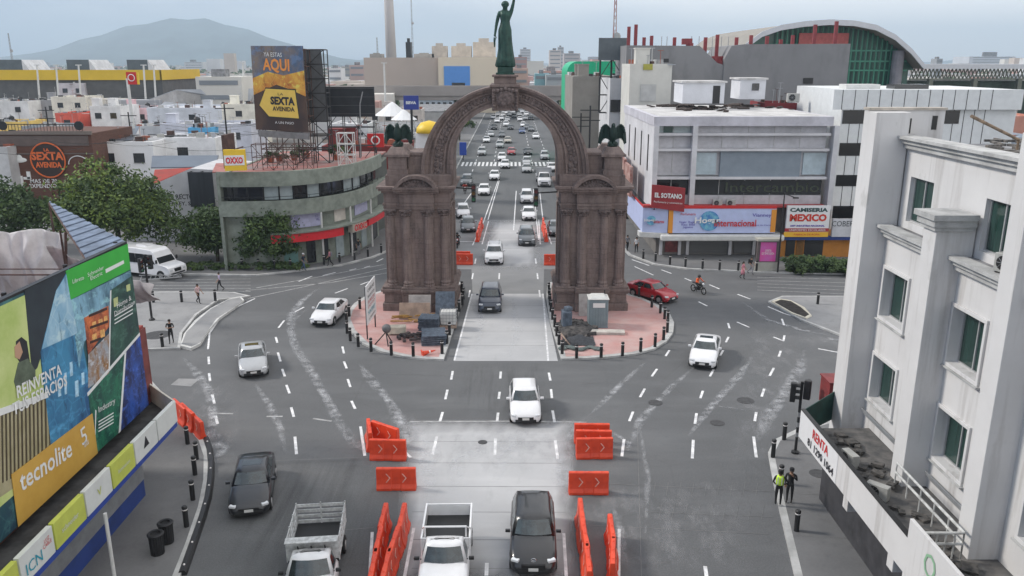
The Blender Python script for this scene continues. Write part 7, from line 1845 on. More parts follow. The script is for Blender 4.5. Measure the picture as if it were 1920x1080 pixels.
NAVY = mat('letter_navy', (.08, .04, .35), .5, var=0)
text('Vianney', (PY(1428, 408, Yb2).x, Yb2-.03, cz+.55), (1, 0, 0), (0, 0, 1), 1.9, .45, NAVY, s1); text('Ropa de Cama', (PY(1428, 425, Yb2).x, Yb2-.03, cz-.45), (1, 0, 0), (0, 0, 1), 1.9, .2, NAVY, s1)
text('Perfumeria', (PY(1290, 408, Yb2).x, Yb2-.03, cz+.7), (1, 0, 0), (0, 0, 1), 1.5, .25, RED, s1); text('Hogar  Regalos\nRopa  Bebe\nJuguetes', (PY(1290, 425, Yb2).x, Yb2-.03, cz-.4), (1, 0, 0), (0, 0, 1), 1.8, .8, NAVY, s1)
g = MB(); g.box(xa-1.2, xb+.9, Yb2-.5, Yd+.8, zb0-.75, zb0-.12); g.build('awning_beam', WHT, ds, bevel=.15)
g = MB(); g.extr([(xm-.3, ym-.1, zb0-.5), (xa-.4, Yb2-.2, zb0-.5), (xa-.4, Yb2-.2, zb0-.02), (xm-.3, ym-.1, zb0-.02)], (0, 1.2, 0)); g.build('corner_awning', WHT, ds)
g = MB(); g.box(xm, x1, Yb2+.3, Yd+.45, zb1+.05, zb1+.25); g.build('canopy_top', W_('red_canopy_top', (.35, .05, .05)), ds)
# red El Sotano board
e0, e1 = PY(1222, 388, Yd-1.2), PY(1285, 350, Yd-1.2)
es = thing('shop_sign', 'red shop board with white lettering standing on the corner of the pale sign band', 'sign', (e0.x+1.5, Yd-1.2, e0.z))
g = MB(); g.extr([(e0.x, Yd-.9, e0.z-.1), (e1.x, Yd-1.3, e0.z-.5), (e1.x, Yd-1.3, e1.z-.15), (e0.x, Yd-.9, e1.z+.15)], (0, .25, 0)); ep = g.build('panel', mat('brick_red_sign', (.30, .025, .03), .5, var=.1), es)
text('EL SOTANO', ((e0.x+e1.x)/2, Yd-1.16, (e0.z+e1.z)/2+.1), (e1.x-e0.x, -.4, -.15), (0, 0, 1), 2.7, .5, WHP, ep, bold=.04); text('Perfumeria y cosmeticos', ((e0.x+e1.x)/2, Yd-1.16, (e0.z+e1.z)/2-.6), (e1.x-e0.x, -.4, -.15), (0, 0, 1), 2.8, .25, WHP, ep)
g = MB(); g.box(e0.x+.3, e0.x+.4, Yd-.7, Yd-.6, e0.z-.4, e1.z); g.box(e1.x-.5, e1.x-.4, Yd-.8, Yd-.7, e0.z-.4, e1.z); g.build('post', BLK, es)
# avenue side red/brown banners
for k in range(3):
    ya = 87+5*k; g = MB(); g.box(12.6, 12.9, ya, ya+4.6, 5.4, 8.6+.25*k); o = tag(g.build('banner_board', mat('brown_red_banner', (.28, .10, .08), .6, col2=(.5, .35, .3), scale=1.2)), 'red-brown advert board along the avenue side of the store, %s from the arch' % on[k], 'sign', 'advert boards on the avenue side of the store')
for k, px in enumerate((1343, 1368)):
    p = PY(px, 385, Yd); ac_unit((p.x, Yd-.35, PY(px, 386, Yd).z), 0, '%s of the two air conditioners on the lilac store ledge' % ('left' if k == 0 else 'right'), 1.05)
# roof sheds of the store and rubble
def rbox(label, px0, px1, pyt, pyb, Y, depth, m, door=None, name='roof_shed'):
    a, b = PY(px0, pyb, Y), PY(px1, pyt, Y); t = thing(name, label, 'shed', ((a.x+b.x)/2, Y+depth/2, a.z))
    g = MB(); g.box(a.x, b.x, Y, Y+depth, a.z, b.z-.2); g.build('wall', m, t)
    g = MB(); g.box(a.x-.2, b.x+.2, Y-.2, Y+depth+.2, b.z-.2, b.z); g.build('roof', mat('white_roof_paint', (.6, .6, .6)), t)
    if door:
        c = PY(door, pyb, Y).x; g = MB(); g.box(c-.4, c+.4, Y-.03, Y+.05, a.z, b.z-.5); g.build('door', BLK, t)
    return t
SHW = W_('shed_white', (.62, .63, .66), .07)
rbox('white roof shed with a dark doorway on the lilac store roof', 1279, 1360, 152, 194, 93, 5, SHW, 1342)
rbox('small white cabin with a four-pane window on the store roof', 1386, 1437, 146, 186, 97, 4, SHW, None)
p = PY(1417, 163, 96.9); g = MB(); g.box(p.x-.4, p.x+.4, 96.9, 97.0, p.z-.4, p.z+.4); tag(g.build('cabin_window', DARKW), 'dark four-pane window of the small white roof cabin', 'window')
random.seed(21)
g = MB()
for k in range(80):
    px, py = random.choice(((1270, 202), (1300, 205), (1380, 203), (1340, 207), (1500, 204), (1450, 200), (1240, 198))); p = G(px+random.uniform(-22, 22), py+random.uniform(-5, 4), zt)
    if p.y > 103 or p.x < x0+.5 or p.x > x1-.5 or p.y < 83: continue
    g.obox(p+Vector((0, 0, .15)), random.uniform(.3, 2.2), random.uniform(.1, .9), random.uniform(.05, .3), rz=random.uniform(0, 3), rx=random.uniform(-.3, .3))
tag(g.build('roof_rubble', mat('roof_rubble', (.06, .045, .04), .95, var=.5)), 'dark rubble and rusty scrap strewn over the lilac store roof', 'rubble', kind='stuff')
# shirt shop sign and blanket shop
Yc = 81.0; c0, c1 = PY(1470, 443, Yc), PY(1556, 385, Yc)
cs = thing('shirt_shop', 'small shop with a big white shirt-shop sign above blue and orange doors', 'shop', ((c0.x+c1.x)/2, 84, 0))
g = MB(); g.box(c0.x-.3, 39, Yc+.4, 100, .14, c0.z); g.build('wall', W_('orange_wall', (.42, .17, .03)), cs)
g = MB(); g.box(c0.x, c1.x, Yc-.3, Yc, c0.z, c1.z); cp = g.build('sign_panel', Wt, cs)
W3 = c1.x-c0.x; cx = (c0.x+c1.x)/2; H3 = c1.z-c0.z
for s_, v, w, h, m_ in (('CAMISERIA', .87, .88, .13, mat('letter_green_black', (.01, .05, .05), .5, var=0)), ('MEXICO', .62, .86, .24, mat('letter_red', (.55, .03, .01), .5, var=0)), ('100% INDUSTRIA NACIONAL', .36, .8, .06, NAVY)): text(s_, (cx, Yc-.3, c0.z+H3*v), (1, 0, 0), (0, 0, 1), W3*w, H3*h, m_, cp, bold=.05)
g = MB(); g.box(c0.x-.1, c1.x, Yc-.34, Yc-.3, c0.z+H3*.17, c0.z+H3*.28); r1 = g.build('red_strip', mat('letter_maroon', (.35, .02, .03), .5, var=0), cp); text('UNIFORMES ESCOLARES', (cx, Yc-.34, c0.z+H3*.225), (1, 0, 0), (0, 0, 1), W3*.85, H3*.07, WHP, r1)
g = MB(); g.box(c0.x-.15, c1.x, Yc-.34, Yc-.3, c0.z, c0.z+H3*.16); r1 = g.build('yellow_strip', mat('strip_amber', (.75, .42, .03), .5, var=0), cp); text('FABRICA DE ROPA', (cx, Yc-.34, c0.z+H3*.08), (1, 0, 0), (0, 0, 1), W3*.6, H3*.06, RED, r1)
c2, c3 = PY(1557, 443, Yc), PY(1612, 410, Yc); g = MB(); g.box(c2.x, c3.x+5, Yc-.3, Yc, c2.z, c3.z); cp = g.build('sign_panel', W_('sign_grey_white', (.5, .5, .52)), cs)
text('COBERTOR', (c2.x+1.7, Yc-.3, (c2.z+c3.z)/2+.45), (1, 0, 0), (0, 0, 1), 3.6, .55, mat('letter_dark', (.03, .04, .04), .5, var=0), cp)
g = MB(); g.box(c0.x-.3, 39, Yc-.2, Yc+.5, c0.z-.35, c0.z-.02); g.build('blue_beam', BLUEW, cs)
for a, b, m_ in ((1475, 1492, BLK), (1495, 1508, mat('amber_interior', (.16, .07, .01), .6, var=.3)), (1510, 1545, BLK)):
    xa_, xb_ = PY(a, 470, Yc).x, PY(b, 470, Yc).x; g = MB(); g.box(xa_, xb_, Yc+.35, Yc+.45, .2, 2.9); g.build('door', m_, cs)
# white panelled building with black window bands
wp = thing('panelled_building', 'white panel-clad building with black window bands behind the near white building', 'building', (38, 92, 0))
Yw = 84.5; w0, w1 = PY(1563, 170, Yw), PY(1830, 168, Yw+8)
g = MB(); g.box(PY(1565, 300, Yw).x+.2, w1.x, Yw, Yw+14, 0, PY(1600, 168, Yw).z); pw_ = g.build('wall', mat('white_cladding', (.66, .68, .68), .5, var=.05), wp)
x_a, x_b = PY(1565, 300, Yw).x+.2, w1.x
for (pt, pb) in ((207, 232), (268, 292), (328, 349), (386, 409)):
    za, zb_ = PY(1600, pb, Yw).z, PY(1600, pt, Yw).z
    for (k0, k1) in ((x_a, x_a+3.3), (x_a+8.6, x_a+12)): g = MB(); g.box(k0+.15, k1, Yw-.05, Yw+.05, za, zb_); g.build('window_band', mat('black_glass', (.008, .008, .009), .15, var=0), wp)
g = MB()
for k in range(14): x = x_a+.9+k*1.05; g.box(x-.03, x+.03, Yw-.02, Yw, 3, PY(1600, 168, Yw).z)
g.build('panel_joint', BLK, wp)
g = MB(); g.box(x_a-1.2, x_b+.1, Yw-.6, Yw, PY(1600, 205, Yw).z, PY(1600, 168, Yw).z+.02); g.build('attic_band', mat('white_cladding', (.6, .6, .6)), wp)
g = MB()
for k in range(13): x = x_a-.3+k*1.25; g.box(x-.03, x+.03, Yw-.62, Yw-.6, PY(1600, 205, Yw).z, PY(1600, 168, Yw).z)
g.build('panel_joint', BLK, wp)
for k in range(2): g = MB(); g.box(x_a+1+5*k, x_a+4.5+5*k, Yw+2, Yw+4, PY(1600, 168, Yw).z, PY(1600, 163, Yw).z+.2); tag(g.build('roof_duct', DARKW if k else WHT), '%s roof duct on the panel-clad building' % ('dark' if k else 'white'), 'duct')
# maroon wall and ac on the roof behind
house('maroon-walled roof block between the store and the panelled building', 1435, 1541, 182, 14.4, 6, W_('maroon2', (.20, .03, .035)), None, 0, Y=98, z0=5)
ac_unit(G(1486, 192, 15.0), 0, 'round-fanned air conditioner in front of the maroon roof wall', 1.5)
# green glass tower, beige blank wall, cream tower
gt = thing('green_building', 'building with a bright green curved top right of the ring', 'building', (17, 170, 0))
GRB = mat('bright_green_panel', (.0, .42, .20), .5, var=.06); Yg = 168
a, b = PY(1062, 200, Yg), PY(1160, 115, Yg)
g = MB(); n_ = 8; pts = [(b.x, Yg, 0), (b.x, Yg, b.z)]+[(a.x+2.2*(1-math.sin(math.pi/2*k/n_)), Yg, b.z-2.2*(1-math.cos(math.pi/2*k/n_))) for k in range(n_+1)][0:]+[(a.x, Yg, 0)]
g.extr(pts, (0, 18, 0)); g.build('wall', GRB, gt)
g = MB(); g.box(a.x+1.2, a.x+2.1, Yg-.1, Yg, 2, b.z-6); g.build('window', DARKW, gt)
house('blank beige-grey party wall in front of the green building', 1074, 1150, 137, None or 16.9, 20, W_('beige_grey', (.27, .25, .22), .12, .3), W_('grey_roof', (.35, .35, .34)), 0, Y=140, para=.2)
house('white office block with black corner windows left of the store', 1144, 1200, 160, 17.0, 14, W_('office_white', (.58, .58, .58), .08), None, 0, Y=122, para=.1)
for (pt, pb) in ((187, 210),):
    a, b = PY(1144, pb, 121.9), PY(1180, pt, 121.9); g = MB(); g.box(a.x, b.x, 121.8, 122.0, a.z, b.z); tag(g.build('corner_window', DARKW), 'black corner window strip of the white office block', 'window')
t, bxs = house('tall cream roof tower with a yellow panel above the store', 1182, 1261, 112, 19.0, 8, W_('cream_tower', (.60, .59, .54), .06), None, 0, Y=108, para=.15)
a, b = PY(1206, 131, 107.9), PY(1224, 120, 107.9); g = MB(); g.box(a.x, b.x, 107.85, 108, a.z, b.z); g.build('yellow_panel', mat('olive_panel', (.35, .33, .05), .6, var=.1), t)
a, b = PY(1244, 117, 107.9), PY(1254, 110, 107.9); g = MB(); g.box(a.x, b.x, 107.85, 108, a.z, b.z); g.build('window', BLK, t)
a, b = PY(1200, 190, 107.9), PY(1231, 158, 107.9); g = MB(); g.box(a.x, b.x, 107.9, 108, a.z, b.z); g.build('shutter', W_('shutter_white', (.5, .5, .48)), t)
# unfinished grey concrete walls with red columns
cw = thing('unfinished_building', 'unfinished grey cement wall with red steel columns on top, above the store', 'building', (40, 122, 0))
CEM = mat_layers('raw_cement', (.20, .20, .205), [('noise', .12, (1, 1, 1), .35, .65, (.26, .26, .265), .8), ('noise', .4, (1, 1, .4), .5, .75, (.14, .14, .145), .7)])
def cpt(px, py, Y=118): p = PY(px, py, Y); return (p.x, Y, p.z)
g = MB(); B0 = 5
g.extr([(cpt(1175, 85)[0], 118, B0), (cpt(1358, 85)[0], 118, B0), cpt(1358, 122), cpt(1345, 118), cpt(1312, 86), cpt(1175, 85)], (0, 12, 0)); g.build('wall', CEM, cw)
g = MB(); g.extr([(cpt(1358.5, 85)[0], 117.8, B0), (cpt(1595, 85)[0], 117.8, B0), cpt(1595, 82, 117.8), cpt(1395, 83, 117.8), cpt(1372, 86, 117.8), cpt(1358.5, 110, 117.8)], (0, 12, 0)); g.build('wall', CEM, cw)
RC = mat('red_oxide_steel', (.22, .03, .035), .6, var=.2)
for px, pyt in ((1178, 50), (1191, 46), (1207, 70), (1221, 67), (1264, 70), (1322, 70), (1344, 65), (1380, 70), (1407, 66), (1437, 68), (1463, 74), (1485, 66), (1525, 46), (1564, 40)):
    a, b = PY(px, 90, 120), PY(px, pyt, 120); g = MB(); g.box(a.x-.22, a.x+.22, 119.8, 120.2, 15, b.z); g.build('column', RC, cw)
for px, py in ((1288, 78), (1345, 111)):
    g = MB(); p = PY(px, py, 119); g.obox(p, 1.4, .8, .8, rz=px); g.obox(p+Vector((.4, 0, -.6)), 1.0, .7, .8, rz=px+1); g.build('column_base', RC, cw)
a, b = PY(1506, 157, 117.7), PY(1525, 146, 117.7); g = MB(); g.box(a.x, b.x, 117.7, 117.8, a.z, b.z); g.build('window', BLK, cw)
for k, px in enumerate((1240, 1250, 1296, 1310, 1335, 1352, 1365)): g = MB(); a, b = PY(px, 90, 124), PY(px, 68, 124); g.tube((a.x, 124, 15), (a.x, 124, b.z), .05, n=5); g.build('rebar', STEEL, cw)
a, b = PY(1122, 113, 125), PY(1176, 71, 125); gb = thing('billboard', 'blank grey billboard high above the beige wall', 'billboard', ((a.x+b.x)/2, 125, 15)); g = MB(); g.box(a.x, b.x, 125, 125.3, a.z, b.z); g.build('panel', W_('slate_board', (.12, .14, .15)), gb); lattice('frame', '', a.x+.4, b.x-.4, 125.4, 126.6, 12, b.z-.3, 2, 4, .08, BLK, parent=gb)
# arched station hall
st2 = thing('station_hall', 'huge arched station roof with green glazed gable behind the cement walls', 'station', (95, 190, 0))
Ys = 165.0
arc = [(1390, 84), (1420, 62), (1455, 50), (1500, 43), (1545, 40), (1590, 42), (1630, 50), (1665, 68), (1695, 94), (1718, 122)]
O = [Vector(PY(px, py, Ys)) for px, py in arc]
def arch_sheet(g, y0, y1, th, dz):
    secs = [[(p.x, y0, p.z+dz), (p.x, y1, p.z+dz), (p.x, y1, p.z-th+dz), (p.x, y0, p.z-th+dz)] for p in O]; g.loft(secs)
g = MB(); arch_sheet(g, Ys-3, Ys+45, .7, 0); g.build('roof', W_('station_roof', (.28, .26, .23), .1), st2)
g = MB(); arch_sheet(g, Ys-3.4, Ys-3, 1.0, .2); g.build('roof_edge', mat('pale_metal_edge', (.5, .52, .55), .4, .3, var=.05), st2)
GTR = mat('green_steel', (.03, .22, .14), .5, var=.1)
g = MB(); base = PY(1600, 160, Ys).z-6
for k in range(26):
    px = 1455+k*9.4
    zt_ = None
    for p, q_ in zip(O, O[1:]):
        x = PY(px, 100, Ys).x
        if p.x <= x <= q_.x: zt_ = p.z+(q_.z-p.z)*(x-p.x)/(q_.x-p.x)-.8
    if zt_: g.box(x-.12, x+.12, Ys, Ys+.3, base, zt_)
for py in (95, 115, 132): a = PY(1590, py, Ys); b = PY(1700 if py > 110 else 1680, py, Ys); g.box(a.x, b.x, Ys-.05, Ys+.25, a.z-.15, a.z+.15)
g.build('glazing_bar', GTR, st2)
g = MB(); g.box(O[0].x+3, O[-1].x-1, Ys+.9, Ys+1.2, base, O[-1].z-1.0); 
secs = [[(p.x, Ys+.9, O[-1].z-1.0), (p.x, Ys+.9, p.z-.8), (p.x, Ys+1.2, p.z-.8), (p.x, Ys+1.2, O[-1].z-1.0)] for p in O]; g.loft(secs); g.build('glass', mat('green_dark_glass', (.015, .07, .055), .25, col2=(.03, .14, .10), scale=.15), st2)
g = MB(); a, b = PY(1497, 84, Ys-.5), PY(1592, 62, Ys-.5); g.box(a.x, b.x, Ys-.6, Ys-.4, a.z, b.z); g.build('red_screen', mat('red_screen', (.42, .10, .09), .7, var=.15), st2)
g = MB(); a = PY(1672, 170, Ys); g.tube((a.x, Ys-1, 0), (a.x, Ys-1, PY(1672, 95, Ys).z), 1.1, n=12); g.build('column', W_('grey_column', (.2, .2, .22)), st2)
pl_ = thing('station_platform', 'long station canopy with a net-like dark truss, at the far right', 'canopy', (130, 180, 0))
a, b = PY(1712, 129, Ys+5), PY(2000, 122, Ys+5); g = MB(); g.box(a.x, b.x, Ys+5, Ys+20, a.z, a.z+.9); g.build('roof', mat('pale_metal_edge', (.5, .5, .5)), pl_)
g = MB(); z1_, z0_ = a.z, PY(1712, 148, Ys+5).z
nn_ = 40
for k in range(nn_):
    xa_, xb_ = a.x+(b.x-a.x)*k/nn_, a.x+(b.x-a.x)*(k+1)/nn_; g.tube((xa_, Ys+6, z0_), (xb_, Ys+6, z1_), .13, n=4); g.tube((xa_, Ys+6, z1_), (xb_, Ys+6, z0_), .13, n=4)
g.box(a.x, b.x, Ys+5.8, Ys+6.2, z0_-.2, z0_+.1); g.build('truss', W_('truss_grey', (.16, .17, .14)), pl_)
g = MB(); g.box(a.x-6, b.x, Ys+8, Ys+20, 6, z0_-.5); g.build('wall', mat('dark_green_hall', (.03, .06, .045), .6, var=.5, scale=.2), pl_)
for k in range(5): x = a.x+4+k*9; g = MB(); g.box(x-.4, x+.4, Ys+5, Ys+6, 0, z0_); g.build('column', W_('truss_grey', (.2, .2, .2)), pl_)
# far right roofs
data2 = [('white wall with a red round advert at the far right', 1884, 1960, 180, 12, 8, (.55, .56, .58), 0), ('low house with a salmon striped awning at the far right', 1820, 1960, 222, 11, 10, (.5, .24, .18), 3), ('flat grey-blue roof block right of the slit wall', 1772, 1960, 262, 9, 14, (.27, .31, .36), 0), ('dark low shed beside the station canopy', 1790, 1900, 195, 11, 8, (.14, .15, .15), 2)]
for i, (lb, a, b, py, z, dp, wc, nw) in enumerate(data2):
    t, bx_ = house(lb, a, b, py, z, dp, mat('wallr_%d' % i, wc, .85, var=.16, scale=.3), mat('roofr_%d' % i, tuple(min(.6, c*1.3) for c in wc), .9, var=.25, scale=.3), nw)
    if i == 0: g = MB(); g.lathe([(1.3, -.05), (1.3, .05)], (bx_[0]+2.8, bx_[2]-.1, bx_[3]-2), 18, rx=math.pi/2); g.build('round_advert', RED, t)
# pink street panel, hedge, lamp post
p = G(1437, 508, .15); kp = thing('advert_panel', 'pink illuminated-style advert panel on a pale plinth by the kerb', 'advert panel', p)
g = MB(); g.box(p.x-1.0, p.x+1.0, p.y, p.y+.5, .15, 1.0); g.build('plinth', W_('plinth', (.36, .35, .31)), kp)
g = MB(); g.box(p.x-1.0, p.x+1.0, p.y, p.y+.45, 1.0, 3.1); g.build('frame', mat('panel_frame', (.10, .08, .08), .5, var=.1), kp)
g = MB(); g.box(p.x-.75, p.x+.75, p.y-.03, p.y, 1.1, 2.95); pp = g.build('poster', mat('pink_poster', (.60, .06, .28), .4, col2=(.5, .12, .4), scale=1.2), kp)
g = MB(); g.box(p.x-1.15, p.x+1.15, p.y-.3, p.y+.7, 3.1, 3.3); g.build('roof', W_('plinth', (.3, .3, .3)), kp)
text('OFERTA\nDE TEMPORADA', (p.x, p.y-.03, 2.0), (1, 0, 0), (0, 0, 1), 1.2, .5, WHP, pp)
p = G(1458, 510, .15); lp = thing('street_lamp', 'thin dark street lamp post in front of the pale sign band', 'street lamp', p); g = MB(); g.tube(p, p+Vector((0, 0, 7.6)), .09, .06); g.build('post', BLK, lp); g = MB(); g.tube(p+Vector((0, 0, 7.5)), p+Vector((.8, -.3, 7.2)), .05); g.obox(p+Vector((.95, -.35, 7.15)), .5, .2, .12); g.build('lamp_head', BLK, lp)
hd = thing('hedge', 'long clipped dark green hedge in front of the orange shop doors', 'hedge', (31, 77, .14))
g = MB(); rd = random.Random(4)
h0, h1 = G(1490, 512, .2), G(1640, 518, .2)
for k in range(26):
    t_ = k/25; c = h0.lerp(h1, t_); leafcloud(g, (c.x, c.y+1.3, .75), (.9, 1.5, .75), 330, .15, [LEAFD, LEAFM, LEAFD], 200+k)
g.build('foliage', None, hd)
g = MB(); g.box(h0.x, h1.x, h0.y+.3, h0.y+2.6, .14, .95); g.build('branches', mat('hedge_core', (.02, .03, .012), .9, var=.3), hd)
rd = random.Random(31); g = MB()
cm = [MATS[k] for k in ('ac_casing', 'black_metal', 'galvanised_steel', 'white_plastic', 'rust', 'terracotta', 'grey_tin')]
for k in range(620):
    a, b, c, d, z = rd.choice(ROOFS)
    if c < 95: continue
    x, y = rd.uniform(a+.4, b-.4), rd.uniform(c+.4, d-.4); g.use(rd.choice(cm)); q = rd.random()
    if q < .45: g.obox((x, y, z+.25), rd.uniform(.3, 1.4), rd.uniform(.3, 1.0), rd.uniform(.4, .9), rz=rd.uniform(0, 1.5))
    elif q < .75: h_ = rd.uniform(.8, 2.6); g.tube((x, y, z-.05), (x, y, z+h_), .035, n=4); g.obox((x, y, z+h_), rd.uniform(.2, .8), .06, .06)
    else: g.obox((x, y, z+.06), rd.uniform(.8, 3), rd.uniform(.2, 1.2), .1, rz=rd.uniform(0, 3))
for k in range(26):
    y = rd.uniform(98, 135); x = rd.uniform(-95, -30); z = rd.uniform(8.5, 11); x2 = x+rd.uniform(12, 26); y2 = y+rd.uniform(-6, 6); g.use(cm[1]); P_ = []
    for j in range(9): t_ = j/8; P_.append((x+(x2-x)*t_, y+(y2-y)*t_, z-1.2*math.sin(math.pi*t_)*.6))
    g.path(P_, .022, 4)
tag(g.build('rooftop_clutter', None), 'small pipes, boxes, aerials and sagging wires over the low roofs', 'roof clutter', kind='stuff')
# ================================================================ TREES
BARK = MATS['bark']
def tree(label, x, y, h, crowns, n, s, mats, seed, trunk=.25, name='broadleaf_tree', group=None):
    t = thing(name, label, 'tree', (x, y, .1), group=group); rd = random.Random(seed)
    g = MB(); z0 = crowns[0][2]-crowns[0][5]*.2
    g.tube((x, y, 0), (x+.15, y, h*.35), trunk, trunk*.75, 9); top = Vector((x+.15, y, h*.35))
    for c in crowns:
        cc = Vector((x+c[0], y+c[1], c[2])); g.tube(top, top.lerp(cc, .55)+Vector((0, 0, .3)), trunk*.55, trunk*.3, 7); g.tube(top.lerp(cc, .55)+Vector((0, 0, .3)), cc, trunk*.3, trunk*.12, 6)
        for k in range(4):
            e_ = cc+Vector((rd.uniform(-.8, .8)*c[3], rd.uniform(-.8, .8)*c[4], rd.uniform(-.3, .8)*c[5])); g.tube(top.lerp(cc, .7), e_, trunk*.18, .02, 5)
    g.build('trunk', BARK, t)
    g = MB(); tot = sum(c[3]*c[4]*c[5] for c in crowns)
    for i, c in enumerate(crowns): leafcloud(g, (x+c[0], y+c[1], c[2]), c[3:6], int(n*c[3]*c[4]*c[5]/tot), s, mats, seed*10+i)
    g.build('crown', None, t); return t
p = G(215, 488, 0); X_, Y_ = p.x-1, 80
tree('big bright green feathery tree at the left, behind the billboard and minibus', -39.5, 80, 9.5, [(0, 0, 6.0, 4.6, 3.6, 3.0), (-3.5, 0, 4.8, 3.2, 3, 2.2), (3.3, .5, 4.6, 3.4, 3, 2.4), (-1.0, 0, 8.2, 2.4, 2.2, 1.8), (2.4, 0, 7.2, 2.2, 2, 1.6), (-3.6, .5, 7.0, 2, 2, 1.6)], 16000, .20, [LEAFM, LEAFL, LEAFD, LEAFM], 1, .3)
tree('rounded dark green tree between the minibus and the corner building', -29.5, 79.5, 6.5, [(0, 0, 3.7, 3.0, 2.6, 2.0), (-1.6, 0, 2.6, 2.2, 2, 1.5), (1.8, 0, 2.8, 2.2, 2, 1.6)], 9000, .17, [LEAFD, LEAFD, LEAFM], 2, .2)
tree('dark green tree against the curved corner building', -23.6, 77.2, 6.5, [(0, -.4, 3.9, 2.5, 1.8, 2.0), (1.2, -.5, 2.7, 1.9, 1.5, 1.4), (-1.5, -.3, 2.6, 1.8, 1.5, 1.3)], 8000, .17, [LEAFD, LEAFM, LEAFD], 3, .18)
tree('dark tree at the left image edge below the brown bar', -54, 86, 8, [(0, 0, 4.5, 3.5, 3, 2.6), (3, 0, 3.4, 3, 2.5, 2)], 5000, .24, [LEAFD, LEAFM, LEAFD], 4, .25)
tree('street tree on the left kerb of the avenue seen through the arch', -13.4, 210, 7, [(0, 0, 5.2, 3.2, 3, 2.4), (1.8, 2, 4.4, 2.2, 2, 1.6)], 2200, .4, [LEAFM, LEAFD, LEAFL], 5, .25)
for i, (px, Y, h_) in enumerate(((862, 260, 7), (1050, 250, 6), (1056, 215, 5.5), (848, 300, 8))):
    x = PY(px, 230, Y).x; tree('%s avenue tree partly hidden by the arch ring' % on[i], x, Y, h_, [(0, 0, h_*.7, h_*.42, h_*.4, h_*.32)], 900, .5, [LEAFM, LEAFD], 50+i, .25, group='small avenue trees beyond the arch')
g = MB(); q0_, q1_ = G(350, 508, .2), G(560, 506, .2)
for k in range(22): c = q0_.lerp(q1_, k/21); leafcloud(g, (c.x, c.y+1.0, .4), (.8, 1.0, .35), 120, .16, [LEAFM, LEAFD], 400+k)
tag(g.build('ground_cover', None), 'low green planting strip under the dark trees', 'ground cover', kind='stuff')
# avenue frontages left, seen through and beside the ring
for i, (Y, d, z, c, lb) in enumerate(((104, 16, 6.5, (.45, .42, .38), 'beige shop row along the avenue, first beyond the corner building'), (124, 20, 5.5, (.5, .5, .5), 'white shop row along the avenue, second beyond the corner building'), (148, 24, 6, (.34, .28, .24), 'brown shop row along the avenue, third beyond the corner building'), (176, 28, 5, (.5, .3, .16), 'orange-tinted shop row along the left side of the avenue'), (230, 40, 6, (.42, .42, .42), 'grey shop row farthest along the left side of the avenue'))):
    t = thing('shop_row', lb, 'building', (-24, Y+d/2, 0)); m_ = W_('avenue_%d' % i, c)
    g = MB(); g.box(-34, -15.6, Y, Y+d, 0, z); g.build('wall', m_, t); g = MB(); g.box(-34.1, -15.5, Y-.1, Y+d+.05, z, z+.25); g.build('roof', ROOFD, t)
    for k in range(int(d/4)): g = MB(); g.box(-15.62, -15.5, Y+1+k*4, Y+3.6+k*4, .2, 2.8); g.build('shop_window', DARKW, t)
for i, (Y, d, z, c, lb) in enumerate(((106, 14, 7, (.5, .5, .52), 'white shop row directly behind the store on the avenue'), (160, 30, 6, (.4, .4, .38), 'grey shop row on the right side of the avenue'), (192, 50, 5.5, (.45, .38, .34), 'brownish shop row farthest on the right side of the avenue'))):
    t = thing('shop_row', lb, 'building', (24, Y+d/2, 0)); m_ = W_('avenue_r%d' % i, c)
    g = MB(); g.box(16.1, 34, Y, Y+d, 0, z); g.build('wall', m_, t); g = MB(); g.box(16.0, 34.1, Y-.1, Y+d+.05, z, z+.25); g.build('roof', ROOFD, t)
    for k in range(int(d/4)): g = MB(); g.box(15.98, 16.12, Y+1+k*4, Y+3.6+k*4, .2, 2.8); g.build('shop_window', DARKW, t)
def upole(label, x, y, h, arms=2, group='utility poles beside the avenue'):
    t = thing('utility_pole', label, 'utility pole', (x, y, 0), group=group); g = MB(); g.tube((x, y, 0), (x, y, h), .14, .1); g.build('pole', BLK, t)
    for k in range(arms): g = MB(); g.box(x-1.2, x+1.2, y-.06, y+.06, h-.6-k*1.2, h-.48-k*1.2); g.build('crossarm', BLK, t)
p = PY(1101, 198, 100); upole('dark utility pole right of the ring, the taller one', 9.4+0, 100, p.z); p = PY(1085, 212, 112); upole('dark utility pole right of the ring, the shorter one', 9.3, 112, p.z)
p = PY(420, 195, 105); upole('dark utility pole in front of the lilac block at the left', p.x, 105, p.z, 1); p = PY(240, 210, 125); upole('dark utility pole below the red pole sign', p.x, 125, p.z, 1); p = PY(85, 200, 125); upole('dark utility pole above the brown bar', p.x, 125, p.z, 2)
# blue street sign left of avenue
p = PY(868, 278, 168); t = thing('blue_sign', 'blue street panel at the left end of the zebra crossing', 'sign', (p.x, 168, 0)); g = MB(); g.box(p.x-.7, p.x+.7, 168, 168.3, 1.0, 3.6); g.build('panel', mat('street_blue', (.02, .07, .4), .5, var=0), t); g = MB(); g.tube((p.x, 168.1, 0), (p.x, 168.1, 1), .1); g.build('post', BLK, t)
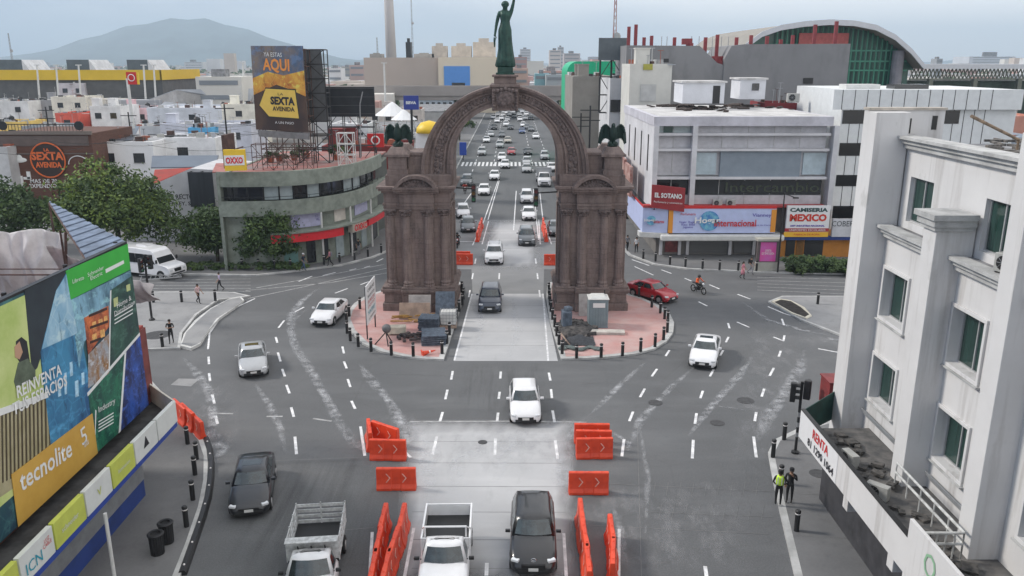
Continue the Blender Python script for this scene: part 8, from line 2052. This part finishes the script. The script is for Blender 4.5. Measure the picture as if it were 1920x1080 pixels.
# ================================================================ FAR: viaduct, mall, chimney, city, hills, haze
VI = W_('viaduct_concrete', (.30, .27, .25), .1, .1)
vd = thing('viaduct', 'long grey elevated railway viaduct crossing behind the arch', 'viaduct', (0, 296, 0))
g = MB(); g.box(-190, 70, 292, 302, 6.5, 9.0); g.box(-190, 70, 291.4, 292.2, 8.0, 11.2); g.box(-190, 70, 301.8, 302.6, 8.0, 11.2); g.build('deck', VI, vd)
for x in range(-180, 70, 26):
    if abs(x) < 12: continue
    g = MB(); g.box(x-1.5, x+1.5, 295, 299, 0, 6.5); g.build('pier', VI, vd)
Yq = 330.0; a, b = PY(684, 160, Yq), PY(925, 108, Yq)
ml = thing('shopping_mall', 'big blank cream mall behind the viaduct with a blue square on it', 'building', ((a.x+b.x)/2, Yq+30, 0))
xm_ = PY(822, 108, Yq).x
g = MB(); g.box(a.x, xm_, Yq, Yq+60, 0, b.z); g.build('wall', W_('mall_beige', (.45, .38, .33), .05, .05), ml); g = MB(); g.box(xm_, b.x+2, Yq-2, Yq+60, 0, b.z+.1); g.build('sun_patch_wall', W_('mall_cream_sun_patch', (.72, .62, .48), .04, .05), ml)  # right part of the mall: sun patch painted in as a lighter, warmer cream
p, q_ = PY(833, 161, Yq-2), PY(881, 124, Yq-2); g = MB(); g.box(p.x, q_.x, Yq-2.3, Yq-2, p.z, q_.z); bs_ = g.build('blue_panel', mat('panel_blue', (.09, .28, .68), .5, var=.04), ml); g = MB(); g.box(p.x+3, q_.x-2, Yq-2.4, Yq-2.3, p.z, p.z+1.2); g.build('dark_opening', DARKW, bs_)
for k, (px, w, h_, lb) in enumerate(((705, 5, 1.5, 'flat plant box'), (766, 2, 6, 'thin dark flue'), (795, 8, 1.5, 'pale long roof unit'), (824, 6, 4.5, 'beige square roof tower'), (865, 8, 4.5, 'brown roof plant room'), (908, 9, 6, 'stepped white roof tower'))):
    c = PY(px, 108, Yq+10).x; g = MB(); g.box(c-w/2, c+w/2, Yq+10, Yq+16, b.z-.1, b.z+h_); g.box(c-w/4, c+w/5, Yq+11, Yq+14, b.z+h_-.1, b.z+h_*1.25); tag(g.build('roof_unit', BLK if k == 1 else W_('unit_%d' % k, (.3+.05*k, .29+.04*k, .27+.03*k))), lb+' on the roof of the cream mall', 'roof unit', 'plant on the mall roof')
ch = thing('chimney', 'very tall pale grey chimney rising out of the picture', 'chimney', (PY(733, 100, 420).x, 420, 0)); g = MB(); cx = PY(734, 100, 420).x; g.tube((cx, 420, 0), (cx-.6, 420, 75), 2.9, 1.9, 24); g.build('shaft', W_('chimney_concrete', (.42, .40, .39), .06, .05), ch, smooth=True); g = MB(); g.tube((cx-.6, 420, 75), (cx-.6, 420, 76), 2.1, 2.1, 24); g.build('rim', VI, ch)
def mast(label, px, pyb, pyt, Y, w, m):
    a, b = PY(px, pyb, Y), PY(px, pyt, Y); t = thing('radio_mast', label, 'mast', (a.x, Y, 0), group='radio masts on the skyline'); g = MB(); zt_ = b.z
    for s in range(3):
        an = s*2.09; g.tube((a.x+w*math.cos(an), Y+w*math.sin(an), 0), (a.x+w*.25*math.cos(an), Y+w*.25*math.sin(an), zt_), .12*w, .1*w, 4)
    n_ = 22
    for k in range(n_):
        for s in range(3):
            an, an2 = s*2.09, (s+1)*2.09; f, f2 = 1-.75*k/n_, 1-.75*(k+1)/n_
            g.tube((a.x+w*f*math.cos(an), Y+w*f*math.sin(an), zt_*k/n_), (a.x+w*f2*math.cos(an2), Y+w*f2*math.sin(an2), zt_*(k+1)/n_), .05*w, n=4)
    g.build('lattice', m, t); g = MB(); g.ball((a.x+w*.6, Y-.3, zt_*.72), .9*w, 8, 5, sy=.4); g.build('dish', W_('dish', (.4, .4, .4)), t)
mast('red and white lattice mast right of the statue', 1150, 120, -15, 200, 1.0, mat('mast_paint', (.42, .33, .32), .6, col2=(.3, .08, .07), scale=.12, var=.1, stretch=(.01, .01, 1)))
mast('hair-thin lattice mast right of the chimney', 774, 108, -10, 520, .9, STEEL); mast('short double lattice mast left of the chimney', 708, 108, 70, 360, .8, STEEL); mast('faint thin mast at the far left skyline', 25, 125, 62, 500, 1.0, STEEL)
# skyline blocks one can tell apart
rd = random.Random(8); sk = [(1010, 1062, 133, 420, (.48, .30, .26)), (960, 990, 128, 380, (.5, .35, .3)), (965, 988, 107, 700, (.34, .2, .18)), (1030, 1052, 94, 900, (.55, .5, .48)), (1046, 1057, 88, 1000, (.45, .46, .48)), (1057, 1088, 100, 950, (.48, .44, .44)), (975, 995, 92, 1300, (.5, .5, .52)), (1003, 1030, 138, 360, (.22, .4, .45)), (1024, 1056, 140, 350, (.36, .4, .42)), (345, 380, 116, 1500, (.6, .6, .6)), (655, 683, 122, 500, (.45, .33, .3)), (615, 640, 128, 480, (.6, .6, .6)), (640, 660, 126, 620, (.3, .3, .28)), (1757, 1768, 110, 600, (.3, .32, .34)), (1818, 1905, 106, 1500, (.55, .57, .6)), (366, 452, 144, 235, (.6, .58, .53)), (195, 205, 118, 900, (.6, .6, .6)), (860, 880, 96, 800, (.4, .36, .34)), (900, 920, 90, 900, (.5, .49, .47))]
names = ['salmon block', 'pinkish low block', 'maroon block', 'white framed tower', 'slim grey tower', 'broad greyish tower', 'hazy pale tower', 'teal-roofed block', 'grey-green block', 'hazy white slab', 'brick-tinted block', 'small white block', 'dark low block', 'small dark square block', 'row of faint pale towers', 'long cream wall block', 'white far house', 'brown far tower', 'pale far tower']
plc = ['seen through the right of the ring', 'between the statue and the green building', 'just right of the statue base', 'left of the green building', 'behind the white framed tower', 'above the green building left end', 'right of the statue', 'above the viaduct by the ring', 'above the viaduct near the green building', 'under the mountain at the left', 'left of the cream mall', 'left of the chimney', 'between the billboards and the mall', 'over the station canopy', 'on the right skyline', 'right of the yellow fascia', 'behind the yellow-fascia hall', 'on the mall skyline', 'beside the statue pedestal']
for i, (a, b, py, Y, c) in enumerate(sk):
    p, q_ = PY(a, py, Y), PY(b, py, Y); t = thing('distant_building', names[i]+' '+plc[i], 'building', ((p.x+q_.x)/2, Y, 0), group='distant blocks on the skyline'); m_ = mat('far_%d' % i, c, .85, var=.08, scale=.05); g = MB(); g.box(p.x, q_.x, Y, Y+(q_.x-p.x)*.6+6, 0, p.z); g.build('wall', m_, t)
    g = MB(); w = q_.x-p.x; g.box(p.x+w*.3, p.x+w*.6, Y+2, Y+6, p.z, p.z+.08*w+1); g.build('roof', ROOFD, t)
    g = MB(); rows_ = min(7, max(1, int((p.z-4)/4)))
    for r_ in range(rows_): g.box(p.x+w*.08, q_.x-w*.08, Y-.2, Y, p.z-2.2-4*r_, p.z-1.0-4*r_)
    g.build('window_band', W_('far_window', (.22, .24, .26), .1, .1), t)
# far city mass, read as one carpet of roofs and trees
g = MB(); rd = random.Random(77); cols = [W_('city_%d' % k, c, .1, .02) for k, c in enumerate([(.6, .6, .6), (.45, .43, .4), (.55, .48, .42), (.35, .36, .38), (.5, .3, .26), (.62, .6, .55)])]
cnt = 0
while cnt < 3800:
    Y = 330*math.exp(rd.uniform(0, 2.2)) if rd.random() < .8 else rd.uniform(130, 330); X = rd.uniform(-.75, .75)*Y*1.05
    if abs(X) < 18+0 and Y < 600: continue
    if Y < 330 and (X > -50 or X < -220) and not (X > 60): continue
    if Y < 330 and -200 < X < -30 and Y < 240: continue
    if X > 20 and Y < 260: continue
    w, d, h = rd.uniform(8, 24), rd.uniform(8, 20), rd.choice((4, 5, 6, 7, 9))+(rd.uniform(8, 22) if rd.random() < .03 and Y > 700 else 0)
    g.use(rd.choice(cols)); g.obox((X, Y, h/2), w, d, h, rz=rd.uniform(-.1, .1)); cnt += 1
tag(g.build('distant_city', None), 'far carpet of small pale city blocks towards the mountain', 'city', kind='stuff')
g = MB(); rd = random.Random(5)
for k in range(9000):
    Y = 300*math.exp(rd.uniform(0, 2.4)); X = rd.uniform(-.72, .72)*Y
    if abs(X) < 20 and Y < 700: continue
    if X > 30 and Y < 300: continue
    g.use(LEAFM if rd.random() < .6 else LEAFD); r = rd.uniform(2.2, 5); c = Vector((X, Y, r+.8)); a = Vector((rd.gauss(0, 1), rd.gauss(0, 1), rd.gauss(0, 1))).normalized()
    for q_ in range(2):
        a = Vector((rd.gauss(0, 1), rd.gauss(0, 1), rd.gauss(0, .6))).normalized(); b = a.orthogonal().normalized(); g.add([c-a*r, c+b*r*.8, c+a*r, c-b*r*.8], [(0, 1, 2, 3)])
tag(g.build('distant_trees', None), 'far belts of dark green trees between the pale city blocks', 'trees', kind='stuff')
# mountain
prof = [(-900, 121), (-500, 104), (-200, 108), (0, 107), (60, 100), (105, 91), (150, 74), (190, 66), (235, 49), (275, 45), (320, 34), (352, 37), (385, 34), (420, 46), (465, 55), (505, 71), (550, 84), (600, 99), (640, 109), (700, 116), (780, 119)]
YM = 5000.0; g = MB(); nv = 10; vs = []; P_ = []
for (a, ya), (b, yb) in zip(prof, prof[1:]):
    for k in range(4): t = k/4; P_.append((a+(b-a)*t, ya+(yb-ya)*t))
P_.append(prof[-1]); rd = random.Random(2)
for i, (px, py) in enumerate(P_):
    top = PY(px, py, YM+800)
    for j in range(nv+1):
        t = j/nv; y = YM-800+1600*t; z = max(-2, top.z*(t**1.15))+rd.uniform(-1, 1)*14*math.sin(math.pi*t)
        x = top.x*(y/(YM+800)); vs.append((x, y, z))
n_ = len(P_); g.add(vs, [(i*(nv+1)+j, (i+1)*(nv+1)+j, (i+1)*(nv+1)+j+1, i*(nv+1)+j+1) for i in range(n_-1) for j in range(nv)])
g.add([vs[i*(nv+1)+nv] for i in range(n_)]+[(vs[i*(nv+1)+nv][0]*1.15, YM+1900, -5) for i in range(n_)], [(i, i+1, i+1+n_, i+n_) for i in range(n_-1)])
struct('mountain', g, mat('mountain_scrub', (.06, .085, .085), .95, var=.4, scale=.004), smooth=True)
# low hazy ridge to the right
g = MB(); vs = []
for i in range(40):
    x = -1500+i*260; h_ = 40+30*math.sin(i*.6)+20*math.sin(i*1.7); vs += [(x, 7600, -2), (x, 8000, max(5, h_*.8)), (x, 8600, -2)]
g.add(vs, [(i*3+j, (i+1)*3+j, (i+1)*3+j+1, i*3+j+1) for i in range(39) for j in range(2)]); struct('hills', g, MATS['mountain_scrub'], smooth=True)
# haze
hm = bpy.data.materials.new('haze_air'); hm.use_nodes = True; nn = hm.node_tree.nodes; nn.remove(nn['Principled BSDF']); pv = nn.new('ShaderNodeVolumePrincipled')
pv.inputs['Color'].default_value = (.68, .85, 1.0, 1); pv.inputs['Density'].default_value = 2.1e-4; pv.inputs['Anisotropy'].default_value = .1
hm.node_tree.links.new(pv.outputs[0], nn['Material Output'].inputs['Volume'])
g = MB(); g.box(-9200, 9200, -120, 9700, -6, 400); hz = g.build('haze', hm); tag(hz, 'pale blue-grey haze over the distant city', 'haze', kind='stuff')
